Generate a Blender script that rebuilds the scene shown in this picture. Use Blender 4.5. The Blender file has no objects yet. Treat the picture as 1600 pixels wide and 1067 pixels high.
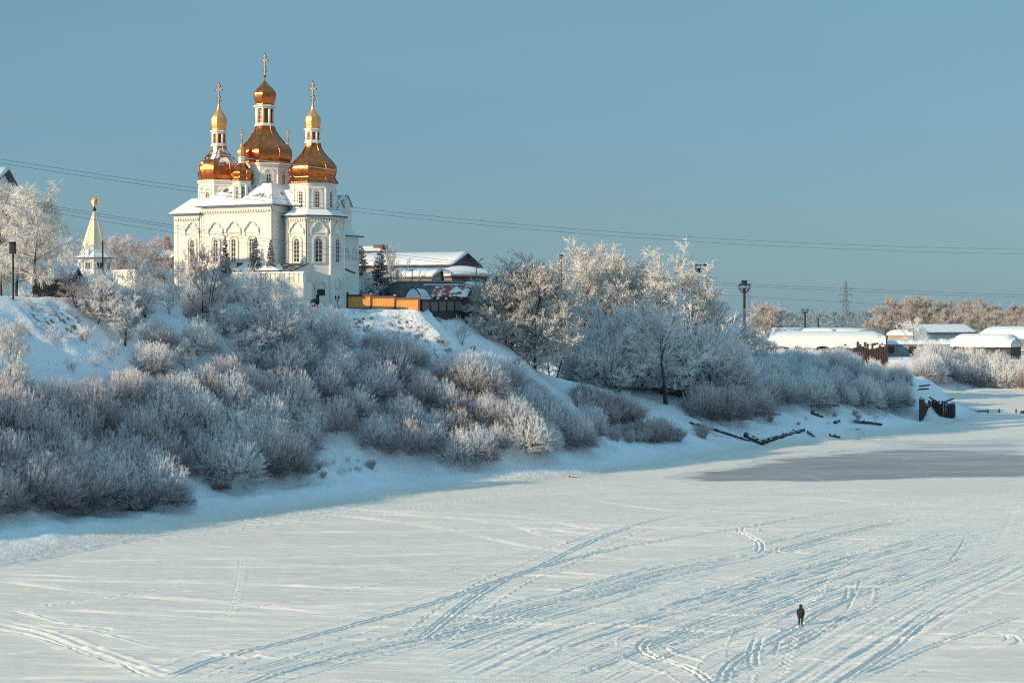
import bpy, math, random
import numpy as np
from mathutils import Matrix, Vector

random.seed(7)
RNG = np.random.default_rng(11)
R = math.radians
scene = bpy.context.scene
COL = scene.collection

# ------------------------------------------------------------------ survey
# the photograph was taken from a bridge, 26.7 m above the ice, 58.5 mm lens
CAM_H = 26.7
FPX = 2600.0
HORIZON = 488.0
PITCH = math.atan((533.5 - HORIZON) / FPX)
CP, SP = math.cos(PITCH), math.sin(PITCH)


def ray(px, py):
    t = (533.5 - py) / FPX
    return Vector(((px - 800.0) / FPX, CP + t * SP, -SP + t * CP))


def at(px, py, Y):
    """surveyed point: bearing and elevation angle at distance Y (metres north)"""
    d = ray(px, py)
    k = Y / d.y
    return Vector((d.x * k, Y, CAM_H + d.z * k))


def on_ice(px, py, z=0.0):
    d = ray(px, py)
    k = (z - CAM_H) / d.z
    return (d.x * k, d.y * k)


# ------------------------------------------------------------------ helpers
def setp(o, label=None, cat=None, group=None, kind=None):
    if label: o['label'] = label
    if cat: o['category'] = cat
    if group: o['group'] = group
    if kind: o['kind'] = kind
    return o


def thing(name, label, cat, loc=(0, 0, 0), rz=0.0, group=None):
    o = bpy.data.objects.new(name, None)
    o.empty_display_size = 0.5
    COL.objects.link(o)
    o.location = loc
    o.rotation_euler = (0, 0, rz)
    return setp(o, label, cat, group)


def new_obj(name, me, parent=None):
    o = bpy.data.objects.new(name, me)
    COL.objects.link(o)
    if parent is not None:
        o.parent = parent
    return o


def dup(root, loc, rz, scale=1.0, label=None, group=None):
    r = root.copy()
    COL.objects.link(r)
    r.location = loc
    r.rotation_euler = (0, 0, rz)
    r.scale = (scale, scale, scale) if not isinstance(scale, (tuple, list)) else scale
    if label: r['label'] = label
    if group: r['group'] = group
    for ch in list(root.children):
        c = ch.copy()
        COL.objects.link(c)
        c.parent = r
        for g in ch.children:
            d = g.copy()
            COL.objects.link(d)
            d.parent = c
    return r


class MB:
    """collects faces; build() links them as one mesh object"""

    def __init__(self):
        self.v = []; self.f = []; self.m = []; self.sm = []
        self.M = Matrix.Identity(4)

    def add(self, verts, faces, mat=0, smooth=False):
        o = len(self.v)
        for p in verts:
            q = self.M @ Vector(p)
            self.v.append((q.x, q.y, q.z))
        for f in faces:
            self.f.append(tuple(i + o for i in f))
            self.m.append(mat); self.sm.append(smooth)
        return self

    def box(self, c, s, mat=0, rz=0.0):
        x, y, z = s[0] / 2, s[1] / 2, s[2] / 2
        vs = [(-x, -y, -z), (x, -y, -z), (x, y, -z), (-x, y, -z), (-x, -y, z), (x, -y, z), (x, y, z), (-x, y, z)]
        if rz:
            c_, s_ = math.cos(rz), math.sin(rz)
            vs = [(a * c_ - b * s_, a * s_ + b * c_, d) for a, b, d in vs]
        vs = [(a + c[0], b + c[1], d + c[2]) for a, b, d in vs]
        return self.add(vs, [(0, 3, 2, 1), (4, 5, 6, 7), (0, 1, 5, 4), (1, 2, 6, 5), (2, 3, 7, 6), (3, 0, 4, 7)], mat)

    def box2(self, a, b, mat=0):
        return self.box([(a[i] + b[i]) / 2 for i in range(3)], [abs(b[i] - a[i]) for i in range(3)], mat)

    def prism(self, poly, z0, z1, mat=0, poly1=None):
        """poly: list of (x, y) ccw, extruded z0..z1 (poly1: other outline at the top)"""
        n = len(poly)
        p1 = poly1 or poly
        vs = [(x, y, z0) for x, y in poly] + [(x, y, z1) for x, y in p1]
        fs = [tuple(reversed(range(n))), tuple(range(n, 2 * n))]
        fs += [(i, (i + 1) % n, n + (i + 1) % n, n + i) for i in range(n)]
        return self.add(vs, fs, mat)

    def beam(self, a, b, w, h, mat=0):
        """rectangular bar from a to b, w wide, h high"""
        a, b = Vector(a), Vector(b)
        d = (b - a).normalized()
        s = d.cross(Vector((0, 0, 1)))
        if s.length < 1e-4: s = Vector((1, 0, 0))
        s.normalize()
        u = s.cross(d).normalized()
        s *= w / 2; u *= h / 2
        vs = [a - s - u, a + s - u, a + s + u, a - s + u, b - s - u, b + s - u, b + s + u, b - s + u]
        return self.add(vs, [(0, 1, 2, 3), (7, 6, 5, 4), (1, 0, 4, 5), (2, 1, 5, 6), (3, 2, 6, 7), (0, 3, 7, 4)], mat)

    def tube(self, pts, r, n=6, mat=0, cap=True, smooth=True):
        pts = [Vector(p) for p in pts]
        rr = r if isinstance(r, (list, tuple)) else [r] * len(pts)
        vs = []; fs = []
        for i, p in enumerate(pts):
            t = (pts[min(i + 1, len(pts) - 1)] - pts[max(i - 1, 0)]).normalized()
            ref = Vector((0, 0, 1)) if abs(t.z) < 0.9 else Vector((1, 0, 0))
            a = t.cross(ref).normalized(); b = t.cross(a).normalized()
            for k in range(n):
                an = 2 * math.pi * k / n
                vs.append(p + a * (math.cos(an) * rr[i]) + b * (math.sin(an) * rr[i]))
        for i in range(len(pts) - 1):
            for k in range(n):
                k2 = (k + 1) % n
                fs.append((i * n + k, i * n + k2, (i + 1) * n + k2, (i + 1) * n + k))
        self.add(vs, fs, mat, smooth)
        if cap:
            self.add(vs[:n], [tuple(range(n))], mat)
            self.add(vs[-n:], [tuple(reversed(range(n)))], mat)
        return self

    def facet_lathe(self, prof, n=8, rot=22.5, mat=0, cx=0.0, cy=0.0, smooth=True, sub=1):
        """n-sided lathe; every facet has its own vertices (crisp arrises). prof: (z, apothem)"""
        pr = []
        if sub > 1:
            P = [prof[0]] + list(prof) + [prof[-1]]
            for i in range(1, len(P) - 2):
                for k in range(sub):
                    t = k / sub
                    q = []
                    for j in range(2):
                        p0, p1, p2, p3 = P[i - 1][j], P[i][j], P[i + 1][j], P[i + 2][j]
                        q.append(0.5 * ((2 * p1) + (-p0 + p2) * t + (2 * p0 - 5 * p1 + 4 * p2 - p3) * t * t + (-p0 + 3 * p1 - 3 * p2 + p3) * t ** 3))
                    pr.append((q[0], max(q[1], 0.01)))
            pr.append(prof[-1])
        else:
            pr = list(prof)
        c = 1 / math.cos(math.pi / n)
        m = len(pr)
        for k in range(n):
            a0 = R(rot) + 2 * math.pi * k / n; a1 = a0 + 2 * math.pi / n
            vs = []
            for z, r in pr:
                vs.append((cx + r * c * math.cos(a0), cy + r * c * math.sin(a0), z))
                vs.append((cx + r * c * math.cos(a1), cy + r * c * math.sin(a1), z))
            self.add(vs, [(2 * i, 2 * i + 1, 2 * i + 3, 2 * i + 2) if pr[i + 1][0] >= pr[i][0] else (2 * i + 2, 2 * i + 3, 2 * i + 1, 2 * i) for i in range(m - 1)], mat, smooth)
        return self

    def lathe(self, prof, n=16, mat=0, cx=0.0, cy=0.0):
        vs = []; fs = []
        for z, r in prof:
            for k in range(n):
                a = 2 * math.pi * k / n
                vs.append((cx + r * math.cos(a), cy + r * math.sin(a), z))
        for i in range(len(prof) - 1):
            for k in range(n):
                k2 = (k + 1) % n
                fs.append((i * n + k, i * n + k2, (i + 1) * n + k2, (i + 1) * n + k))
        fs.append(tuple(reversed(range(n))))
        fs.append(tuple((len(prof) - 1) * n + k for k in range(n)))
        return self.add(vs, fs, mat, True)

    def build(self, name, mats, parent=None):
        me = bpy.data.meshes.new(name)
        me.from_pydata(self.v, [], self.f)
        for mt in (mats if isinstance(mats, (list, tuple)) else [mats]):
            me.materials.append(mt)
        me.polygons.foreach_set('material_index', self.m)
        me.polygons.foreach_set('use_smooth', self.sm)
        me.update()
        return new_obj(name, me, parent)


def np_mesh(name, verts, faces, mats, attrs=None, smooth=True, midx=None):
    """verts (N,3); faces (M,k) int array, k = 3 or 4"""
    me = bpy.data.meshes.new(name)
    n = len(verts); m, k = faces.shape
    me.vertices.add(n); me.loops.add(m * k); me.polygons.add(m)
    me.vertices.foreach_set('co', np.ascontiguousarray(verts, dtype=np.float32).ravel())
    me.loops.foreach_set('vertex_index', np.ascontiguousarray(faces, dtype=np.int32).ravel())
    me.polygons.foreach_set('loop_start', np.arange(0, m * k, k, dtype=np.int32))
    me.polygons.foreach_set('use_smooth', np.full(m, smooth, dtype=bool))
    for mt in (mats if isinstance(mats, (list, tuple)) else [mats]):
        me.materials.append(mt)
    if midx is not None:
        me.polygons.foreach_set('material_index', midx)
    for an, vals in (attrs or {}).items():
        a = me.attributes.new(an, 'FLOAT', 'POINT')
        a.data.foreach_set('value', np.ascontiguousarray(vals, dtype=np.float32))
    me.update(calc_edges=True)
    return me


# ------------------------------------------------------------------ materials
class Mat:
    def __init__(self, name):
        self.m = bpy.data.materials.new(name)
        self.m.use_nodes = True
        self.t = self.m.node_tree
        self.n = self.t.nodes
        self.b = self.n['Principled BSDF']

    def node(self, typ, **kw):
        nd = self.n.new(typ)
        for k, v in kw.items():
            if k.startswith('i_'):
                nd.inputs[k[2:].replace('_', ' ')].default_value = v
            else:
                setattr(nd, k, v)
        return nd

    def link(self, a, b): self.t.links.new(a, b)

    def coords(self, obj=True):
        if not hasattr(self, '_tc'): self._tc = self.node('ShaderNodeTexCoord')
        return self._tc.outputs['Object']

    def pos(self):
        if not hasattr(self, '_geo'): self._geo = self.node('ShaderNodeNewGeometry')
        return self._geo.outputs['Position']

    def normal(self):
        self.pos()
        return self._geo.outputs['Normal']

    def noise(self, scale, detail=4, rough=0.6, vec=None, stretch=None):
        nd = self.node('ShaderNodeTexNoise')
        nd.inputs['Scale'].default_value = scale
        nd.inputs['Detail'].default_value = detail
        nd.inputs['Roughness'].default_value = rough
        v = vec if vec is not None else self.coords()
        if stretch:
            mp = self.node('ShaderNodeMapping')
            mp.inputs['Scale'].default_value = stretch
            self.link(v, mp.inputs['Vector']); v = mp.outputs['Vector']
        self.link(v, nd.inputs['Vector'])
        return nd.outputs['Fac']

    def ramp(self, fac, stops):
        nd = self.node('ShaderNodeValToRGB')
        el = nd.color_ramp.elements
        while len(el) < len(stops): el.new(0.5)
        for e, (p, c) in zip(el, stops):
            e.position = p
            e.color = (c, c, c, 1) if isinstance(c, (int, float)) else (*c, 1)
        self.link(fac, nd.inputs['Fac'])
        return nd.outputs['Color']

    def mix(self, fac, a, b, mode='MIX'):
        nd = self.node('ShaderNodeMix', data_type='RGBA', blend_type=mode)
        for sock, val in ((nd.inputs['Factor'], fac), (nd.inputs[6], a), (nd.inputs[7], b)):
            if hasattr(val, 'links'): self.link(val, sock)
            elif isinstance(val, (int, float)):
                sock.default_value = val if sock.type == 'VALUE' else (val, val, val, 1)
            else: sock.default_value = (*val, 1)
        return nd.outputs[2]

    def math(self, op, a, b=0.0, clamp=False):
        nd = self.node('ShaderNodeMath', operation=op, use_clamp=clamp)
        for i, v in enumerate((a, b)):
            if hasattr(v, 'links'): self.link(v, nd.inputs[i])
            else: nd.inputs[i].default_value = v
        return nd.outputs[0]

    def attr(self, name):
        nd = self.node('ShaderNodeAttribute', attribute_name=name)
        return nd.outputs['Fac']

    def sep(self, v):
        nd = self.node('ShaderNodeSeparateXYZ')
        self.link(v, nd.inputs[0])
        return nd.outputs

    def objrand(self):
        return self.node('ShaderNodeObjectInfo').outputs['Random']

    def bump(self, h, strength=0.4, dist=0.05, prev=None):
        nd = self.node('ShaderNodeBump')
        nd.inputs['Strength'].default_value = strength
        nd.inputs['Distance'].default_value = dist
        self.link(h, nd.inputs['Height'])
        if prev is not None: self.link(prev, nd.inputs['Normal'])
        return nd.outputs['Normal']

    def out(self, color=None, rough=None, metal=None, normal=None, spec=None):
        for nm, v in (('Base Color', color), ('Roughness', rough), ('Metallic', metal), ('Normal', normal), ('Specular IOR Level', spec)):
            if v is None: continue
            s = self.b.inputs[nm]
            if hasattr(v, 'links'): self.link(v, s)
            elif isinstance(v, (int, float)): s.default_value = v
            else: s.default_value = (*v, 1)
        return self.m


TRANS = 0.0
SNOW = (0.80, 0.815, 0.83)


def m_plain(name, col, rough=0.7, metal=0.0, var=0.25, scale=3.0, bump=0.15, snow=0.0):
    k = Mat(name)
    n = k.noise(scale, 5)
    dark = tuple(c * (1 - var) for c in col); light = tuple(min(1, c * (1 + var)) for c in col)
    c = k.ramp(n, [(0.3, dark), (0.7, light)])
    if snow > 0:   # hoar frost / thin snow lying on upward faces
        nz = k.sep(k.normal())[2]
        f = k.math('MULTIPLY', k.ramp(nz, [(0.25, 0.0), (0.6, 1.0)]), k.ramp(k.noise(1.1, 5), [(0.62 - snow * 0.6, 0.0), (0.70 - snow * 0.6, 1.0)]))
        c = k.mix(f, c, SNOW)
    return k.out(color=c, rough=rough, metal=metal, normal=k.bump(n, bump, 0.05))


M = {}


def make_materials():
    # snow lying on roofs, ledges
    k = Mat('snow_cover')
    n1 = k.noise(0.35, 4); n2 = k.noise(4.0, 5)
    M['snow'] = k.out(color=k.ramp(n1, [(0.3, (0.70, 0.72, 0.74)), (0.7, (0.78, 0.78, 0.785))]), rough=0.85,
                      normal=k.bump(n2, 0.25, 0.12), spec=0.15)
    # terrain snow with bare earth and fine relief
    k = Mat('bank_snow')
    p = k.pos()
    n1 = k.noise(0.06, 5, 0.6, p); n2 = k.noise(0.9, 6, 0.65, p); n3 = k.noise(5.0, 4, 0.6, p)
    base = k.ramp(n1, [(0.3, (0.80, 0.83, 0.86)), (0.7, (0.87, 0.88, 0.89))])
    earth = k.ramp(n2, [(0.3, (0.09, 0.055, 0.04)), (0.7, (0.23, 0.15, 0.10))])
    ef = k.math('MULTIPLY', k.attr('earth'), k.ramp(k.noise(0.9, 6, 0.75, p), [(0.50, 0.0), (0.57, 1.0)]))
    zz = k.math('ADD', k.sep(p)[2], k.math('MULTIPLY', n2, 1.2))
    base = k.mix(k.ramp(k.math('MULTIPLY', zz, 0.4), [(0.28, 0.0), (0.75, 1.0)]), (0.725, 0.66, 0.60), base)
    c = k.mix(ef, base, earth)
    b1 = k.bump(n2, 0.8, 0.45); b2 = k.bump(n3, 0.5, 0.12, b1)
    M['bank'] = k.out(color=c, rough=0.88, normal=b2, spec=0.12)
    # ice sheet under wind-packed snow
    k = Mat('river_snow')
    p = k.pos()
    n1 = k.noise(0.05, 5, 0.6, p, (0.35, 1.0, 1.0)); n2 = k.noise(1.0, 6, 0.62, p, (0.45, 1.5, 1.0)); n3 = k.noise(5.0, 5, 0.65, p)
    base = k.ramp(n1, [(0.3, (0.69, 0.625, 0.57)), (0.7, (0.76, 0.69, 0.63))])
    base = k.mix(k.math('MULTIPLY', k.attr('track'), 0.55), base, (0.84, 0.775, 0.71))
    ch = k.attr('churn')
    b1 = k.bump(n2, 0.42, 0.12)
    bn = k.node('ShaderNodeBump'); bn.inputs['Distance'].default_value = 0.09
    k.link(n3, bn.inputs['Height']); k.link(k.math('ADD', k.math('MULTIPLY', ch, 0.42), 0.17), bn.inputs['Strength']); k.link(b1, bn.inputs['Normal'])
    M['ice_snow'] = k.out(color=base, rough=0.82, normal=bn.outputs['Normal'], spec=0.2)
    # bare grey ice
    k = Mat('thin_ice')
    p = k.pos()
    n1 = k.noise(0.22, 6, 0.65, p, (0.12, 1.0, 1.0)); n2 = k.noise(0.09, 5, 0.6, p, (0.25, 1.2, 1.0))
    wet = k.attr('wet')
    c = k.ramp(n2, [(0.30, (0.225, 0.205, 0.205)), (0.52, (0.34, 0.305, 0.285)), (0.75, (0.46, 0.415, 0.375))])
    vo = k.node('ShaderNodeTexVoronoi', feature='DISTANCE_TO_EDGE'); vo.inputs['Scale'].default_value = 0.09
    mp = k.node('ShaderNodeMapping'); mp.inputs['Scale'].default_value = (0.45, 1.0, 1.0)
    k.link(p, mp.inputs['Vector']); k.link(mp.outputs['Vector'], vo.inputs['Vector'])
    crack = k.ramp(vo.outputs['Distance'], [(0.0, 1.0), (0.02, 0.0)])
    c = k.mix(k.math('MULTIPLY', crack, 0.45), c, (0.62, 0.62, 0.63))
    drift = k.math('SUBTRACT', k.math('ADD', n1, k.math('MULTIPLY', k.noise(0.05, 6, 0.7, p, (0.3, 1.6, 1.0)), 0.75)), k.math('MULTIPLY', wet, 0.85))
    c = k.mix(k.ramp(drift, [(0.30, 0.0), (0.42, 0.55), (0.55, 1.0)]), c, (0.70, 0.655, 0.61))
    M['thin_ice'] = k.out(color=c, rough=0.42, spec=0.35, normal=k.bump(k.noise(2.0, 4, 0.6, p, (0.3, 1, 1)), 0.12, 0.05))
    # far plain
    k = Mat('far_plain')
    p = k.pos()
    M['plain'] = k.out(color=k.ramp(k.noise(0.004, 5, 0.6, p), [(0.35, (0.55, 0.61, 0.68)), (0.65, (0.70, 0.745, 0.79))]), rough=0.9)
    # church plaster (lime white, slightly warm), dirt under the eaves
    k = Mat('lime_plaster')
    n1 = k.noise(0.25, 6, 0.65); n2 = k.noise(1.5, 6, 0.7, None, (1, 1, 0.25))
    c = k.ramp(n1, [(0.3, (0.76, 0.715, 0.65)), (0.7, (0.84, 0.80, 0.735))])
    c = k.mix(k.ramp(n2, [(0.56, 0.0), (0.80, 0.45)]), c, (0.52, 0.49, 0.44))
    M['plaster'] = k.out(color=c, rough=0.9, normal=k.bump(n2, 0.12, 0.05), spec=0.1)
    # gilded copper
    for nm, lo, hi in (('gold', 0.70, 0.80), ('gold_snowy', 0.50, 0.56)):
        k = Mat(nm)
        n1 = k.noise(1.3, 5)
        oc = k.sep(k.coords())
        wv = k.node('ShaderNodeTexWave', wave_type='BANDS', bands_direction='Z')
        wv.inputs['Scale'].default_value = 1.1; wv.inputs['Distortion'].default_value = 0.6
        k.link(k.coords(), wv.inputs['Vector'])
        c = k.ramp(n1, [(0.3, (0.36, 0.100, 0.032)), (0.7, (0.66, 0.20, 0.058))])
        nz = k.sep(k.normal())[2]
        sn = k.math('MULTIPLY', k.ramp(nz, [(0.18, 0.0), (0.5, 1.0)]), k.ramp(k.noise(0.55, 5, 0.6), [(lo, 0.0), (hi - 0.02, 1.0)]))
        c = k.mix(sn, c, SNOW)
        k.out(color=c, rough=k.math('ADD', k.math('MULTIPLY', sn, 0.5), k.math('ADD', k.math('MULTIPLY', n1, 0.22), 0.10)),
              metal=k.math('SUBTRACT', 0.93, k.math('MULTIPLY', sn, 0.93)),
              normal=k.bump(wv.outputs['Fac'], 0.10, 0.05, k.bump(k.noise(2.2, 3), 0.10, 0.08)))
        M[nm] = k.m
    M['pale_gold'] = m_plain('pale_gold', (0.88, 0.41, 0.16), 0.45, 0.8, 0.12, 3.0, 0.1)
    M['dark_lattice'] = m_plain('lantern_lattice', (0.22, 0.09, 0.03), 0.5, 0.5, 0.3)
    M['iron'] = m_plain('dark_iron', (0.035, 0.035, 0.042), 0.6, 0.4, 0.3)
    M['steel'] = m_plain('grey_steel', (0.16, 0.17, 0.19), 0.5, 0.5, 0.2)
    M['cross'] = m_plain('cross_metal', (0.16, 0.13, 0.10), 0.5, 0.6, 0.2)
    # window glass
    k = Mat('window_glass')
    M['glass'] = k.out(color=k.ramp(k.noise(2.0), [(0.3, (0.02, 0.025, 0.035)), (0.7, (0.06, 0.07, 0.09))]), rough=0.15)
    M['muntin'] = m_plain('window_bars', (0.62, 0.60, 0.56), 0.7, 0, 0.1)
    # metal roof half covered by snow
    k = Mat('roof_snow_patchy')
    n = k.noise(0.38, 6, 0.62)
    f = k.ramp(n, [(0.36, 0.0), (0.40, 1.0)])
    wv = k.node('ShaderNodeTexWave', wave_type='BANDS', bands_direction='X')
    wv.inputs['Scale'].default_value = 0.9
    k.link(k.coords(), wv.inputs['Vector'])
    dark = k.mix(wv.outputs['Fac'], (0.055, 0.06, 0.09), (0.10, 0.105, 0.14))
    M['roof_patchy'] = k.out(color=k.mix(f, dark, SNOW), rough=0.8, normal=k.bump(f, 0.8, 0.25, k.bump(wv.outputs['Fac'], 0.3, 0.1)))
    M['roof_metal'] = m_plain('bare_metal_roof', (0.105, 0.085, 0.085), 0.55, 0.2, 0.2, 2.0, 0.1, snow=0.12)
    M['eave'] = m_plain('eave_edge', (0.06, 0.065, 0.095), 0.6, 0.2, 0.25)
    # boards
    def boards(name, col, axis='X', freq=2.2, snow=0.0):
        k = Mat(name)
        wv = k.node('ShaderNodeTexWave', wave_type='BANDS', bands_direction=axis, wave_profile='SAW')
        wv.inputs['Scale'].default_value = freq; wv.inputs['Distortion'].default_value = 0.0
        k.link(k.coords(), wv.inputs['Vector'])
        n = k.noise(1.2, 5, 0.6, None, (6, 6, 0.4)); n2 = k.noise(9.0, 4, 0.6, None, (3, 3, 0.15))
        c = k.ramp(k.math('ADD', k.math('MULTIPLY', n, 0.6), k.math('MULTIPLY', n2, 0.4)), [(0.32, tuple(x * 0.45 for x in col)), (0.68, tuple(min(1, x * 1.35) for x in col))])
        gap = k.ramp(wv.outputs['Fac'], [(0.0, 0.0), (0.07, 1.0)])
        c = k.mix(gap, tuple(x * 0.25 for x in col), c)
        if snow:
            nz = k.sep(k.normal())[2]
            c = k.mix(k.ramp(nz, [(0.3, 0.0), (0.6, 1.0)]), c, SNOW)
        return k.out(color=c, rough=0.75, normal=k.bump(gap, 0.4, 0.03))
    M['planks'] = boards('golden_planks', (0.74, 0.335, 0.09), 'X', 1.1)
    M['tent_boards'] = m_plain('pale_tent_boards', (0.80, 0.67, 0.50), 0.8, 0, 0.07, 1.2, 0.08)
    M['old_timber'] = boards('old_timber', (0.052, 0.032, 0.034), 'X', 0.7, 1.0)
    M['brown_frame'] = m_plain('brown_frame', (0.12, 0.042, 0.028), 0.6, 0, 0.25)
    # brick and concrete
    def brick(name, col, snow=0):
        k = Mat(name)
        bt = k.node('ShaderNodeTexBrick')
        bt.inputs['Color1'].default_value = (*col, 1); bt.inputs['Color2'].default_value = (*[x * 0.72 for x in col], 1)
        bt.inputs['Mortar'].default_value = (0.28, 0.25, 0.23, 1)
        bt.inputs['Scale'].default_value = 1.6
        mp = k.node('ShaderNodeMapping'); mp.inputs['Rotation'].default_value = (R(90), 0, 0)
        k.link(k.coords(), mp.inputs['Vector']); k.link(mp.outputs['Vector'], bt.inputs['Vector'])
        c = k.mix(k.ramp(k.noise(0.5, 5), [(0.4, 0.0), (0.75, 0.5)]), bt.outputs['Color'], tuple(x * 0.5 for x in col))
        return k.out(color=c, rough=0.9)
    M['red_brick'] = brick('red_brick', (0.24, 0.085, 0.055))
    M['yellow_brick'] = brick('yellow_brick', (0.46, 0.35, 0.20))
    M['dark_brick'] = brick('dark_gable_brick', (0.085, 0.058, 0.055))
    M['concrete'] = m_plain('grey_concrete', (0.24, 0.23, 0.215), 0.9, 0, 0.3, 0.6)
    M['blue_paint'] = m_plain('faded_blue_wall', (0.20, 0.27, 0.32), 0.8, 0, 0.2, 1.0)
    M['red_paint'] = m_plain('red_roof_paint', (0.36, 0.05, 0.03), 0.6, 0, 0.2, 1.0)
    k = Mat('red_roof_snow')
    n = k.noise(0.55, 6, 0.65)
    M['red_roof'] = k.out(color=k.mix(k.ramp(n, [(0.47, 0.0), (0.51, 1.0)]), (0.35, 0.06, 0.03), SNOW), rough=0.7)
    M['white_paint'] = m_plain('white_paint', (0.72, 0.71, 0.68), 0.7, 0, 0.08)
    M['fence_grey'] = m_plain('grey_fence_panel', (0.15, 0.125, 0.125), 0.8, 0, 0.25, 2.0)
    M['grey_roof'] = m_plain('frosty_grey_roof', (0.30, 0.31, 0.33), 0.8, 0, 0.25, 1.0, snow=0.35)
    M['log'] = m_plain('wet_log', (0.045, 0.033, 0.032), 0.8, 0, 0.4, 2.0, 0.3, snow=0.42)
    M['driftwood'] = m_plain('dark_driftwood', (0.055, 0.036, 0.034), 0.85, 0, 0.4, 2.0, 0.3, snow=0.2)
    # clothing
    M['coat'] = m_plain('dark_coat_cloth', (0.016, 0.014, 0.028), 0.85, 0, 0.4, 12.0, 0.3)
    M['trouser'] = m_plain('dark_trouser_cloth', (0.010, 0.010, 0.014), 0.9, 0, 0.4, 12.0, 0.3)
    M['fur'] = m_plain('hood_fur', (0.035, 0.028, 0.025), 0.95, 0, 0.4, 25.0, 0.6)
    M['boot'] = m_plain('boot_leather', (0.008, 0.008, 0.009), 0.5, 0, 0.3, 8.0, 0.2)
    M['skin'] = m_plain('winter_skin', (0.50, 0.30, 0.22), 0.6, 0, 0.08, 8.0, 0.1)
    M['reflector'] = m_plain('pale_badge', (0.7, 0.68, 0.66), 0.5, 0, 0.05)
    M['red_cloth'] = m_plain('dull_red', (0.30, 0.04, 0.035), 0.8, 0, 0.3)
    # frosted twigs: bark inside, hoar outside
    def frost(name, bark, hoar, var, trans=0.35):
        k = Mat(name)
        f = k.attr('frost')
        r = k.objrand()
        hz = k.mix(r, tuple(c * (1 - var) for c in hoar), hoar)
        bk = k.mix(r, bark, tuple(min(1, c * 1.4) for c in bark))
        p = k.pos()
        fac = k.math('MULTIPLY', k.math('MULTIPLY', f, 1.45, True), k.ramp(k.noise(0.40, 3, 0.6, p), [(0.30, 0.78), (0.52, 1.0)]), True)
        c = k.mix(fac, bk, hz)
        k.out(color=c, rough=0.95, spec=0.02)
        tb = k.node('ShaderNodeBsdfTranslucent')
        k.link(c, tb.inputs['Color'])
        mx = k.node('ShaderNodeMixShader'); mx.inputs[0].default_value = TRANS
        k.link(k.b.outputs[0], mx.inputs[1]); k.link(tb.outputs[0], mx.inputs[2])
        k.link(mx.outputs[0], k.n['Material Output'].inputs['Surface'])
        return k.m
    M['frost'] = frost('hoarfrost_twigs', (0.13, 0.10, 0.10), (0.97, 0.965, 0.96), 0.05)
    M['frost_cream'] = frost('hoarfrost_cream', (0.16, 0.115, 0.10), (0.93, 0.90, 0.87), 0.06)
    M['frost_dim'] = frost('willow_twigs_hoar', (0.16, 0.12, 0.135), (0.93, 0.92, 0.95), 0.07)
    M['frost_brown'] = frost('brown_twigs_hoar', (0.20, 0.135, 0.13), (0.88, 0.82, 0.83), 0.10)
    M['frost_warm'] = frost('leafy_oak_hoar', (0.22, 0.13, 0.09), (0.87, 0.81, 0.765), 0.05)
    M['frost_far'] = frost('far_woods_haze_tint_hoar', (0.28, 0.235, 0.22), (0.59, 0.53, 0.49), 0.10)  # distance haze painted in: bark lightened, contrast with the hoar lowered
    M['frost_haze_tint'] = frost('far_haze_hoar', (0.26, 0.35, 0.40), (0.36, 0.46, 0.52), 0.08)  # air haze painted into bark and hoar, both pulled towards the sky colour
    M['spruce'] = frost('spruce_needles', (0.035, 0.052, 0.055), (0.55, 0.60, 0.66), 0.15, 0.1)
    M['bark'] = m_plain('dark_bark', (0.085, 0.068, 0.066), 0.95, 0, 0.35, 3.0, 0.5, snow=0.35)
    M['dry_grass'] = m_plain('dry_grass_blades', (0.20, 0.16, 0.14), 0.95, 0, 0.4, 0.7)
    M['hills'] = m_plain('haze_tinted_hills', (0.25, 0.32, 0.39), 0.95, 0, 0.08, 0.004, 0)  # blue of the distant air put into the base colour


make_materials()

# ------------------------------------------------------------------ value noise
def vnoise(x, y, seed=0, octs=4, scale=1.0, gain=0.5):
    out = np.zeros_like(x, dtype=np.float64); amp = 1.0; tot = 0
    fx = x * scale; fy = y * scale
    for o in range(octs):
        xi = np.floor(fx).astype(np.int64); yi = np.floor(fy).astype(np.int64)
        u = fx - xi; v = fy - yi
        u = u * u * (3 - 2 * u); v = v * v * (3 - 2 * v)
        def h(a, b):
            n = (a * 374761393 + b * 668265263 + (seed + o * 17) * 1442695041) & 0x7fffffff
            n = ((n ^ (n >> 13)) * 1274126177) & 0x7fffffff
            return ((n ^ (n >> 16)) & 0xffff) / 65535.0
        a = h(xi, yi) * (1 - u) + h(xi + 1, yi) * u
        b = h(xi, yi + 1) * (1 - u) + h(xi + 1, yi + 1) * u
        out += amp * (a * (1 - v) + b * v - 0.5); tot += amp
        amp *= gain; fx = fx * 2.03 + 11.3; fy = fy * 2.03 + 5.7
    return out / tot


# ------------------------------------------------------------------ shoreline
SHORE = np.array([(-240, -40), (-175, 20), (-112, 95), (-78, 140), (-54.5, 177), (-43.8, 200), (-29.9, 222.5), (-14.1, 244.4),
                  (10.4, 270), (29.6, 296.7), (47.8, 327), (68, 347), (95, 382), (113, 413), (124, 440), (118, 480), (136, 525),
                  (170, 560), (215, 578), (300, 600), (520, 640)], dtype=float)
_seg = SHORE[1:] - SHORE[:-1]
_len = np.linalg.norm(_seg, axis=1)
_cum = np.concatenate([[0], np.cumsum(_len)])
# arc length is counted so that s = 0 at (-54.5, 177)
S0 = _cum[4]


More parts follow.
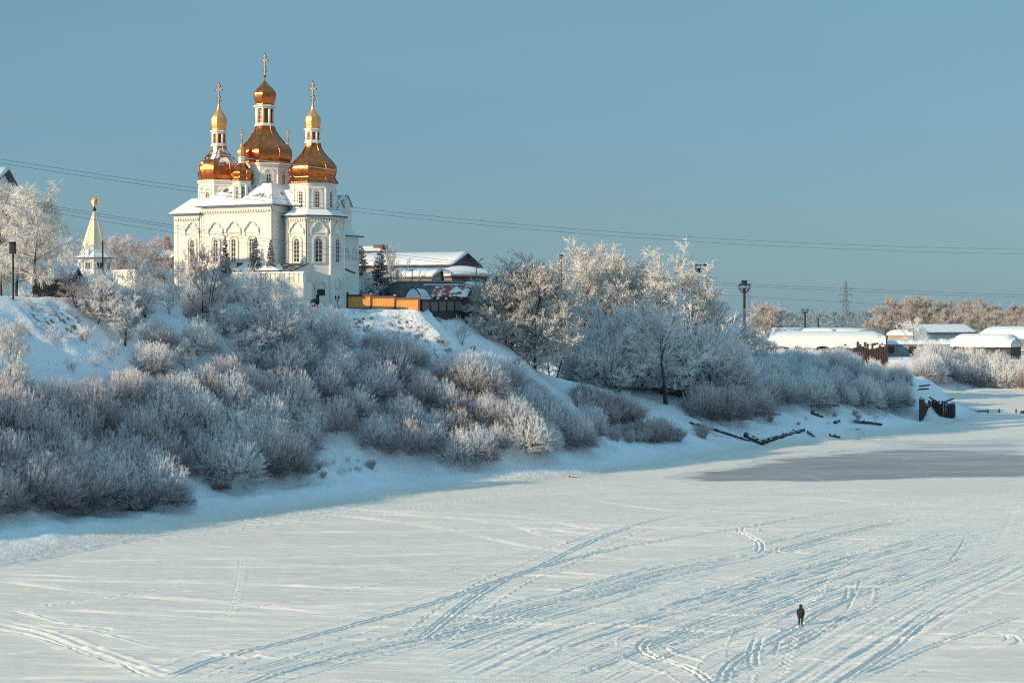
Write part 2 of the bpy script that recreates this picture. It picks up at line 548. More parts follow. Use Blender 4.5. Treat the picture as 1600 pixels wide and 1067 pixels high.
def shore(x, y):
    """signed inland distance and arc position of the nearest shoreline point"""
    best = np.full(x.shape, 1e9); sg = np.ones(x.shape); ss = np.zeros(x.shape)
    for i in range(len(_seg)):
        ax, ay = SHORE[i]; dx, dy = _seg[i]
        t = np.clip(((x - ax) * dx + (y - ay) * dy) / (_len[i] ** 2), 0, 1)
        ex = x - ax - t * dx; ey = y - ay - t * dy
        d = np.hypot(ex, ey)
        cr = dx * (y - ay) - dy * (x - ax)
        b = d < best - 1e-6
        best = np.where(b, d, best); sg = np.where(b, np.sign(cr), sg); ss = np.where(b, _cum[i] + t * _len[i], ss)
    return best * sg, ss - S0


# along-shore stations: s, top height, toe width, slope width, toe height
ST = np.array([
    (-300, 27, 12, 34, 1.6),
    (-60, 28.5, 12, 34, 1.6),
    (20, 29.4, 12, 33, 1.8),
    (60, 28.6, 10, 31, 1.8),
    (95, 27.6, 9, 30, 1.6),
    (108, 27.0, 5, 25, 1.6),
    (122, 27.0, 7, 30, 1.6),
    (140, 24.5, 8, 31, 1.5),
    (150, 19.0, 8, 30, 1.5),
    (160, 14.5, 8, 26, 1.4),
    (172, 12.0, 7, 24, 1.3),
    (195, 10.0, 8, 24, 1.4),
    (230, 10.5, 10, 22, 1.5),
    (270, 11.0, 8, 20, 1.4),
    (290, 10.5, 2, 14, 0.8),
    (312, 9.5, 1, 12, 0.8),
    (340, 9.0, 2, 18, 0.6),
    (380, 9.0, 10, 20, 0.6),
    (420, 9.5, 14, 20, 0.6),
    (900, 10.0, 14, 20, 0.6)], dtype=float)


def height(x, y, detail=True):
    x = np.asarray(x, dtype=float); y = np.asarray(y, dtype=float)
    d, s = shore(x, y)
    H = np.interp(s, ST[:, 0], ST[:, 1]); toe = np.interp(s, ST[:, 0], ST[:, 2])
    W = np.interp(s, ST[:, 0], ST[:, 3]); tz = np.interp(s, ST[:, 0], ST[:, 4])
    if detail:
        toe = toe + 3.0 * vnoise(x, y, 3, 3, 0.06)
        dd = d + 5.0 * vnoise(x, y, 5, 4, 0.045)
    else:
        dd = d
    dd = np.where(d > 3, dd, d + (dd - d) * np.clip(d / 3, 0, 1))
    z = np.where(dd < toe, tz * np.clip(dd / toe, -3, 1) ** 1 * 1.0, 0)
    t = np.clip((dd - toe) / W, 0, 1)
    # steeper upper part, rounded lip
    prof = t * 0.55 + 0.45 * (t * t * (3 - 2 * t))
    z = np.where(dd >= toe, tz + (H - tz) * prof, z)
    flat = np.clip((dd - toe - W) / 60, 0, 1)
    z = z + flat * 0.6 * vnoise(x, y, 9, 3, 0.02) * 2
    # the far country keeps the low terrace
    far = np.clip((y - 390) / 120, 0, 1)
    far = far * far * (3 - 2 * far)
    z = np.where(d > 30, z * (1 - far) + np.minimum(z, 10.5) * far, z)
    if detail:
        m = np.clip((dd - 2) / 8, 0, 1)
        z = z + m * (1.5 * vnoise(x, y, 21, 4, 0.12) + 0.9 * vnoise(x, y, 33, 4, 0.45)) * np.where(t >= 1, 0.35, 1.0)
        z = z + np.clip(dd, 0, 1) * 0.18 * vnoise(x, y, 41, 3, 0.5)
    return np.where(d < 0, np.maximum(d * 0.18, -1.5), z)


def ground_z(x, y):
    return float(height(np.array([x]), np.array([y]))[0])


def ground_hit(px, py, y0=118.0, y1=900.0):
    """first terrain point along a line of sight"""
    d = ray(px, py)
    ys = np.concatenate([np.arange(y0, 420, 0.5), np.arange(420, y1, 2.0)])
    k = ys / d.y
    z = CAM_H + d.z * k; x = d.x * k
    h = np.maximum(height(x, ys), 0.0)
    w = np.where(h >= z)[0]
    if len(w) == 0: return None
    i = w[0]
    return (float(x[i]), float(ys[i]), float(h[i]))


def in_sight(x, y, z):
    t = np.linspace(0.5, 0.985, 70)
    return bool((height(x * t, y * t) < CAM_H + (z + 2.5 - CAM_H) * t).all())


# ------------------------------------------------------------------ grids
def axis(*parts):
    """parts: (start, stop, step) ; growing edges"""
    a = [np.arange(s, e, st) for s, e, st in parts]
    return np.concatenate(a + [[parts[-1][1]]])


def grid_faces(nx, ny):
    i = np.arange(nx - 1)[None, :] + nx * np.arange(ny - 1)[:, None]
    i = i.ravel()
    return np.stack([i, i + 1, i + 1 + nx, i + nx], 1)


def build_bank():
    gx = axis((-420, -140, 6), (-140, -75, 1.6), (-75, 60, 0.55), (60, 190, 0.9), (190, 330, 5), (330, 700, 12))
    gy = axis((-60, 130, 5), (130, 170, 1.4), (170, 350, 0.55), (350, 470, 0.9), (470, 640, 1.6), (640, 1500, 14))
    X, Y = np.meshgrid(gx, gy)
    Z = height(X, Y)
    d, s = shore(X, Y)
    # bare earth where the lip has slumped
    earth = np.zeros_like(X)
    for (px, py, r) in ((108, 505, 2.6), (118, 520, 2.2), (68, 500, 2.4), (78, 512, 2.0), (570, 505, 3.0), (632, 512, 3.0), (690, 545, 2.2), (655, 520, 2.4), (1335, 671, 1.6), (1343, 676, 1.2), (1308, 686, 1.3)):
        h = ground_hit(px, py)
        if h: earth = np.maximum(earth, np.exp(-(((X - h[0]) ** 2 + (Y - h[1]) ** 2) / (r * r))) * 1.2)
    # gullies running down the steep face below the palisade
    hx = ground_hit(640, 520)
    if hx:
        m = np.exp(-(((X - hx[0]) / 16) ** 2 + ((Y - hx[1]) / 11) ** 2))
        al = (X * 0.62 + Y * 0.78)
        Z = Z + m * 0.75 * vnoise(al, X * 0.12, 77, 3, 0.55)
    keep = (d > -9)
    F = grid_faces(len(gx), len(gy))
    kf = keep.ravel()[F].any(axis=1)
    F = F[kf]
    V = np.stack([X.ravel(), Y.ravel(), Z.ravel()], 1)
    used = np.unique(F)
    re = np.full(len(V), -1, dtype=np.int64); re[used] = np.arange(len(used))
    me = np_mesh('riverbank', V[used], re[F], M['bank'], {'earth': np.clip(earth.ravel()[used], 0, 1)})
    setp(new_obj('riverbank', me), kind='structure')
    # plain to the horizon
    mb = MB()
    for a, b in (((-9000, 1490), (9000, 16000)), ((690, 560), (9000, 1490)), ((-9000, -200), (-410, 1490))):
        mb.add([(a[0], a[1], 9.3), (b[0], a[1], 9.3), (b[0], b[1], 9.3), (a[0], b[1], 9.3)], [(0, 1, 2, 3)])
    setp(mb.build('snowy_plain', M['plain']), kind='structure')


# ------------------------------------------------------------------ tracks on the ice (surveyed in the photo, laid on z = 0)
TRACKS = [
    # (kind, points)  kinds: s snowmobile, d double, k ski/thin, w wide road, f footprints, b bright thin
    ('s', [(-30, 887), (0, 880), (60, 867), (125, 852), (250, 838), (370, 822), (500, 803), (590, 785), (672, 774)]),
    ('D', [(255, 1062), (350, 1027), (500, 991), (685, 940), (800, 901), (860, 882), (950, 860), (1050, 842), (1160, 825), (1250, 810), (1400, 790), (1620, 768)]),
    ('d', [(655, 1005), (695, 972), (750, 930), (800, 902), (850, 882), (900, 857), (960, 832), (1025, 812), (1120, 797), (1250, 783), (1345, 772)]),
    ('k', [(640, 1009), (690, 965), (745, 925), (795, 898)]),
    ('s', [(150, 985), (0, 972)][::-1]),
    ('w', [(1180, 1120), (1275, 1062), (1350, 1015), (1425, 970), (1500, 930), (1610, 878)]),
    ('d', [(1300, 1075), (1385, 1020), (1440, 975), (1480, 950)]),
    ('d', [(1340, 1062), (1450, 1012), (1525, 986), (1610, 956)]),
    ('s', [(1395, 1017), (1500, 1012), (1578, 1008), (1589, 996), (1550, 990), (1425, 992)]),
    ('k', [(1410, 1002), (1500, 1000), (1560, 1003), (1572, 994), (1540, 988), (1440, 987)]),
    ('k', [(1400, 1044), (1480, 1032), (1540, 1016), (1570, 1009)]),
    ('b', [(1480, 950), (1540, 942), (1610, 932)]), ('b', [(1490, 934), (1550, 926), (1610, 920)]), ('b', [(1470, 964), (1520, 960), (1530, 963)]),
    ('b', [(1420, 1036), (1470, 1028), (1490, 1032)]), ('b', [(1490, 1008), (1530, 1004), (1560, 1000)]),
    ('d', [(1120, 1075), (1080, 1045), (1020, 1025), (1002, 1010), (1018, 996), (1052, 990)]),
    ('d', [(1128, 1072), (1136, 1045), (1168, 1020), (1238, 985), (1275, 960), (1300, 948), (1325, 935), (1330, 915)]),
    ('d', [(1180, 1045), (1176, 1025), (1180, 1010), (1188, 990)]), ('k', [(1208, 1030), (1216, 1005), (1228, 990)]),
    ('d', [(1175, 867), (1187, 860), (1187, 848), (1172, 838), (1157, 830), (1160, 823)]),
    ('k', [(1320, 960), (1340, 920), (1345, 900)]), ('k', [(1480, 880), (1500, 855), (1510, 835)]), ('k', [(1560, 850), (1585, 800), (1600, 780)]),
    # parallel runs of the main trail
    ('d', [(320, 1062), (400, 1044), (500, 1018), (650, 985), (800, 943), (900, 919), (1000, 892), (1100, 871), (1190, 852), (1300, 825), (1400, 806), (1500, 796), (1580, 786)]),
    ('s', [(800, 1010), (870, 985), (950, 965), (1030, 948), (1100, 932), (1250, 899), (1350, 872), (1450, 846), (1620, 812)]),
    ('w', [(720, 1062), (800, 1025), (900, 985), (1010, 955), (1100, 940), (1250, 903), (1350, 876), (1450, 850), (1620, 815)]),
    # bright drifted lines
    ('b', [(-20, 905), (120, 907), (300, 910), (500, 916), (725, 921)]), ('b', [(100, 877), (280, 874), (450, 871), (640, 866), (800, 861)]),
    ('b', [(-10, 906), (100, 920), (225, 932), (400, 947), (550, 961)]), ('b', [(60, 950), (150, 955), (250, 960), (370, 968), (480, 976), (650, 982)]),
    ('w2', [(-20, 969), (0, 973), (75, 992), (135, 1015), (200, 1037), (275, 1063)]), ('s', [(-20, 980), (60, 996), (130, 1020), (190, 1040), (240, 1062)]),
    ('b', [(-10, 948), (30, 955), (150, 987), (260, 1013), (435, 1033)]), ('b', [(-10, 1022), (135, 1012), (300, 1016), (450, 1018)]),
    ('b', [(-20, 1060), (100, 1058), (260, 1060), (420, 1063)]),
    ('b', [(325, 776), (400, 785), (475, 799), (575, 810), (700, 827), (800, 849), (875, 860), (1000, 875), (1100, 886)]),
    ('b', [(350, 771), (450, 780), (550, 795), (700, 808), (800, 820), (900, 832), (1050, 845), (1200, 859), (1330, 871)]),
    ('b', [(580, 797), (680, 801), (800, 806), (870, 815), (900, 822), (960, 832)]),
    ('b', [(800, 819), (830, 830), (900, 854)]), ('b', [(1340, 786), (1450, 790), (1560, 792)]),
    ('s', [(925, 781), (960, 787), (1050, 797), (1200, 802), (1300, 808)]), ('b', [(925, 780), (985, 777), (1050, 776), (1250, 777), (1350, 785), (1480, 788)]),
    ('b', [(620, 790), (800, 775), (950, 767), (1150, 768), (1350, 765)]), ('b', [(600, 832), (800, 826), (1000, 820)]), ('b', [(950, 850), (1150, 852), (1260, 858)]),
    ('b', [(800, 919), (900, 922), (960, 925)]), ('b', [(850, 890), (950, 900), (980, 904)]),
    ('f', [(-10, 961), (80, 945), (175, 932), (300, 910)]), ('f', [(365, 866), (377, 876), (370, 925), (355, 970)]), 
    ('f', [(1215, 1075), (1230, 1030), (1249, 977), (1266, 940), (1290, 905), (1330, 870), (1390, 835)]), ('f', [(250, 800), (420, 790), (560, 772)]), ('f', [(560, 812), (700, 786), (860, 764), (980, 752)]),
    ('f', [(1000, 790), (1200, 770), (1400, 765)]),
]


def smooth_poly(P, n=6):
    P = np.array(P, dtype=float)
    if len(P) < 3: 
        t = np.linspace(0, 1, n + 1)[:, None]
        return P[0] * (1 - t) + P[1] * t
    Q = np.vstack([2 * P[0] - P[1], P, 2 * P[-1] - P[-2]])
    out = []
    for i in range(1, len(Q) - 2):
        for k in range(n):
            t = k / n
            out.append(0.5 * (2 * Q[i] + (Q[i + 1] - Q[i - 1]) * t + (2 * Q[i - 1] - 5 * Q[i] + 4 * Q[i + 1] - Q[i + 2]) * t * t + (3 * Q[i] - Q[i - 1] - 3 * Q[i + 1] + Q[i + 2]) * t ** 3))
    out.append(Q[-2])
    return np.array(out)


def build_ice():
    gx = axis((-420, -80, 8), (-80, -58, 0.8), (-58, 56, 0.105), (56, 120, 0.4), (120, 320, 4), (320, 700, 12))
    gy = axis((-60, 100, 6), (100, 112, 1), (112, 175, 0.14), (175, 230, 0.22), (230, 300, 0.38), (300, 460, 1.0), (460, 660, 4))
    X, Y = np.meshgrid(gx, gy)
    Z = 0.10 * vnoise(X * 0.5, Y, 51, 3, 0.12) + 0.05 * vnoise(X * 0.35, Y, 57, 3, 0.8)
    # low wind ripples (sastrugi), broken up
    Z += 0.07 * np.clip(vnoise(X * 0.22, Y, 61, 3, 1.4) * 3.0, -0.2, 1)
    track = np.zeros_like(X); churn = np.zeros_like(X); rel = np.zeros_like(X)

    def lay(P, fn, reach, amp=1.0):
        """P: world polyline; fn(signed dist, arc) -> (dz, track)"""
        seg = P[1:] - P[:-1]; L = np.linalg.norm(seg, axis=1); cum = np.concatenate([[0], np.cumsum(L)])
        dist = {}
        for i in range(len(seg)):
            if L[i] < 1e-6: continue
            a = P[i]; b = P[i + 1]
            x0, x1 = sorted((a[0], b[0])); y0, y1 = sorted((a[1], b[1]))
            i0, i1 = np.searchsorted(gx, [x0 - reach, x1 + reach]); j0, j1 = np.searchsorted(gy, [y0 - reach, y1 + reach])
            if i1 <= i0 or j1 <= j0: continue
            sx = X[j0:j1, i0:i1]; sy = Y[j0:j1, i0:i1]
            t = np.clip(((sx - a[0]) * seg[i, 0] + (sy - a[1]) * seg[i, 1]) / L[i] ** 2, 0, 1)
            ex = sx - a[0] - t * seg[i, 0]; ey = sy - a[1] - t * seg[i, 1]
            dd = np.hypot(ex, ey)
            sgn = np.sign(seg[i, 0] * ey - seg[i, 1] * ex)
            cur = D[j0:j1, i0:i1]
            m = dd < cur
            cur[m] = dd[m]
            SD[j0:j1, i0:i1][m] = (dd * np.where(sgn == 0, 1, sgn))[m]
            AR[j0:j1, i0:i1][m] = (cum[i] + t * L[i])[m]
        w = np.where(D < reach)
        if len(w[0]):
            dz, tk = fn(SD[w], AR[w])
            ar = AR[w]; tp = np.clip(np.minimum(ar, cum[-1] - ar) / 5.0, 0, 1)
            rel[w] += dz * amp * (tp * tp * (3 - 2 * tp))
            track[w] = np.maximum(track[w], tk)
            D[w] = 1e9

    D = np.full(X.shape, 1e9); SD = np.zeros_like(X); AR = np.zeros_like(X)

    def groove(x, w, depth, berm):
        g = -depth * np.exp(-(x / w) ** 2)
        return g + berm * (np.exp(-((x - 1.55 * w) / (0.5 * w)) ** 2) + np.exp(-((x + 1.55 * w) / (0.5 * w)) ** 2))

    def f_s(x, a):
        j = 0.9 + 0.2 * np.sin(a * 0.6 + 1.3 * np.sin(a * 0.17))
        return groove(x, 0.165, 0.14 * j, 0.06 * j), np.exp(-(x / 0.8) ** 2)

    def f_d(x, a):
        j = 0.9 + 0.15 * np.sin(a * 0.4 + np.sin(a * 0.13) * 2)
        return groove(x - 0.31, 0.14, 0.14 * j, 0.055) + groove(x + 0.31, 0.14, 0.14 * j, 0.055), np.exp(-(x / 1.3) ** 2)

    def f_D(x, a):
        return groove(x - 0.33, 0.16, 0.20, 0.08) + groove(x + 0.33, 0.16, 0.20, 0.08), np.exp(-(x / 1.1) ** 2)

    def f_k(x, a):
        return groove(x, 0.13, 0.08, 0.03), np.exp(-(x / 0.5) ** 2) * 0.7

    def f_b(x, a):
        j = np.clip(0.75 + 0.7 * np.sin(a * 0.31) * np.sin(a * 0.113 + 1), 0.25, 1.4)
        return j * (0.085 * np.exp(-(x / 0.22) ** 2) - 0.06 * np.exp(-((x - 0.42) / 0.22) ** 2)), np.exp(-(x / 0.7) ** 2)

    def f_w(x, a):
        e = np.exp(-(np.abs(x) / 2.2) ** 4)
        return e * (0.07 * np.sin(x * 4.3 + 0.5 * np.sin(a * 0.4)) + 0.05 * np.sin(x * 7.9 + np.sin(a * 0.21))) - 0.05 * e + 0.10 * np.exp(-((np.abs(x) - 2.5) / 0.4) ** 2), e

    def f_w2(x, a):
        e = np.exp(-(np.abs(x) / 1.1) ** 4)
        return e * 0.09 * np.sin(x * 5.5 + 0.5 * np.sin(a * 0.6)) + 0.06 * np.exp(-((np.abs(x) - 1.3) / 0.3) ** 2), e

    def f_f(x, a):
        st = np.mod(a, 0.72) - 0.36; side = np.where(np.mod(np.floor(a / 0.72), 2) < 1, 0.17, -0.17)
        return -0.11 * np.exp(-(((x - side) / 0.17) ** 2 + (st / 0.22) ** 2) ** 2) + 0.05 * np.exp(-(((x - side) / 0.34) ** 2 + ((st - 0.2) / 0.3) ** 2)), np.exp(-(x / 0.6) ** 2) * 0.5

    FN = {'s': (f_s, 1.2), 'd': (f_d, 1.9), 'D': (f_D, 1.9), 'k': (f_k, 0.9), 'b': (f_b, 1.4), 'w': (f_w, 3.6), 'w2': (f_w2, 2.2), 'f': (f_f, 0.8)}
    for kind, pts in TRACKS:
        P = smooth_poly([on_ice(*p) for p in pts])
        lay(P, *FN[kind], {'w': 0.7, 'w2': 0.65}.get(kind, 1.0))
    # the trail: many more runs side by side, wandering
    main = smooth_poly([on_ice(*p) for p in [(300, 1075), (400, 1046), (500, 1020), (650, 987), (800, 945), (900, 921), (1000, 894), (1100, 873), (1190, 854), (1300, 827), (1400, 808), (1500, 798), (1600, 786)]], 5)
    low = smooth_poly([on_ice(*p) for p in [(820, 1085), (900, 1050), (1000, 1010), (1100, 975), (1200, 945), (1300, 912), (1400, 880), (1500, 850), (1620, 822)]], 5)
    rg = np.random.default_rng(5)

    def wander(P, off, amp):
        tg = np.gradient(P, axis=0); tg /= np.linalg.norm(tg, axis=1)[:, None]
        nr = np.stack([tg[:, 1], -tg[:, 0]], 1)
        ph = rg.uniform(0, 6, 3)
        a = np.linspace(0, 1, len(P))
        o = off + amp * (np.sin(a * rg.uniform(4, 9) + ph[0]) + 0.5 * np.sin(a * rg.uniform(10, 18) + ph[1]))
        return P + nr * o[:, None]

    for off in (0.7, 1.2, 1.6, 2.1, 2.5, 3.0, 3.4, 3.9, 4.4, 5.2):
        P = wander(main, off, 0.22)
        n0 = rg.integers(0, len(P) // 6); n1 = rg.integers(len(P) * 5 // 6, len(P))
        lay(P[n0:n1], *(FN['d'] if rg.random() < 0.35 else FN['k']), rg.uniform(0.8, 1.25))
    for i in range(46):
        P = wander(low, rg.uniform(-14, 9), 0.7)
        n0 = rg.integers(0, len(P) // 2); n1 = min(len(P), n0 + rg.integers(18, 42))
        lay(P[n0:n1], *FN[rg.choice(['d', 'k', 'k', 'k', 'k', 'b'])], rg.uniform(0.5, 1.0))
    road = smooth_poly([on_ice(*p) for p in [(1180, 1120), (1275, 1062), (1350, 1015), (1425, 970), (1500, 930), (1620, 872)]], 5)
    for i in range(18):
        P = wander(road, rg.uniform(-13, 2.5), 0.5)
        n0 = rg.integers(0, len(P) // 2); n1 = min(len(P), n0 + rg.integers(12, 26))
        lay(P[n0:n1], *FN[rg.choice(['d', 'k', 'k', 'b'])], rg.uniform(0.4, 0.85))
    for i in range(48):
        x0, y0 = on_ice(rg.uniform(-50, 1500), rg.uniform(775, 1040)); an = rg.uniform(-0.35, 0.22) if rg.random() < 0.7 else rg.uniform(0.5, 0.9)
        L_ = rg.uniform(30, 110); cu = rg.uniform(-0.003, 0.003)
        P = np.array([(x0 + math.cos(an + cu * q) * q, y0 + math.sin(an + cu * q) * q) for q in np.linspace(0, L_, 20)])
        lay(P, *FN[rg.choice(['k', 'b', 'b'])], rg.uniform(0.55, 1.1))
    # churned snow between the two trails
    for P, a, b in ((main, -0.5, 5.5), (low, -13, 9), (road, -12, 3.0)):
        DD = np.full(X.shape, 1e9)
        i0, i1 = np.searchsorted(gx, [-60, 120]); j0, j1 = np.searchsorted(gy, [112, 300])
        sx = X[j0:j1:3, i0:i1:3]; sy = Y[j0:j1:3, i0:i1:3]
        best = np.full(sx.shape, 1e9); sd = np.zeros_like(sx)
        for i in range(0, len(P) - 3, 3):
            A = P[i]; B = P[i + 3]; sg = B - A; L2 = sg @ sg
            t = np.clip(((sx - A[0]) * sg[0] + (sy - A[1]) * sg[1]) / L2, 0, 1)
            ex = sx - A[0] - t * sg[0]; ey = sy - A[1] - t * sg[1]
            dd = np.hypot(ex, ey); m = dd < best
            best[m] = dd[m]; sd[m] = (dd * -np.sign(sg[0] * ey - sg[1] * ex))[m]
        mid = (a + b) / 2; hw = (b - a) / 2
        c = np.clip(1.25 - np.abs(sd - mid) / hw * 0.9, 0, 1)
        c = np.repeat(np.repeat(c, 3, 0), 3, 1)[:j1 - j0, :i1 - i0]
        churn[j0:j1, i0:i1] = np.maximum(churn[j0:j1, i0:i1], c)
    fine = np.abs(X + 0.0) < 60
    Z += np.where(fine, churn * (0.055 * vnoise((X * 0.62 + Y * 0.78) * 0.22, (Y * 0.62 - X * 0.78) * 1.5, 71, 3, 1.5, 0.7) + 0.04 * vnoise(X * 0.8 + Y * 0.3, Y - X * 0.3, 73, 2, 3.2)), 0)
    Z += np.clip(rel, -0.26, 0.22)
    ds, ss_ = shore(X, Y)     # pressure crack where the ice meets the bank
    wob_ = 0.5 * vnoise(X, Y, 95, 3, 0.25)
    Z += -0.32 * np.exp(-((ds + 1.1 + wob_) / 0.38) ** 2) + 0.16 * np.exp(-((ds + 2.0 + wob_) / 0.5) ** 2)
    # grey ice swept clear of snow
    wet = np.zeros_like(X)
    poly = [on_ice(*p) for p in [(1035, 746), (1075, 738), (1130, 730), (1185, 722), (1168, 716), (1260, 712), (1330, 702), (1400, 697), (1345, 690), (1290, 684), (1420, 690), (1520, 688), (1640, 684), (1640, 748), (1500, 747), (1400, 751), (1280, 754), (1180, 750), (1110, 754)]]
    n = len(poly)
    inside = np.zeros(X.shape, bool); j = n - 1
    wx = X + 7.0 * vnoise(X * 0.2, Y, 81, 4, 0.16); wy = Y + 9.0 * vnoise(X * 0.25, Y, 83, 5, 0.12)
    for i in range(n):
        (xi, yi), (xj, yj) = poly[i], poly[j]
        c = ((yi > wy) != (yj > wy)) & (wx < (xj - xi) * (wy - yi) / (yj - yi + 1e-9) + xi)
        inside ^= c; j = i
    wet[inside] = 1
    near = np.full(X.shape, 1e9)
    idx = np.where(inside)
    qx, qy = wx[idx], wy[idx]; nb = np.full(qx.shape, 1e9)
    for i in range(n):
        (xi, yi), (xj, yj) = poly[i], poly[i - 1]
        dx, dy = (xj - xi) * 0.3, yj - yi; L2 = dx * dx + dy * dy + 1e-9
        tt = np.clip(((qx - xi) * 0.3 * dx + (qy - yi) * dy) / L2, 0, 1)
        nb = np.minimum(nb, np.hypot((qx - xi) * 0.3 - tt * dx, qy - yi - tt * dy))
    edge = np.zeros_like(X); edge[idx] = np.clip(nb / 2.6, 0, 1)
    F = grid_faces(len(gx), len(gy))
    d, s = shore(X, Y)
    V = np.stack([X.ravel(), Y.ravel(), Z.ravel()], 1)
    keep = (d.ravel()[F] < 14).any(axis=1)
    wf = edge.ravel()[F].mean(axis=1) > 0.01
    dark = np.clip(1.3 - np.abs(Y - 281) / 55, 0.5, 1) * np.clip(edge * 1.15, 0, 1) ** 0.8
    for nm, sel, mt in (('river_ice', keep & ~wf, M['ice_snow']), ('thin_ice', keep & wf, M['thin_ice'])):
        f = F[sel]; used = np.unique(f)
        re = np.full(len(V), -1, dtype=np.int64); re[used] = np.arange(len(used))
        VV = V[used].copy()
        if nm == 'thin_ice': VV[:, 2] *= 0.3
        me = np_mesh(nm, VV, re[f], mt, {'track': np.clip(track.ravel()[used], 0, 1), 'churn': churn.ravel()[used], 'wet': dark.ravel()[used]})
        setp(new_obj(nm, me), kind='structure')


build_bank()
build_ice()

# ------------------------------------------------------------------ light, sky, camera
SUN_EL = R(17.5)
SUN_DIR = Vector((-0.85, -0.53, 0)).normalized()      # towards the sun, on the ground


def build_light():
    w = bpy.data.worlds.new('World')
    scene.world = w
    w.use_nodes = True
    nt = w.node_tree
    bg = nt.nodes['Background']
    sky = nt.nodes.new('ShaderNodeTexSky')
    sky.sky_type = 'NISHITA'
    sky.sun_disc = False
    sky.sun_elevation = SUN_EL
    sky.sun_rotation = math.atan2(SUN_DIR.x, SUN_DIR.y)
    sky.altitude = 60; sky.air_density = 1.0; sky.dust_density = 0.6; sky.ozone_density = 2.0
    # cold evenly hazy winter air: the sky model is pulled towards a steady blue-teal
    hs = nt.nodes.new('ShaderNodeMix'); hs.data_type = 'RGBA'; hs.blend_type = 'MIX'
    hs.inputs['Factor'].default_value = 0.76
    hs.inputs[7].default_value = (1.56, 3.32, 4.45, 1)
    nt.links.new(sky.outputs['Color'], hs.inputs[6])
    # zenith gain added to lift the light on shaded snow, low sky barely changed
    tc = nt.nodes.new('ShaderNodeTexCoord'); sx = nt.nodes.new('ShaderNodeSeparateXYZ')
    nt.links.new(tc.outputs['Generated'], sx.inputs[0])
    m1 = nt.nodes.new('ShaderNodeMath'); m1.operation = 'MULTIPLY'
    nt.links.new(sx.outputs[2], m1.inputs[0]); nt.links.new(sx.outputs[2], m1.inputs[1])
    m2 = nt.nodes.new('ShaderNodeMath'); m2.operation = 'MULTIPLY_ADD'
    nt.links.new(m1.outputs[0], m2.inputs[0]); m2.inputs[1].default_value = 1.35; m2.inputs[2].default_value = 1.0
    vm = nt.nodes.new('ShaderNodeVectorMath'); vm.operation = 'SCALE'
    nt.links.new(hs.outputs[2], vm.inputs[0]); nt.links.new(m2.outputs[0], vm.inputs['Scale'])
    nz = nt.nodes.new('ShaderNodeTexNoise'); nz.inputs['Scale'].default_value = 2.2; nz.inputs['Detail'].default_value = 5
    mp = nt.nodes.new('ShaderNodeMapping'); mp.inputs['Scale'].default_value = (1.0, 1.0, 4.5)
    nt.links.new(tc.outputs['Generated'], mp.inputs['Vector']); nt.links.new(mp.outputs['Vector'], nz.inputs['Vector'])
    rp = nt.nodes.new('ShaderNodeMapRange'); rp.inputs[1].default_value = 0.3; rp.inputs[2].default_value = 0.7; rp.inputs[3].default_value = 0.955; rp.inputs[4].default_value = 1.045
    nt.links.new(nz.outputs['Fac'], rp.inputs[0])
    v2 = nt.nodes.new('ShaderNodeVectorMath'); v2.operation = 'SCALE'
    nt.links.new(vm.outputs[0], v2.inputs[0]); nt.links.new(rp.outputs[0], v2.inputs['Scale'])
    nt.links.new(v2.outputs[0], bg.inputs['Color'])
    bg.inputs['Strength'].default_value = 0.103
    L = bpy.data.lights.new('sun', 'SUN')
    L.energy = 5.0; L.angle = R(0.6); L.color = (1.0, 0.79, 0.51)
    o = bpy.data.objects.new('sun', L)
    COL.objects.link(o)
    d = Vector((SUN_DIR.x * math.cos(SUN_EL), SUN_DIR.y * math.cos(SUN_EL), math.sin(SUN_EL)))
    o.rotation_euler = d.to_track_quat('Z', 'Y').to_euler()
    o.location = (-200, -100, 150)
    cam = bpy.data.cameras.new('camera')
    cam.sensor_width = 36.0; cam.lens = FPX / 1600 * 36.0
    cam.clip_start = 1.0; cam.clip_end = 30000
    c = bpy.data.objects.new('camera', cam)
    COL.objects.link(c)
    c.location = (0, 0, CAM_H)
    c.rotation_euler = (R(90) - PITCH, 0, 0)
    scene.camera = c
    scene.view_settings.view_transform = 'Standard'
    scene.view_settings.look = 'None'
    scene.view_settings.exposure = 0
    cy = scene.cycles
    cy.use_denoising = False
    cy.pixel_filter_type = 'BLACKMAN_HARRIS'; cy.filter_width = 1.15
    cy.max_bounces = 6; cy.diffuse_bounces = 4; cy.glossy_bounces = 3; cy.transmission_bounces = 2; cy.transparent_max_bounces = 4


build_light()

# ------------------------------------------------------------------ the church
CH = thing('church', 'large white church with three big golden domes standing on the bluff', 'church', (-41.65, 288.0, 27.3), R(-27.0))
ch_u = Vector((math.cos(R(-27)), math.sin(R(-27)), 0)); ch_v = Vector((-math.sin(R(-27)), math.cos(R(-27)), 0))


def hz(py, sc):           # local height of a photo row at a scale of sc px per metre
    return (HORIZON - py) / sc + CAM_H - 27.3


def ogee_outline(w, h, inset=0.0):
    """keel arch with side lobes; w = half width"""
    P = [(-1.0, 0), (-1.0, .22), (-.93, .40), (-.80, .50), (-.64, .53), (-.58, .66), (-.44, .82), (-.24, .92), (0, 1.04)]
    P = P + [(-x, y) for x, y in reversed(P[:-1])]
    return [(x * (w - inset), y * (h - inset * 0.9)) for x, y in P]


def arch_outline(w, h, n=8):
    """round-headed opening; w half width, h total height"""
    P = [(-w, 0)]
    for k in range(n + 1):
        a = math.pi - math.pi * k / n
        P.append((w * math.cos(a), h - w + w * math.sin(a)))
    P.append((w, 0))
    return P


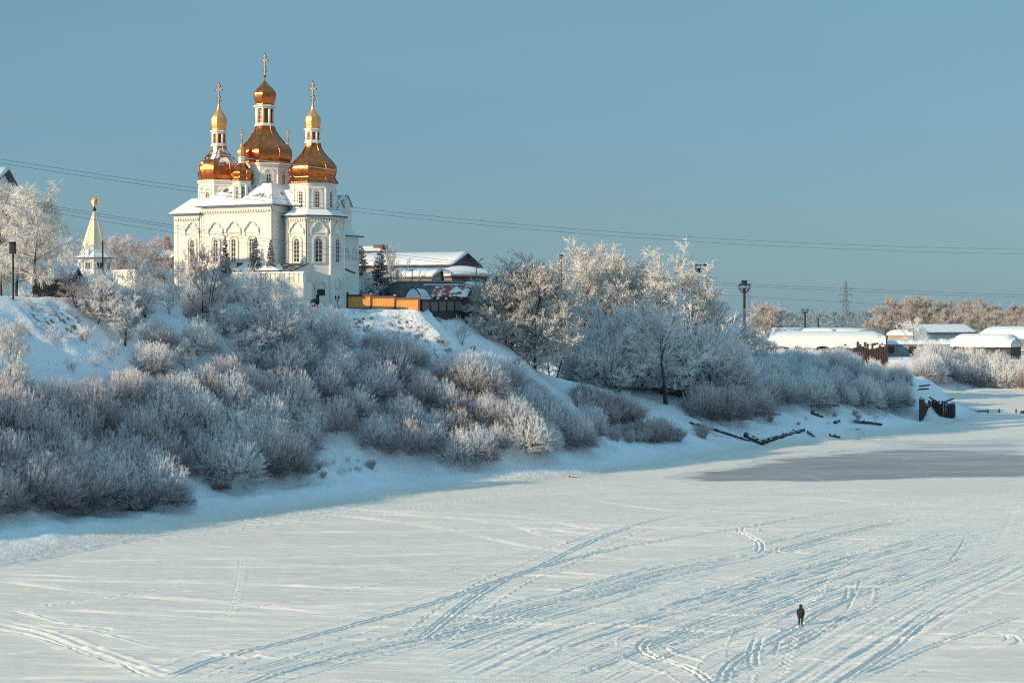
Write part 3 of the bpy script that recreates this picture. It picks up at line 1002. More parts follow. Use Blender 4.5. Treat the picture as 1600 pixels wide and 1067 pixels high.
def place(face, a, z):
    """face: (origin (x,y), angle of the outward normal) -> 4x4 whose x runs along the wall, y points out of it"""
    (ox, oy), an = face
    n = Vector((math.cos(an), math.sin(an), 0)); t = Vector((-n.y, n.x, 0))
    m = Matrix.Identity(4)
    for i in range(3):
        m[i][0] = t[i]; m[i][1] = n[i]; m[i][2] = (0, 0, 1)[i]
    m[0][3] = ox + t.x * a; m[1][3] = oy + t.y * a; m[2][3] = z
    return m


def band(mb, out, inn, y0, y1, mat=0):
    """solid band between two open outlines in x-z, from depth y0 to y1"""
    n = len(out)
    vs = [(x, y0, z) for x, z in out] + [(x, y0, z) for x, z in inn] + [(x, y1, z) for x, z in out] + [(x, y1, z) for x, z in inn]
    fs = []
    for i in range(n - 1):
        fs += [(2 * n + i, 2 * n + i + 1, 3 * n + i + 1, 3 * n + i), (i, i + 1, 2 * n + i + 1, 2 * n + i), (n + i + 1, n + i, 3 * n + i, 3 * n + i + 1)]
    fs += [(0, 2 * n, 3 * n, n), (n - 1, 2 * n - 1, 4 * n - 1, 3 * n - 1)]
    mb.add(vs, fs, mat)


def panel(mb, out, y, mat=0):
    mb.add([(x, y, z) for x, z in out], [tuple(range(len(out)))], mat)


def kokoshnik(mb, face, a, z, w, h, dep=0.34):
    mb.M = place(face, a, z)
    band(mb, ogee_outline(w, h), ogee_outline(w, h, 0.20), -0.05, dep)
    mb.box((0, 0.06, 0.05), (2 * w + 0.1, 0.24, 0.16))
    for s in (-1, 1):
        mb.box((s * (w - 0.12), 0.05, -0.28), (0.22, 0.2, 0.5))
    mb.M = Matrix.Identity(4)


def round_window(face, a, z, w, h, parent, frame=True, bars=4, name='window'):
    """glass + white muntins in one mesh, the moulded surround is its sub-part-less frame"""
    mb = MB()
    mb.M = place(face, a, z)
    panel(mb, arch_outline(w, h), 0.035, 0)
    for k in range(1, bars + 1):
        zz = h * k / (bars + 0.6)
        mb.box((0, 0.055, zz), (2 * w * 0.96, 0.05, 0.09), 1)
    mb.box((0, 0.058, h * 0.48), (0.09, 0.05, h * 0.94), 1)
    o = arch_outline(w + 0.10, h + 0.10); i = arch_outline(w, h)
    band(mb, o, i, -0.02, 0.10, 1)
    mb.M = Matrix.Identity(4)
    return mb.build(name, [M['glass'], M['muntin']], parent)


def window_surround(mb, face, a, z, w, h, dep=0.22):
    """double recess around a window: pilaster strips and arched label"""
    mb.M = place(face, a, z)
    o = arch_outline(w + 0.62, h + 0.75); i = arch_outline(w + 0.36, h + 0.48)
    band(mb, o, i, -0.03, dep)
    o = arch_outline(w + 0.28, h + 0.36); i = arch_outline(w + 0.14, h + 0.2)
    band(mb, o, i, -0.03, dep * 0.55)
    mb.box((0, dep * 0.6, -0.14), (2 * w + 1.4, dep * 1.3, 0.2))
    mb.M = Matrix.Identity(4)


def dentils(mb, a, b, z, step=0.55, mat=0, out=0.25):
    a = Vector(a); b = Vector(b)
    d = b - a; n = int(d.length / step); t = d.normalized(); nm = Vector((t.y, -t.x, 0))
    an = math.atan2(t.y, t.x)
    for k in range(n):
        p = a + t * (step * (k + 0.5)) + nm * out / 2
        mb.box((p.x, p.y, z), (step * 0.5, out, 0.36), mat, an)


def oct_pts(w, cx, cy):
    c = w / 2 / math.cos(math.pi / 8)
    return [(cx + c * math.cos(R(22.5 + 45 * k)), cy + c * math.sin(R(22.5 + 45 * k))) for k in range(8)]


def oct_face(w, cx, cy, k):
    """k-th facet: 0 = east, -1 south-east, -2 south"""
    an = R(45 * k)
    return ((cx + w / 2 * math.cos(an), cy + w / 2 * math.sin(an)), an)


def orthodox_cross(h, parent, cx, cy, z):
    mb = MB()
    t = 0.075 * h / 4.5 + 0.03
    s = h / 4.5
    mb.box((cx, cy, z + h / 2), (2 * t, 2 * t, h))
    for zz, wd in ((0.86, 0.75), (0.70, 1.45), (0.40, 0.7)):
        mb.beam((cx - wd * s / 2, cy, z + h * zz + (0.12 * s if zz == 0.40 else 0)), (cx + wd * s / 2, cy, z + h * zz - (0.12 * s if zz == 0.40 else 0)), 2.0 * t, 2.0 * t)
        for q in (-1, 1):   # trefoil ends
            ex = cx + q * wd * s / 2
            mb.lathe([(z + h * zz - 0.17 * s, 0.03), (z + h * zz - 0.1 * s, 0.15 * s), (z + h * zz + 0.1 * s, 0.15 * s), (z + h * zz + 0.17 * s, 0.03)], 8, 0, ex, cy)
    mb.lathe([(z + h - 0.2 * s, 0.03), (z + h - 0.08 * s, 0.17 * s), (z + h + 0.08 * s, 0.15 * s), (z + h + 0.2 * s, 0.03)], 8, 0, cx, cy)
    pts = [(cx + 0.55 * s * math.cos(a), cy, z + h * 0.30 + 0.5 * s * math.sin(a)) for a in [math.pi + math.pi * k / 8 for k in range(9)]]
    mb.tube(pts, 0.065 * s + 0.02, 5)
    for q in (-1, 1):      # rays between the arms
        mb.beam((cx, cy, z + h * 0.70), (cx + q * 0.42 * s, cy, z + h * 0.70 + 0.42 * s), 0.07 * s, 0.07 * s)
        mb.beam((cx, cy, z + h * 0.70), (cx + q * 0.42 * s, cy, z + h * 0.70 - 0.42 * s), 0.07 * s, 0.07 * s)
    return mb.build('cross', M['cross'], parent)


def dome_group(cx, cy, sc, dome_px, lantern, onion_px, cross_rows, drum_w, drum_z0, eave_row, gold, onion_gold, nwin=None, win=None, lat_w=0.5):
    """drum (part) > dome, lantern, onion_cupola, cross, windows (sub-parts)"""
    top = hz(eave_row, sc)
    mb = MB()
    mb.prism(oct_pts(drum_w, cx, cy), drum_z0, top - 0.55)
    mb.prism(oct_pts(drum_w + 0.35, cx, cy), top - 0.55, top - 0.25)
    mb.prism(oct_pts(drum_w + 0.75, cx, cy), top - 0.25, top)
    mb.prism(oct_pts(drum_w + 0.3, cx, cy), drum_z0 + 0.35 + (top - drum_z0) * 0.72, drum_z0 + 0.55 + (top - drum_z0) * 0.72)
    for x, y in oct_pts(drum_w - 0.12, cx, cy):         # corner pilasters
        mb.lathe([(drum_z0, 0.26), (drum_z0 + (top - drum_z0) * 0.72 + 0.3, 0.26)], 8, 0, x, y)
    p8 = oct_pts(drum_w, cx, cy)
    if win:
        for k in (-3, -2, -1, 0, 1, 3, 4):
            f = oct_face(drum_w, cx, cy, k)
            window_surround(mb, f, 0, win[0], win[1], win[2], 0.14)
    drum = mb.build('drum', M['plaster'], CH)
    if win:
        for k in (-3, -2, -1, 0):
            round_window(oct_face(drum_w, cx, cy, k), 0, win[0], win[1], win[2], drum, bars=win[3])
    # dome
    prof = [(hz(y, sc), max(w / sc * 0.965, 0.05)) for y, w in dome_px]
    mb = MB()
    mb.facet_lathe(prof, 8, 22.5, 0, cx, cy, True, 5)
    c = 1 / math.cos(math.pi / 8)
    for k in range(8):       # ribs over the seams
        a = R(22.5 + 45 * k)
        mb.tube([(cx + r * c * math.cos(a), cy + r * c * math.sin(a), z) for z, r in prof], 0.09, 5, 0, True)
    # scalloped gilt fringe under the dome
    r0 = prof[0][1]
    for k in range(8):
        an = R(45 * k); t = Vector((-math.sin(an), math.cos(an))); n = Vector((math.cos(an), math.sin(an)))
        hwid = r0 * math.tan(math.pi / 8)
        for q in range(7):
            p = n * (r0 + 0.02) + t * (hwid * (2 * (q + 0.5) / 7 - 1))
            mb.box((cx + p.x, cy + p.y, prof[0][0] - 0.12), (0.05, hwid * 0.2, 0.24), 0, an)
    mb.build('dome', gold, drum)
    # lantern
    z1, z2, w = hz(lantern[0], sc), hz(lantern[1], sc), lantern[2] / sc
    mb = MB()
    mb.prism(oct_pts(w * 0.80, cx, cy), z1, z2, 1)
    mb.prism(oct_pts(w * 1.12, cx, cy), z1 - 0.12, z1 + 0.22, 0)
    mb.prism(oct_pts(w * 1.04, cx, cy), z1 + 0.22, z1 + 0.42, 0)
    mb.prism(oct_pts(w * 1.04, cx, cy), z2 - 0.45, z2 - 0.12, 0)
    mb.prism(oct_pts(w * 1.22, cx, cy), z2 - 0.12, z2 + 0.15, 0)
    for x, y in oct_pts(w * 0.90, cx, cy):
        mb.lathe([(z1 + 0.4, w * 0.075), (z2 - 0.4, w * 0.075)], 6, 0, x, y)
    for k in range(8):
        f = oct_face(w * 0.80, cx, cy, k)
        mb.M = place(f, 0, z1 + 0.5)
        hh = z2 - z1 - 1.0
        band(mb, arch_outline(w * 0.13, hh), arch_outline(w * 0.09, hh - 0.06), -0.02, 0.07, 2)
        for q in range(1, 5):
            mb.box((0, 0.04, hh * q / 5.2), (w * 0.2, 0.05, 0.07), 2)
        mb.M = Matrix.Identity(4)
    mb.build('lantern', [M['plaster'], M['dark_lattice'], gold], drum)
    prof = [(hz(y, sc), max(w / sc * 0.97, 0.05)) for y, w in onion_px]
    mb = MB()
    mb.facet_lathe(prof, 8, 22.5, 0, cx, cy, True, 4)
    mb.lathe([(prof[-1][0] - 0.3, 0.10), (hz(cross_rows[1], sc), 0.085)], 6, 0, cx, cy)
    zb = hz(cross_rows[1], sc)
    mb.lathe([(zb - 0.25, 0.05), (zb - 0.12, 0.28), (zb + 0.12, 0.28), (zb + 0.25, 0.05)], 8, 0, cx, cy)
    mb.build('onion_cupola', onion_gold, drum)
    orthodox_cross(hz(cross_rows[0], sc) - zb, drum, cx, cy, zb)
    return drum


# --- walls
def frustum(mb, r0, z0, r1, z1, mat=0, th=0.22):
    """hipped roof between two rectangles (x0, y0, x1, y1) with a thin eave edge"""
    a = [(r0[0], r0[1]), (r0[2], r0[1]), (r0[2], r0[3]), (r0[0], r0[3])]
    b = [(r1[0], r1[1]), (r1[2], r1[1]), (r1[2], r1[3]), (r1[0], r1[3])]
    n = 4
    vs = [(x, y, z0 - th) for x, y in a] + [(x, y, z0) for x, y in a] + [(x, y, z1) for x, y in b]
    fs = [(3, 2, 1, 0), (8, 9, 10, 11)]
    for i in range(4):
        j = (i + 1) % 4
        mb.add([vs[i], vs[j], vs[4 + j], vs[4 + i]], [(0, 1, 2, 3)], 1)
    mb.add(vs, fs + [(4 + i, 4 + (i + 1) % 4, 8 + (i + 1) % 4, 8 + i) for i in range(4)], mat)


FV, FU = 1.85, -1.3          # the long front wall stands a little behind the gallery line
FRONT = ((FU, FV), R(-90))
EAST = ((FU, FV), 0.0)
H_MAIN = hz(322, 8.86); H_WEST = hz(335, 8.72)
OFF = Matrix.Translation((FU, FV, 0))

# central block with its front wall
mb = MB(); mb.M = OFF
mb.box2((-15.0, 0, -3), (0, 16, H_MAIN))
mb.box2((-15.0, -0.16, H_MAIN - 0.75), (0.16, 16.1, H_MAIN - 0.2))
dentils(mb, (-15.0, -0.16, 0), (0.1, -0.16, 0), H_MAIN - 0.98)
dentils(mb, (0.16, 0.2, 0), (0.16, 8, 0), H_MAIN - 0.98)
mb.box2((-0.85, -0.13, -2), (0.13, 0.5, H_MAIN - 0.75))
mb.box2((-15.05, -0.10, -2), (-14.5, 0.2, H_MAIN - 0.75))
WZ = hz(409, 8.8); WHT = (409 - 375) / 8.8
for u in (-11.9, -8.0, -4.1):
    kokoshnik(mb, FRONT, u, hz(364.5, 8.8), 1.62, 2.05)
    window_surround(mb, FRONT, u, WZ, 0.42, WHT)
central = mb.build('central_block', M['plaster'], CH)
for u in (-11.9, -8.0, -4.1):
    round_window(FRONT, u, WZ, 0.42, WHT, central)
# west block
mb = MB(); mb.M = OFF
mb.box2((-21.0, 0.004, -3), (-15.0, 15.99, H_WEST))
mb.box2((-21.15, -0.15, H_WEST - 0.7), (-15.06, 16.05, H_WEST - 0.2))
dentils(mb, (-21.0, -0.15, 0), (-15.1, -0.15, 0), H_WEST - 0.95)
mb.box2((-21.12, -0.12, -2), (-20.3, 0.3, H_WEST - 0.7))
mb.box2((-18.95, -0.06, -2), (-18.75, 0.2, H_WEST - 0.7))
kokoshnik(mb, FRONT, -17.1, hz(364.5, 8.75), 1.62, 2.05)
window_surround(mb, FRONT, -17.1, WZ, 0.42, WHT)
west = mb.build('west_block', M['plaster'], CH)
round_window(FRONT, -17.1, WZ, 0.42, WHT, west)
# roofs
mb = MB(); mb.M = OFF
frustum(mb, (-15.6, -0.95, 0.95, 17), H_MAIN + 0.12, (-10.9, 3.6, -2.5, 11.7), H_MAIN + 4.1)
mb.build('roof', [M['roof_patchy'], M['eave']], central)
mb = MB(); mb.M = OFF   # front gablet ridge towards the small cupola
mb.add([(-9.4, 0.5, H_MAIN + 0.95), (-5.0, 0.5, H_MAIN + 0.95), (-7.2, 1.4, H_MAIN + 2.3), (-7.2, 6.0, H_MAIN + 4.0), (-10.7, 5.4, H_MAIN + 3.4), (-3.7, 5.4, H_MAIN + 3.4)],
       [(0, 1, 2), (1, 5, 3, 2), (0, 2, 3, 4)])
mb.build('roof_hip', M['snow'], central)
mb = MB(); mb.M = OFF
frustum(mb, (-21.9, -0.85, -14.9, 16.9), H_WEST + 0.1, (-20.4, 4.0, -15.0, 11.0), H_WEST + 3.1)
mb.build('roof', [M['snow'], M['eave']], west)
mb = MB()   # small roof between the centre and the apse
frustum(mb, (-2.0, 5.4, 2.5, 13.6), H_MAIN + 0.05, (-4.0, 7.0, -1.2, 12.0), H_MAIN + 2.9)
mb.build('link_roof', [M['snow'], M['eave']], CH)

# apse: octagon, tall lower storey
AX, AY, AW = 2.3, 9.5, 10.1
AE = hz(337, 8.95)
mb = MB()
mb.prism(oct_pts(AW, AX, AY), -4, AE - 0.6)
mb.prism(oct_pts(AW + 0.3, AX, AY), AE - 0.6, AE - 0.15)
mb.prism(oct_pts(AW + 0.35, AX, AY), -4, hz(462, 8.95))
pts = oct_pts(AW, AX, AY)
for i in range(8):
    a = Vector((*pts[i - 1], 0)); b = Vector((*pts[i], 0))
    dentils(mb, a, b, AE - 0.85, 0.5)
    x, y = pts[i]
    mb.lathe([(-3, 0.27), (AE - 0.6, 0.27)], 8, 0, x, y)
AWZ = hz(409, 8.95); AWH = (409 - 373.5) / 8.95
for k in (-2, -1, 0, 1):
    f = oct_face(AW, AX, AY, k)
    kokoshnik(mb, f, 0, hz(364.5, 8.95), 1.55, 2.05)
    window_surround(mb, f, 0, AWZ, 0.50 if k != -1 else 0.56, AWH)
# side niches and the door hood
f = oct_face(AW, AX, AY, -1)
mb.M = place(f, 0.35, hz(450, 8.95))
band(mb, arch_outline(1.05, 1.35), arch_outline(0.82, 1.12), -0.05, 0.38)
mb.box((0, 0.12, 0.0), (2.2, 0.36, 0.16))
mb.box((-0.85, 0.1, -1.7), (0.3, 0.3, 3.3)); mb.box((0.85, 0.1, -1.7), (0.3, 0.3, 3.3))
mb.M = place(oct_face(AW, AX, AY, 0), 0.2, hz(449, 8.95))
band(mb, arch_outline(0.95, 1.75), arch_outline(0.72, 1.5), -0.05, 0.36)
mb.box((0, 0.1, 0.0), (2.0, 0.3, 0.14))
mb.M = Matrix.Identity(4)
apse = mb.build('apse', M['plaster'], CH)
for k in (-2, -1, 0, 1):
    round_window(oct_face(AW, AX, AY, k), 0, AWZ, 0.50 if k != -1 else 0.56, AWH, apse, bars=5)
mb = MB()
mb.M = place(f, 0.35, hz(482, 8.95))
mb.box((0, 0.02, 1.65), (1.4, 0.16, 3.3))
for q in (-0.35, 0.35):
    mb.box((q, 0.11, 1.6), (0.5, 0.06, 2.6))
mb.build('door', M['iron'], apse)
mb = MB()
o8 = oct_pts(AW + 1.5, AX, AY); i8 = oct_pts(8.0, AX, AY)
mb.prism(o8, AE - 0.14, AE + 0.06, 1)
mb.prism(oct_pts(AW + 1.42, AX, AY), AE + 0.06, AE + 1.15, 0, i8)
mb.build('apse_roof', [M['roof_patchy'], M['eave']], apse)
for (x, y, zt_, par) in ((FU + 0.25, FV - 0.05, H_MAIN - 0.3, central), (FU - 15.2, FV - 0.2, H_WEST - 0.3, west), (oct_pts(AW + 0.25, AX, AY)[6][0], oct_pts(AW + 0.25, AX, AY)[6][1] - 0.1, AE - 0.3, apse)):
    mb = MB(); mb.tube([(x, y - 0.25, zt_), (x, y - 0.12, zt_ - 0.7), (x, y - 0.12, -2)], 0.075, 6); mb.build('downpipe', M['steel'], par)

# the five gilded heads
dome_group(-8.0, 9.5, 8.66,
           [(258, 38), (255, 37), (250, 39.5), (243, 40.5), (237, 39.5), (231, 36), (226, 31), (221, 27), (214, 21.5), (207, 17), (200, 14.5)],
           (198, 168, 27), [(168, 16), (165, 14), (160, 15.5), (153, 17), (147, 16.5), (141, 13), (136, 8), (131, 3.5), (128, 1.5)],
           (86, 121), 7.9, H_MAIN - 0.5, 258, M['gold'], M['gold'], win=(hz(291, 8.66), 0.33, 2.2, 3))
dome_group(2.3, 9.5, 8.80,
           [(286.5, 38.5), (284, 36), (279, 33), (274, 34.5), (268, 35.5), (262, 35), (257, 32), (252, 28), (246, 22), (240, 17), (232, 12.5), (224, 11)],
           (224, 204, 21.5), [(203, 13), (201, 11), (196, 11.5), (190, 12), (184, 11), (179, 7), (174, 3.5), (168, 1.8), (165, 1.2)],
           (129, 167), 7.5, AE + 0.6, 287, M['gold'], M['pale_gold'], win=(hz(326, 8.8), 0.34, 2.7, 4))
dome_group(-18.2, 9.5, 8.53,
           [(282, 29.5), (279, 30.5), (275, 31.5), (268, 32), (261, 31), (254, 28), (248, 22), (242, 16.5), (236, 12), (229, 10)],
           (229, 207, 21), [(206, 12.5), (204, 10.5), (198, 11.5), (191, 12), (185, 11), (180, 8), (174, 4), (168, 2), (165, 1.3)],
           (131, 168), 6.9, H_WEST + 1.5, 284, M['gold_snowy'], M['pale_gold'], win=(hz(315, 8.53), 0.36, 1.4, 2))
for cx_, cy_, sc_ in ((-8.8, 3.6, 8.85), (-8.0, 16.6, 8.5)):
    dome_group(cx_, cy_, sc_,
               [(281, 16.5), (278, 14.5), (272, 15), (268, 14.5), (263, 11), (258, 7), (255, 5.5)],
               (255, 246, 9.5), [(246, 4.5), (243, 5.5), (238, 7), (234, 6), (230, 3), (226, 1.2)],
               (203, 226), 2.75, H_MAIN + 0.3, 281.5, M['gold'], M['pale_gold'], win=(hz(312, 8.85), 0.22, 2.2, 2))

# north porch tower behind the apse, with two keel gables on its shaded side
mb = MB()
NZ = hz(331, 8.43)
mb.box2((-6, 21.0, -3), (0, 25.8, NZ))
for yv, w, h0 in ((21.9, 0.95, NZ), (24.2, 1.35, NZ + 0.05)):
    top = NZ + (1.9 if w < 1 else 2.9)
    vs = [(-5.9, yv - w, h0 - 0.2), (0.12, yv - w, h0 - 0.2), (0.12, yv + w, h0 - 0.2), (-5.9, yv + w, h0 - 0.2),
          (-5.9, yv - w, h0 + (top - h0) * 0.35), (0.12, yv - w, h0 + (top - h0) * 0.35), (0.12, yv + w, h0 + (top - h0) * 0.35), (-5.9, yv + w, h0 + (top - h0) * 0.35),
          (-5.9, yv, top), (0.12, yv, top)]
    mb.add(vs, [(0, 1, 5, 4), (2, 3, 7, 6), (1, 2, 6, 9, 5), (3, 0, 4, 8, 7), (4, 5, 9, 8), (6, 7, 8, 9)])
mb.box2((-4, 20.5, -3), (1.3, 26.2, hz(369, 8.43)))
kokoshnik(mb, ((1.3, 0), 0.0), 22.0, hz(402, 8.43), 0.75, 1.6); kokoshnik(mb, ((1.3, 0), 0.0), 24.6, hz(402, 8.43), 0.75, 1.6)
mb.box2((1.1, 20.6, hz(405, 8.43)), (1.45, 26.1, hz(403, 8.43)))
porch = mb.build('north_porch', M['plaster'], CH)
for yv, w, h0 in ((21.9, 0.95, NZ), (24.2, 1.35, NZ + 0.05)):
    top = NZ + (1.9 if w < 1 else 2.9); m = h0 + (top - h0) * 0.35
    mb = MB()
    for s in (-1, 1):
        mb.add([(-6.0, yv, top + 0.03), (-6.0, yv + s * (w + 0.2), m - 0.15), (0.33, yv + s * (w + 0.2), m - 0.15), (0.33, yv, top + 0.03),
                (-6.0, yv, top + 0.27), (-6.0, yv + s * (w + 0.2), m + 0.1), (0.33, yv + s * (w + 0.2), m + 0.1), (0.33, yv, top + 0.27)],
               [(0, 1, 2, 3), (7, 6, 5, 4), (0, 4, 5, 1), (1, 5, 6, 2), (2, 6, 7, 3), (3, 7, 4, 0)])
    mb.build('gable_roof', M['grey_roof'], porch)
mb = MB()
frustum(mb, (-4.3, 19.9, 2.1, 26.9), hz(368.5, 8.43), (-4.0, 21.2, 0.2, 25.6), hz(360, 8.43))
mb.build('porch_roof', [M['snow'], M['eave']], porch)
mb = MB()    # little lean-to roof on the shaded side
mb.beam((4.3, 13.5, hz(415, 8.6)), (7.2, 15.6, hz(428, 8.6)), 2.4, 0.22)
mb.build('lean_to_roof', M['eave'], porch)

# ------------------------------------------------------------------ gallery with a bare metal roof in front of the apse
g = thing('porch_building', 'low white porch with bare dark metal roof against the church apse', 'building', (-41.65, 288.0, 27.3), R(-27.0))
mb = MB()
hw = hz(424.5, 9.1)
mb.box2((-0.6, -3.2, -3), (6.2, 1.9, hw))
mb.add([(6.2, -3.2, hw), (6.2, 1.9, hw), (6.2, 1.9, hw + 1.2)], [(0, 1, 2)])
mb.box2((6.2, -2.4, -3), (7.4, 1.4, hw - 1.9))
mb.build('wall', M['plaster'], g)
mb = MB()
mb.add([(-1.2, -3.7, hw + 0.02), (6.45, -3.7, hw + 0.02), (6.45, 2.0, hw + 1.45), (-1.2, 2.0, hw + 1.45),
        (-1.2, -3.7, hw - 0.14), (6.45, -3.7, hw - 0.14), (6.45, 2.0, hw + 1.29), (-1.2, 2.0, hw + 1.29)],
       [(0, 1, 2, 3), (7, 6, 5, 4), (0, 4, 5, 1), (1, 5, 6, 2), (2, 6, 7, 3), (3, 7, 4, 0)])
for k in range(8):
    x = -1.1 + k * 1.05
    mb.beam((x, -3.7, hw + 0.05), (x, 2.0, hw + 1.48), 0.08, 0.08)
mb.build('roof', M['roof_metal'], g)

# courtyard wall with slotted crest
def crenel_wall(name, label, p0, p1, h, z0):
    p0 = Vector(p0); p1 = Vector(p1); d = p1 - p0; L = d.length
    rz = math.atan2(d.y, d.x)
    t = thing(name, label, 'wall', (p0.x, p0.y, z0), rz)
    mb = MB()
    mb.box2((0, -0.4, -4), (L, 0.4, h - 1.9))
    n = int(L / 0.85); st = L / n
    for k in range(n):
        mb.box2((k * st + 0.13, -0.32, h - 1.9), ((k + 1) * st - 0.13, 0.32, h - 0.25))
    mb.box2((0, -0.18, h - 1.9), (L, 0.3, h - 0.3))
    mb.box2((-0.08, -0.48, h - 2.1), (L + 0.08, 0.48, h - 1.95))
    mb.build('masonry', M['plaster'], t)
    mb = MB()
    mb.box2((-0.1, -0.46, h - 0.25), (L + 0.1, 0.46, h + 0.02))
    mb.build('snow_cap', M['snow'], t)
    return t


a = at(366, 440, 282); b = at(476, 440, 277)
crenel_wall('courtyard_wall', 'white courtyard wall with slotted crest in front of the church', (a.x, a.y, 0), (b.x, b.y, 0), at(0, 425, 279).z - 27.3, 27.3)
a = at(178, 440, 298); b = at(214, 440, 292)
crenel_wall('monastery_wall', 'short stretch of slotted white wall right of the pale tent tower', (a.x, a.y, 0), (b.x, b.y, 0), at(0, 422, 295).z - 27.3, 27.3)

# snow covered outbuilding behind the courtyard wall
p = at(366, 440, 287)
t = thing('outbuilding', 'low outbuilding under smooth snow behind the slotted courtyard wall', 'building', (p.x, p.y, 27.3), R(-27))
mb = MB(); zz = at(0, 424, 286).z - 27.3
mb.box2((0, 0, -2), (9.2, 5.5, zz))
mb.build('wall', M['plaster'], t)
mb = MB()
frustum(mb, (-0.5, -0.6, 9.8, 6.1), zz + 0.12, (1.6, 2.0, 4.5, 3.5), zz + 1.75)
mb.build('roof', [M['snow'], M['eave']], t)
mb = MB(); mb.box((0.3, 1.2, zz + 0.75), (0.75, 0.75, 1.6)); mb.box((0.3, 1.2, zz + 1.6), (0.95, 0.95, 0.14), 1)
mb.build('chimney', [M['red_brick'], M['snow']], t)

# tent tower with the gilded angel
p = at(148, 430, 300)
sc = FPX / 300
TW = thing('tent_tower', 'small white tower with pale pointed tent roof at left of the church', 'tower', (p.x, p.y, 27.3), R(-12))
zt = lambda y: (HORIZON - y) / sc + CAM_H - 27.3
mb = MB()
mb.prism(oct_pts(5.2, 0, 0), -3, zt(404))
mb.prism(oct_pts(5.55, 0, 0), zt(405.5), zt(402.5))
mb.prism(oct_pts(5.5, 0, 0), zt(425), zt(423))
for x, y in oct_pts(5.1, 0, 0):
    mb.lathe([(-2, 0.24), (zt(405), 0.24)], 6, 0, x, y)
w = mb.build('wall', M['plaster'], TW)
for k in (-3, -2, -1, 0):
    mb = MB(); mb.M = place(oct_face(5.2, 0, 0, k), 0, zt(421))
    panel(mb, [(-0.5, 0), (0.5, 0), (0.5, 1.15), (-0.5, 1.15)], 0.03, 0)
    band(mb, [(-0.66, 0), (-0.66, 1.3), (0.66, 1.3), (0.66, 0)], [(-0.5, 0), (-0.5, 1.15), (0.5, 1.15), (0.5, 0)], -0.02, 0.12, 1)
    mb.box((0, 0.05, 0.55), (0.07, 0.05, 1.1), 1)
    mb.build('window', [M['glass'], M['plaster']], w)
mb = MB()
mb.facet_lathe([(zt(403), 3.35), (zt(400), 3.0), (zt(396), 2.45), (zt(390), 2.18)], 8, 22.5, 1, 0, 0, False)
mb.facet_lathe([(zt(390), 2.16), (zt(332), 0.26), (zt(330), 0.12)], 8, 22.5, 0, 0, 0, False)
mb.prism(oct_pts(6.6, 0, 0), zt(404), zt(403) - 0.004, 2)
for k in range(8):
    a = R(22.5 + 45 * k); c = 1 / math.cos(math.pi / 8)
    mb.tube([(2.17 * c * math.cos(a), 2.17 * c * math.sin(a), zt(390)), (0.27 * c * math.cos(a), 0.27 * c * math.sin(a), zt(332))], 0.035, 5, 0)
tr = mb.build('tent_roof', [M['tent_boards'], M['snow'], M['eave'], M['log']], TW)
mb = MB()
zb = zt(328)
mb.lathe([(zb - 0.45, 0.10), (zb - 0.22, 0.26), (zb, 0.34), (zb + 0.22, 0.26), (zb + 0.45, 0.08)], 12, 0)
mb.build('finial_ball', M['iron'], TW)
mb = MB()
z0 = zb + 0.45
mb.lathe([(z0, 0.30), (z0 + 0.3, 0.24), (z0 + 0.9, 0.17), (z0 + 1.25, 0.23), (z0 + 1.5, 0.17), (z0 + 1.58, 0.07)], 10, 0)
mb.lathe([(z0 + 1.55, 0.06), (z0 + 1.66, 0.12), (z0 + 1.82, 0.13), (z0 + 1.93, 0.05)], 10, 0)
for s in (-1, 1):      # folded wings
    mb.add([(s * 0.12, 0.12, z0 + 1.4), (s * 0.55, 0.22, z0 + 1.6), (s * 0.68, 0.24, z0 + 1.0), (s * 0.48, 0.22, z0 + 0.3), (s * 0.14, 0.14, z0 + 0.7),
            (s * 0.12, 0.20, z0 + 1.4), (s * 0.55, 0.28, z0 + 1.6), (s * 0.68, 0.30, z0 + 1.0), (s * 0.48, 0.28, z0 + 0.3), (s * 0.14, 0.22, z0 + 0.7)],
           [(0, 1, 2, 3, 4), (9, 8, 7, 6, 5)] + [(i, (i + 1) % 5, 5 + (i + 1) % 5, 5 + i) for i in range(5)])
mb.tube([(0.2, 0, z0 + 1.35), (0.45, -0.1, z0 + 1.6), (0.34, -0.15, z0 + 2.35)], [0.09, 0.07, 0.06], 6)
mb.tube([(-0.2, 0, z0 + 1.3), (-0.5, -0.12, z0 + 1.4), (-0.85, -0.2, z0 + 1.55)], [0.09, 0.07, 0.05], 6)
mb.tube([(-0.3, -0.2, z0 + 1.62), (-1.05, -0.3, z0 + 1.5)], [0.03, 0.10], 6)
mb.build('angel_statue', M['pale_gold'], TW)

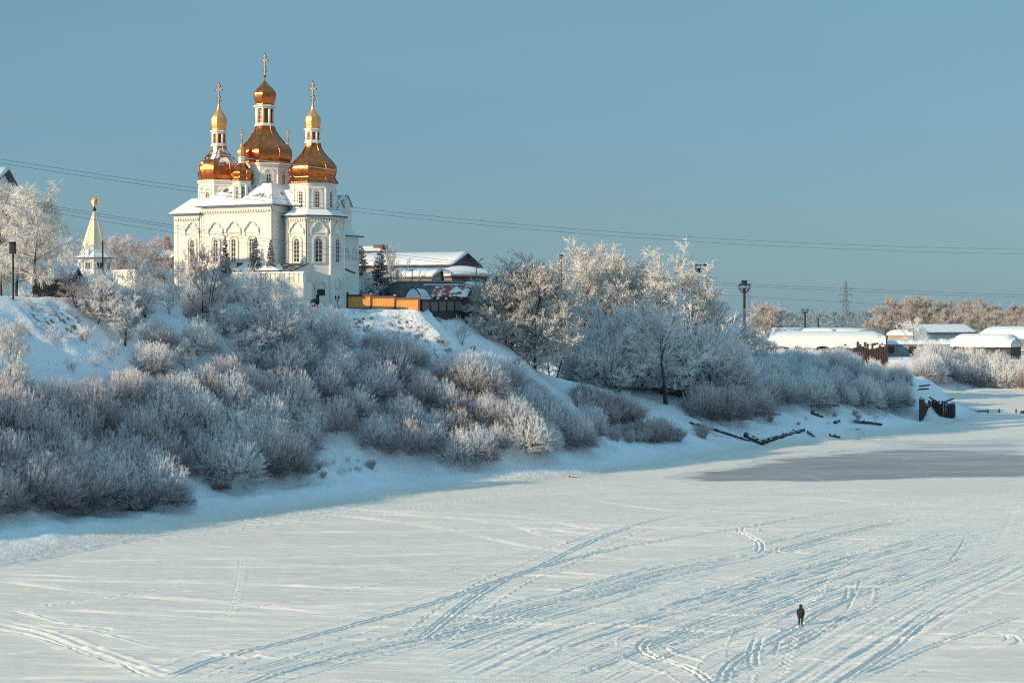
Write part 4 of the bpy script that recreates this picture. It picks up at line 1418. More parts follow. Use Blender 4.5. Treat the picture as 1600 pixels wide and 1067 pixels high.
# ------------------------------------------------------------------ palisade in front of the yard
def fence_run(t, p0, p1, h0, h1, mats, npan, z_local, tag_label=None, posts_end=True):
    d = Vector(p1) - Vector(p0)
    L = d.length; an = math.atan2(d.y, d.x)
    for k in range(npan):
        a = k / npan; b = (k + 1) / npan
        mb = MB()
        z0 = z_local[0] * (1 - a) + z_local[1] * a; z1 = z_local[0] * (1 - b) + z_local[1] * b
        zz = min(z0, z1)
        mb.box2((0.1, -0.05, 0.45), (L / npan - 0.1, 0.05, h0 - 0.35), 0)
        o = mb.build('panel', mats[0], t)
        q = Vector(p0) + d * a
        o.location = (q.x, q.y, zz); o.rotation_euler = (0, 0, an)
        if tag_label: o['label'] = tag_label
        mb = MB()
        mb.box2((0.0, -0.14, h0 - 0.40), (L / npan, 0.14, h0 - 0.02), 0)
        mb.box2((0.0, -0.12, 0.12), (L / npan, 0.12, 0.50), 0)
        mb.box2((0.0, -0.2, -1.0), (L / npan, 0.10, 0.12), 0)
        o = mb.build('rail', mats[1], t)
        o.location = (q.x, q.y, zz); o.rotation_euler = (0, 0, an)
    for k in range(npan + (1 if posts_end else 0)):
        a = k / npan
        q = Vector(p0) + d * a
        mb = MB()
        z0 = z_local[0] * (1 - a) + z_local[1] * a
        mb.box2((-0.16, -0.19, -1.2), (0.16, 0.19, h0 + 0.12), 0)
        mb.box2((-0.2, -0.23, h0 + 0.12), (0.2, 0.23, h0 + 0.2), 1)
        o = mb.build('post', [mats[1], M['snow']], t)
        o.location = (q.x, q.y, z0); o.rotation_euler = (0, 0, an)


A = at(543, 483, 290.5); B = at(655, 490.5, 286.5); C_ = at(733, 489, 314)
fz = A.z
fence = thing('plank_fence', 'brown framed plank fence glowing orange in the sun right of the church', 'fence', (A.x, A.y, fz), 0)
fence_run(fence, (0, 0, 0), (B.x - A.x, B.y - A.y, 0), 2.85, 2.85, (M['planks'], M['brown_frame']), 3, (0, B.z - fz), 'golden planks lit by the sun')
fence2 = thing('grey_fence', 'shaded grey panel fence with dark posts below the red roofed hut', 'fence', (B.x, B.y, B.z), 0)
fence_run(fence2, (0.3, 1.0, 0), (C_.x - B.x, C_.y - B.y, 0), 2.55, 2.55, (M['fence_grey'], M['iron']), 6, (0, C_.z - B.z))


# ------------------------------------------------------------------ buildings in the yard
def gable_building(name, label, loc, rz, L, D, he, hr, mats, over=0.8, snow_th=0.5, gable_mat=None, ridge_off=0.0, windows=(), bury=3, cat='building'):
    """front wall along local x at y = 0; mats: (wall, roof)"""
    t = thing(name, label, cat, loc, rz)
    mb = MB()
    ym = D / 2 + ridge_off
    mb.box2((0, 0, -bury), (L, D, he), 0)
    for x, fl in ((0.0, 1), (L, 0)):
        mb.add([(x, 0, he), (x, D, he), (x, ym, hr)], [(0, 2, 1)] if fl == 0 else [(0, 1, 2)], 1)
    w = mb.build('wall', [mats[0], gable_mat or mats[0]], t)
    mb = MB()
    y0, y1 = -over, D + over
    s0 = (hr - he) / ym
    s1 = (hr - he) / (D - ym)
    za, zb = he - over * s0, he - over * s1
    th = 0.22
    vs = []
    for x in (-over, L + over):
        vs += [(x, y0, za), (x, ym, hr), (x, y1, zb), (x, y1, zb + th), (x, ym, hr + th), (x, y0, za + th)]
    mb.add([(a, b, c + 0.03) for a, b, c in vs], [(0, 1, 7, 6), (1, 2, 8, 7), (2, 3, 9, 8), (3, 4, 10, 9), (4, 5, 11, 10), (5, 0, 6, 11), (5, 4, 1, 0), (4, 3, 2, 1), (6, 7, 10, 11), (7, 8, 9, 10)], 0)
    r = mb.build('roof', mats[1], t)
    if snow_th:
        mb = MB()
        n = 24
        rg = random.Random(name)
        up = [];
        for i in range(n + 1):
            x = -over + (L + 2 * over) * i / n
            e = 0.25 * rg.random(); q = snow_th * (0.85 + 0.3 * rg.random())
            up.append([(x, y0 + e, za + th + e * s0 + 0.04), (x, y0 + e + 0.15, za + th + e * s0 + 0.04 + q), (x, ym, hr + th + 0.04 + q), (x, y1 - e - 0.15, zb + th + e * s1 + 0.04 + q), (x, y1 - e, zb + th + e * s1 + 0.04), (x, ym, hr + th + 0.035)])
        vs = [p for row in up for p in row]
        fs = []
        for i in range(n):
            for j in range(6):
                k2 = (j + 1) % 6
                fs.append((i * 6 + j, i * 6 + k2, i * 6 + 6 + k2, i * 6 + 6 + j))
        for q in (0, n * 6):
            fs += [(q, q + 1, q + 2, q + 5), (q + 5, q + 2, q + 3, q + 4)]
        mb.add(vs, fs, 0, True)
        mb.build('snow_cover', M['snow'], r)
    for (a, z, ww, wh, side) in windows:
        mb = MB()
        f = ((0, 0), R(-90)) if side == 'f' else ((L, 0), 0.0)
        mb.M = place(f, a, z)
        panel(mb, [(-ww / 2, 0), (ww / 2, 0), (ww / 2, wh), (-ww / 2, wh)], 0.03, 0)
        band(mb, [(-ww / 2 - .12, -.0), (-ww / 2 - .12, wh + .12), (ww / 2 + .12, wh + .12), (ww / 2 + .12, 0)], [(-ww / 2, 0), (-ww / 2, wh), (ww / 2, wh), (ww / 2, 0)], -0.02, 0.1, 1)
        mb.box((0, 0.05, wh / 2), (0.08, 0.05, wh), 1)
        mb.build('window', [M['glass'], M['white_paint']], w)
    return t


# long snow-roofed hall whose shaded gable looks right
Dh = 372.0; sh = FPX / Dh
p = at(704, 445, Dh)
hall = gable_building('long_hall', 'long cream hall under a broad snowy roof behind the fence', (p.x, p.y, 27.0), R(-22) + math.pi, 22, 15.5,
                      10.0, 13.2, (M['yellow_brick'], M['eave']), 0.9, 0.35, M['dark_brick']) if False else None
e_ = Vector((math.cos(R(-20)), math.sin(R(-20)), 0))
p0 = Vector((p.x, p.y, 0)) - e_ * 26
gz = lambda y, D: (HORIZON - y) / (FPX / D) + CAM_H
hall = gable_building('long_hall', 'long cream hall under a broad snowy roof behind the fence', (p0.x, p0.y, 26.5), R(-20), 26, 17,
                      gz(414, Dh) - 26.5, gz(395.5, Dh) - 26.5, (M['yellow_brick'], M['eave']), 0.9, 0.30, M['dark_brick'],
                      windows=[(-23, 3, 1.2, 1.6, 'f'), (-20, 3, 1.2, 1.6, 'f'), (-3, 3.0, 1.0, 1.5, 'f')])
# brick annex on the gable side
p = at(704, 445, 366)
t = thing('brick_annex', 'red brick annex with rounded snow roof at the hall gable', 'building', (p.x + 0.3, p.y, 26.5), R(28))
mb = MB(); zz = gz(431, 366) - 26.5
mb.box2((0, 0, -2), (11.5, 8, zz))
mb.build('wall', M['red_brick'], t)
mb = MB()
n = 12; vs = []; fs = []
for i in range(n + 1):
    x = -0.6 + 12.7 * i / n
    hgt = 0.35 + 1.75 * math.sin(math.pi * min(1, (i + 0.8) / (n + 1)) ** 0.8) ** 0.8
    vs += [(x, -0.7, zz), (x, -0.6, zz + 0.35 + hgt * 0.25), (x, 4, zz + hgt + 0.25), (x, 8.6, zz + 0.4), (x, 8.7, zz)]
for i in range(n):
    for j in range(4): fs.append((i * 5 + j, i * 5 + j + 5, i * 5 + j + 6, i * 5 + j + 1))
    fs.append((i * 5 + 4, i * 5 + 9, i * 5 + 5, i * 5))
fs += [(4, 3, 2, 1, 0), tuple(n * 5 + j for j in range(5))]
mb.add(vs, fs, 0, True)
mb.build('snow_cover', M['snow'], t)
mb = MB(); mb.box2((-0.5, -0.6, zz - 0.25), (12, 8.6, zz - 0.004))
mb.build('eave', M['eave'], t)
# lean-to with snow in front of the hall
p = at(650, 440, 356)
t = gable_building('shed', 'shed with a thick curling snow roof in front of the long hall', (p.x - 5.5, p.y + 1.5, 26.5), R(-20), 9.5, 5.5, gz(434, 356) - 26.5, gz(423, 356) - 26.5,
                   (M['yellow_brick'], M['eave']), 0.5, 0.55, None, 2.2)
# grey flat building, wall falling away to the left
p = at(572, 470, 333); q = at(700, 470, 326)
t = thing('concrete_garage', 'low grey concrete block with a sloping parapet behind the plank fence', 'building', (p.x, p.y, 26.5), math.atan2(q.y - p.y, q.x - p.x))
L = math.hypot(q.x - p.x, q.y - p.y)
mb = MB()
za, zb, zc = gz(457, 333) - 26.5, gz(441, 330) - 26.5, gz(441, 326) - 26.5
x1 = L * 0.40
prof = [(0, -3), (L, -3), (L, zc), (x1, zb), (0, za)]
mb.add([(x, 0, z) for x, z in prof] + [(x, 8, z) for x, z in prof], [(0, 1, 2, 3, 4), (9, 8, 7, 6, 5), (1, 6, 7, 2), (2, 7, 8, 3), (3, 8, 9, 4), (4, 9, 5, 0)])
mb.build('wall', M['concrete'], t)
mb = MB()
mb.add([(x, y, z + dz) for dz in (0.02, 0.28) for y in (-0.3, 8.2) for x, z in ((-0.2, za - 0.05), (x1, zb), (L + 0.3, zc))],
       [(0, 1, 4, 3), (1, 2, 5, 4), (6, 9, 10, 7), (7, 10, 11, 8), (0, 6, 7, 1), (1, 7, 8, 2), (3, 4, 10, 9), (4, 5, 11, 10), (0, 3, 9, 6), (2, 8, 11, 5)])
mb.build('roof', [M['grey_roof']], t)
# second roof slab with frosty edges
p = at(665, 452, 318)
t = thing('pump_house', 'small flat grey roofed box between concrete block and red roofed hut', 'building', (p.x, p.y, 26.5), R(-14))
mb = MB(); zz = gz(446, 318) - 26.5
mb.box2((0, 0, -2), (6.3, 4, zz)); mb.build('wall', M['concrete'], t)
mb = MB(); mb.box2((-0.3, -0.3, zz + 0.004), (6.6, 4.3, zz + 0.28)); mb.build('roof', M['snow'], t)
# arched tunnel greenhouse under snow
p = at(629, 462, 306)
t = thing('arched_greenhouse', 'low arched tunnel under snow just behind the plank fence', 'greenhouse', (p.x, p.y, 26.6), R(-15))
mb = MB(); w = 1.9; hh = gz(451, 306) - 26.6
P = [(w * math.cos(a), max(0, math.sin(a)) * (hh - 0.0)) for a in [math.pi * k / 12 for k in range(13)]]
n = len(P)
vs = [(w + x, 0.3, z) for x, z in P] + [(w + x, 6, z) for x, z in P]
mb.add(vs, [(i, i + 1, n + i + 1, n + i) for i in range(n - 1)] + [tuple(reversed(range(n))), tuple(range(n, 2 * n))], 0, False)
mb.build('tunnel', M['snow'], t)
mb = MB(); mb.tube([(w + x * 1.03, 0.25, z * 1.03) for x, z in P], 0.10, 6); mb.build('hoop', M['iron'], t)
# red roofed hut
p = at(677, 470, 312)
hut = gable_building('red_roofed_hut', 'small hut with red metal roof half covered in snow behind the grey fence', (p.x, p.y, 26.6), R(-12), 6.3, 5.4, gz(463, 312) - 26.6, gz(449, 312) - 26.6,
                     (M['dark_brick'], M['red_roof']), 0.35, 0, M['dark_brick'], 0.4)
# snow mound roof behind the hut
p = at(695, 455, 335)
t = thing('snowy_store', 'low store roof heaped with smooth snow behind the red roofed hut', 'building', (p.x, p.y, 26.5), R(-10))
mb = MB(); zz = gz(448, 335) - 26.5
mb.box2((0, 0, -2), (8.5, 5, zz)); mb.build('wall', M['concrete'], t)
mb = MB(); n = 10; vs = []; fs = []
for i in range(n + 1):
    x = -0.4 + 9.3 * i / n; hgt = 1.25 * math.sin(math.pi * (0.08 + 0.84 * i / n)) ** 0.7 * (1.0 - 0.3 * i / n)
    vs += [(x, -0.4, zz), (x, -0.3, zz + hgt * 0.6), (x, 2.5, zz + hgt), (x, 5.4, zz)]
for i in range(n):
    for j in range(3): fs.append((i * 4 + j, i * 4 + j + 4, i * 4 + j + 5, i * 4 + j + 1))
    fs.append((i * 4 + 3, i * 4 + 7, i * 4 + 4, i * 4))
fs += [(3, 2, 1, 0), tuple(n * 4 + j for j in range(4))]
mb.add(vs, fs, 0, True); mb.build('snow_cover', M['snow'], t)
# far block above the spruces
p = at(562, 470, 425)
t = thing('far_block', 'pale block with brick parapet above the spruces right of the church', 'building', (p.x, p.y, 26.5), R(-14))
mb = MB(); zz = gz(394, 425) - 26.5
mb.box2((-4, 0, -2), (6.2, 9, zz), 0); mb.box2((3.2, 1.5, zz + 0.25), (5.6, 6, zz + 1.9), 1)
mb.build('wall', [M['yellow_brick'], M['red_brick']], t)
mb = MB(); frustum(mb, (-4.5, -0.5, 6.7, 9.4), zz + 0.24, (-4, 3, 3.1, 6), zz + 1.6); mb.build('roof', [M['snow'], M['eave']], t)

# left: house with the eave at the picture edge, and the small yellow house among the trees
p = at(3, 460, 262)
t = gable_building('white_house', 'tall pale house showing one snowy eave at the left edge of the photo', (p.x - 16.3, p.y, 27.5), R(4), 15, 10, gz(279, 262) - 27.5, gz(262, 262) - 27.5,
                   (M['plaster'], M['eave']), 1.1, 0.3, windows=[(-2.5, 12, 1.2, 1.8, 'f'), (-2.5, 7, 1.2, 1.8, 'f'), (-2.5, 2.5, 1.2, 1.8, 'f')])
p = at(238, 440, 345)
t = gable_building('yellow_house', 'little yellow house with blue roof and red door left of the church', (p.x, p.y, 27.0), R(-30), 5.2, 6, gz(404, 345) - 27.0, gz(391, 345) - 27.0,
                   (M['yellow_brick'], M['blue_paint']), 0.4, 0.12, windows=[])
mb = MB(); mb.M = place(((0, 0), R(-90)), -2.0, gz(419, 345) - 27.0)
mb.box((0, 0.04, 1.0), (0.9, 0.1, 1.9)); mb.box((0, 0.06, 1.0), (0.25, 0.1, 1.3), 1)
mb.build('door', [M['red_paint'], M['white_paint']], t)
mb = MB(); mb.box((1.5, 3, gz(384, 345) - 27.0), (0.9, 0.9, 3.6)); mb.box((1.5, 3, gz(376.5, 345) - 27.0), (1.1, 1.1, 0.3))
mb.build('chimney', M['red_brick'], t)

# small sheds at the left crest
p = at(78, 440, 252)
t = gable_building('dark_shed', 'dark wooden shed half hidden by frosted twigs on the left crest', (p.x - 2.6, p.y, ground_z(p.x, p.y)), R(-8), 6.0, 4, 2.9, 4.3, (M['iron'], M['eave']), 0.4, 0.3)

# ------------------------------------------------------------------ posts and lamps
def pole(name, label, px, py_top, D, zb=None, r=0.11, cat='pole', group=None):
    p = at(px, py_top, D)
    z0 = zb if zb is not None else ground_z(p.x, D) - 0.1
    t = thing(name, label, cat, (p.x, p.y, z0), 0, group)
    return t, p.z - z0


# signal post on the left crest
t, h = pole('signal_post', 'dark post carrying a dark signal box on the left crest', 20, 378, 236)
mb = MB(); mb.tube([(0, 0, -1), (0, 0, h - 0.4)], 0.15, 8); mb.build('post', M['iron'], t)
mb = MB(); mb.box((0, 0, h - 0.85), (0.85, 0.5, 1.7)); mb.box((0.0, -0.3, h - 0.05), (0.95, 0.7, 0.08)); mb.box((0, -0.27, h - 0.9), (0.6, 0.06, 1.3))
mb.build('signal_box', M['iron'], t)
# post beside the tent tower
t, h = pole('wooden_post', 'thin dark wooden post in front of the tent tower', 160.5, 376, 284)
mb = MB(); mb.tube([(0, 0, -1), (0, 0, h)], [0.17, 0.12], 8); mb.build('post', M['log'], t)
mb = MB(); mb.beam((-0.5, 0, h - 0.5), (0.5, 0, h - 0.5), 0.1, 0.1); mb.build('crossarm', M['log'], t)
# lantern by the apse
p = at(527, 479, 283)
t = thing('lantern_post', 'small black two-lantern post by the shaded side of the apse', 'lamp', (p.x, p.y, p.z - 0.2), R(-20))
mb = MB(); mb.tube([(0, 0, 0), (0, 0, 1.75)], 0.055, 6); mb.box((0, 0, 0.05), (1.0, 0.5, 0.14)); mb.box((0, 0, 0.35), (1.15, 0.06, 0.06))
for s in (-1, 1): mb.tube([(0, 0, 1.1), (s * 0.22, 0, 1.22), (s * 0.3, 0, 1.45)], 0.035, 5)
mb.build('post', M['iron'], t)
for s in (-1, 1):
    mb = MB(); mb.lathe([(1.42, 0.06), (1.5, 0.12), (1.85, 0.17), (1.88, 0.2), (2.05, 0.05), (2.12, 0.02)], 6, 0, s * 0.3, 0)
    mb.build('lantern', M['iron'], t)
# yard lamps
for px, yt, D, lab, arms in ((598.5, 414, 322, 'grey pole left of centre behind the plank fence', 0), (644, 423, 316, 'thin white pole rising over the arched tunnel', 0), (744, 405, 322, 'double armed street lamp before the brick annex', 2)):
    t, h = pole('street_lamp' if arms else 'lamp_pole', lab, px, yt, D, 26.5, cat='lamp' if arms else 'pole')
    mb = MB(); mb.tube([(0, 0, -1), (0, 0, h - (1.2 if arms else 0))], [0.13, 0.09], 8); mb.build('post', M['steel'], t)
    if arms:
        for s in (-1, 1):
            mb = MB(); mb.tube([(0, 0, h - 1.2), (s * 0.7, 0, h - 0.3), (s * 1.15, 0, h)], 0.06, 6); mb.box((s * 1.15, 0, h + 0.02), (0.7, 0.3, 0.14), 0)
            mb.build('lamp_arm', M['steel'], t)
    else:
        mb = MB(); mb.box((0, -0.1, h + 0.06), (0.5, 0.3, 0.14)); mb.build('lamp_head', M['steel'], t)

# floodlight masts
def mast(label, px, yt, D, zb, w, kind, r):
    t, h = pole('floodlight_mast', label, px, yt, D, zb, cat='mast', group='floodlight masts of the port')
    mb = MB(); top = h - (1.6 if kind else 2.6)
    mb.tube([(0, 0, -2), (0, 0, top)], [r, r * 0.8], 10); mb.build('post', M['iron'], t)
    mb = MB()
    n = 10
    ring = [(w * math.cos(2 * math.pi * k / n), w * 0.8 * math.sin(2 * math.pi * k / n)) for k in range(n)]
    for zz in (top, top + 1.0):
        mb.tube([(x, y, zz) for x, y in ring + ring[:1]], 0.09, 5)
    for x, y in ring:
        mb.tube([(x, y, top), (x, y, top + 1.0)], 0.06, 4)
        mb.tube([(0, 0, top - (2.0 if kind == 0 else 1.1)), (x, y, top)], 0.07, 4)
    mb.prism([(x * 0.95, y * 0.95) for x, y in ring], top - 0.06, top + 0.02)
    mb.build('platform', M['iron'], t)
    for x, y in ring[::(2 if kind == 0 else 3)]:
        mb = MB(); mb.box((x * 0.9, y * 0.9, top + 1.05), (0.6, 0.45, 0.55)); mb.build('floodlight', M['iron'], t)
    if kind == 0:
        mb = MB(); mb.box((0, 0, top + 1.6), (1.6, 1.2, 1.3)); mb.box((0, 0, top + 2.3), (1.8, 1.4, 0.12)); mb.build('cabin', M['iron'], t)
        mb = MB()
        for s in (-0.3, 0.3): mb.tube([(r + 0.9 + s, 0, -1), (r + 0.9 + s, 0, top)], 0.045, 4)
        k = 0.5
        while k < top - 0.5:
            mb.tube([(r + 0.6, 0, k), (r + 1.2, 0, k)], 0.04, 4); k += 1.2
        for k2 in (2, 5, 8, 11): mb.tube([(0, 0, k2), (r + 0.9, 0, k2)], 0.05, 4)
        mb.build('ladder', M['iron'], t)
    return t


mast('floodlight mast with wide railed platform rising out of the frosted trees', 1092, 411, 455, 12, 2.2, 1, 0.38)
mast('tall dark floodlight mast with cabin and ladder right of the frosted trees', 1163, 437, 500, 11, 1.75, 0, 0.52)
mast('short distant floodlight mast left of the lattice pylon', 1257.5, 482, 800, 13, 1.7, 1, 0.6)
t, h = pole('distant_post', 'thin distant post between the short mast and the pylon', 1278.5, 498, 800, 13)
mb = MB(); mb.tube([(0, 0, -2), (0, 0, h)], 0.35, 6); mb.box((0, 0, h), (0.9, 0.5, 0.5)); mb.build('post', M['iron'], t)
t, h = pole('loudspeaker_post', 'dark post top with lamp poking out of the frosted trees', 877, 398, 345, 20)
mb = MB(); mb.tube([(0, 0, -2), (0, 0, h - 0.7)], 0.16, 6); mb.build('post', M['iron'], t)
mb = MB(); mb.box((0, 0, h - 0.35), (0.75, 0.5, 0.8)); mb.build('lamp_head', M['steel'], t)
# lattice pylon
D = 1250.0
p = at(1321.5, 439, D)
t = thing('lattice_pylon', 'distant lattice power pylon standing on the plain under the wires', 'pylon', (p.x, p.y, 9.3), R(25))
h = p.z - 9.3
mb = MB()
wf = lambda z: max(0.35, 3.6 * (1 - z / h) ** 1.15 + 0.3)
N = 12
zs = [h * (1 - (1 - k / N) ** 1.3) for k in range(N + 1)]
for k in range(N):
    a, b = wf(zs[k]), wf(zs[k + 1])
    c = [(-1, -1), (1, -1), (1, 1), (-1, 1)]
    for i in range(4):
        j = (i + 1) % 4
        mb.beam((c[i][0] * a, c[i][1] * a, zs[k]), (c[i][0] * b, c[i][1] * b, zs[k + 1]), 0.24, 0.24)
        mb.beam((c[i][0] * a, c[i][1] * a, zs[k]), (c[j][0] * b, c[j][1] * b, zs[k + 1]), 0.13, 0.13)
        mb.beam((c[j][0] * a, c[j][1] * a, zs[k]), (c[i][0] * b, c[i][1] * b, zs[k + 1]), 0.13, 0.13)
mb.build('tower_frame', M['steel'], t)
for f, w in ((0.62, 5.0), (0.74, 6.2), (0.86, 5.0)):
    mb = MB()
    for s in (-1, 1):
        mb.beam((0, 0, h * f), (s * w, 0, h * f + 0.1), 0.28, 0.28); mb.beam((0, 0, h * f + 2.2), (s * w, 0, h * f + 0.15), 0.16, 0.16)
        mb.beam((s * w, 0, h * f), (s * w, 0, h * f - 1.6), 0.25, 0.25)
    mb.build('crossarm', M['steel'], t)

# ------------------------------------------------------------------ wires across the river
LA = Vector((-115.0, 205.0)); RB = Vector((185.0, 420.0))
def wire(label, pts, r, mat, name='power_cable'):
    d = RB - LA
    S = []; Zs = []
    for px, py in pts:
        q = ray(px, py)
        # vertical plane through LA, RB
        den = q.x * d.y - q.y * d.x
        k = (LA.x * d.y - LA.y * d.x) / den
        S.append(((q.x * k - LA.x) * d.x + (q.y * k - LA.y) * d.y) / d.length_squared); Zs.append(CAM_H + q.z * k)
    c = np.polyfit(S, Zs, 3 if len(S) > 4 else 2)
    P = []
    for i in range(61):
        s = -0.02 + 1.10 * i / 60
        P.append((LA.x + d.x * s, LA.y + d.y * s, float(np.polyval(c, s))))
    mb = MB(); mb.tube(P, r, 5)
    setp(mb.build(name, mat), label, 'cable', None)
    return


wire('upper of the paired dark wires crossing before the golden domes', [(0, 250), (160, 272), (300, 293), (560, 326), (800, 350), (1100, 372), (1350, 383), (1600, 390)], 0.028, M['steel'])
wire('lower of the paired dark wires crossing before the golden domes', [(0, 256), (160, 279), (300, 299), (560, 332), (800, 356), (1100, 379), (1350, 390), (1600, 397)], 0.028, M['steel'])
wire('upper of the two low wires crossing the white church wall', [(0, 309), (103, 324), (270, 352), (423, 374), (516, 387), (800, 416), (1100, 440), (1350, 452), (1600, 461)], 0.028, M['steel'])
wire('lowest wire of all, crossing under the tall mast platform', [(0, 318), (103, 335), (258, 361), (423, 388), (560, 405), (800, 432), (1130, 461), (1350, 474), (1600, 483)], 0.026, M['steel'])
wire('second wire of the close pair passing the tall mast', [(0, 312), (103, 328), (270, 356), (423, 378), (516, 391), (800, 420), (1100, 443.5), (1350, 456), (1600, 464.5)], 0.026, M['steel'])
wire('faint highest wire, pale against the blue sky', [(0, 187), (150, 210), (300, 235), (540, 270), (800, 295), (1100, 318), (1350, 330), (1600, 335)], 0.048, M['white_paint'])

# ------------------------------------------------------------------ the port: warehouses on the right terrace
def vault(name, label, p0, p1, depth, z0, he, rise, wall, skirt=0.0, torn=False):
    """long barn with a rounded snow roof; p0 -> p1 is the front edge"""
    p0 = Vector(p0); p1 = Vector(p1); d = p1 - p0; L = d.length
    t = thing(name, label, 'warehouse', (p0.x, p0.y, z0), math.atan2(d.y, d.x))
    mb = MB(); mb.box2((0.3, 0.3, -4), (L - 0.3, depth - 0.3, he)); mb.build('wall', wall, t)
    n = 14; m = 22; vs = []; fs = []
    rg = random.Random(label)
    for i in range(m + 1):
        x = L * i / m
        e = 1 - max(0, abs(2 * i / m - 1) - 0.80) / 0.2
        e = 0.55 + 0.45 * math.sqrt(max(0, e))
        for j in range(n + 1):
            a = math.pi * j / n
            y = depth / 2 - (depth / 2 + 0.6) * math.cos(a)
            z = he + (rise * e) * (math.sin(a) ** 0.72) + 0.12 * rg.random() * math.sin(a)
            if j in (0, n): z = he - skirt * (0.6 + 0.7 * rg.random())
            vs.append((x, y, z))
    for i in range(m):
        for j in range(n):
            q = i * (n + 1) + j
            fs.append((q, q + n + 1, q + n + 2, q + 1))
    fs += [tuple(reversed(range(n + 1))), tuple(m * (n + 1) + j for j in range(n + 1))]
    mb = MB(); mb.add(vs, fs, 0, True); mb.build('snow_cover', M['snow'], t)
    return t


def G(px, py, D):
    p = at(px, py, D); return (p.x, p.y, 0)


def zpx(py, D): return (HORIZON - py) / (FPX / D) + CAM_H


D1, D2 = 520.0, 500.0
zb = zpx(556, 500)
w1 = vault('timber_warehouse', 'snow-roofed warehouse with dark ragged timber wall on the port terrace', G(1195, 540, 503), G(1384, 540, 496), 16, zb, zpx(536, 495) - zb, 3.4, M['old_timber'], 1.4)
rg = random.Random(4)
mb = MB(); L = (Vector(G(1384, 540, 496)) - Vector(G(1195, 540, 503))).length
x = L * 0.62
while x < L + 0.2:
    hh = zpx(533, 490) - zb - 1.2 * rg.random() - (0.9 if x < L * 0.75 else 0)
    mb.box2((x, -0.5 - 0.15 * rg.random(), -4), (x + 0.62, -0.12, hh)); x += 0.72
y = 0.0
while y < 7:
    mb.box2((L + 0.05, y, -4), (L + 0.3 + 0.15 * rg.random(), y + 0.62, zpx(528, 490) - zb - 1.6 * rg.random())); y += 0.7
mb.build('ragged_boarding', M['old_timber'], w1)
vault('rear_warehouse', 'long low snowy roof behind the timber warehouse with arched opening', G(1168, 520, 640), G(1340, 520, 620), 18, 10, zpx(519, 630) - 10, 1.6, M['concrete'], 0.2)
t = vault('arched_hangar', 'arched hangar end peeping over the timber warehouse roof', G(1253, 520, 600), G(1300, 520, 596), 8, 10, zpx(517.5, 600) - 10, 1.1, M['blue_paint'], 0.0)
# run of connected low sheds
p0, p1 = G(1384, 545, 640), G(1500, 545, 636)
t = thing('low_sheds', 'row of low connected sheds with lumpy snow roofs right of the timber warehouse', 'shed', (*p0[:2], 9.5), math.atan2(p1[1] - p0[1], p1[0] - p0[0]))
L = math.dist(p0, p1); z1 = zpx(537, 640) - 9.5
mb = MB(); mb.box2((0, 0, -3), (L, 10, z1)); mb.build('wall', M['concrete'], t)
for k in range(7):
    mb = MB(); x0 = L * k / 7; w = L / 7
    n = 8; P = [(x0 + w * i / n, z1 + 0.15 + (0.35 + 0.3 * rg.random()) * math.sin(math.pi * i / n) ** 0.8 + (1.0 if k < 5 else 1.4)) for i in range(n + 1)]
    vs = [(x, -0.6, z1 - 0.15) for x, z in P] + [(x, 0.8, z1 + (z - z1) * 0.55) for x, z in P] + [(x, 5, z) for x, z in P] + [(x, 10.5, z1) for x, z in P]
    fs = [(r_ * (n + 1) + i, r_ * (n + 1) + i + 1, (r_ + 1) * (n + 1) + i + 1, (r_ + 1) * (n + 1) + i) for r_ in range(3) for i in range(n)]
    fs += [tuple(r_ * (n + 1) for r_ in (3, 2, 1, 0)), tuple(r_ * (n + 1) + n for r_ in range(4))]
    mb.add(vs, fs, 0, True); mb.build('snow_cover', M['snow'], t)
    mb = MB(); mb.box((x0 + w / 2, -0.12, z1 * 0.55), (w * 0.6, 0.16, z1 * 0.5)); mb.build('gate', M['blue_paint'] if k % 2 else M['iron'], t)
vault('snowy_hall', 'long hall with a smooth snow roof at the right end of the low sheds', G(1485, 545, 612), G(1580, 545, 600), 14, 9.5, zpx(541, 606) - 9.5, 4.4, M['iron'], 0.3)
vault('white_mound_hall', 'big rounded snow roof at the right edge behind the snowy hall', G(1528, 530, 720), G(1665, 530, 700), 26, 9.5, zpx(527, 710) - 9.5, 4.6, M['concrete'], 0.6)
vault('sunlit_store', 'small sunlit snow roof before the blue gabled warehouse', G(1386, 530, 760), G(1428, 530, 750), 10, 9.5, zpx(523, 755) - 9.5, 2.2, M['yellow_brick'], 0.2)
p = at(1449, 525, 740)
gable_building('blue_warehouse', 'faded blue gabled warehouse with snowy roof before the far woods', (p.x, p.y, 9.5), R(-68) + math.pi / 2, 26, 16, zpx(520, 740) - 9.5, zpx(509, 740) - 9.5, (M['blue_paint'], M['eave']), 0.6, 0.4, M['blue_paint'], cat='warehouse')
p = at(1492, 525, 800)
gable_building('red_shed', 'dull red shed beside the blue gabled warehouse', (p.x, p.y, 9.5), R(-10), 9, 6, zpx(521, 800) - 9.5, zpx(517, 800) - 9.5, (M['red_paint'], M['red_paint']), 0.3, 0, cat='shed')
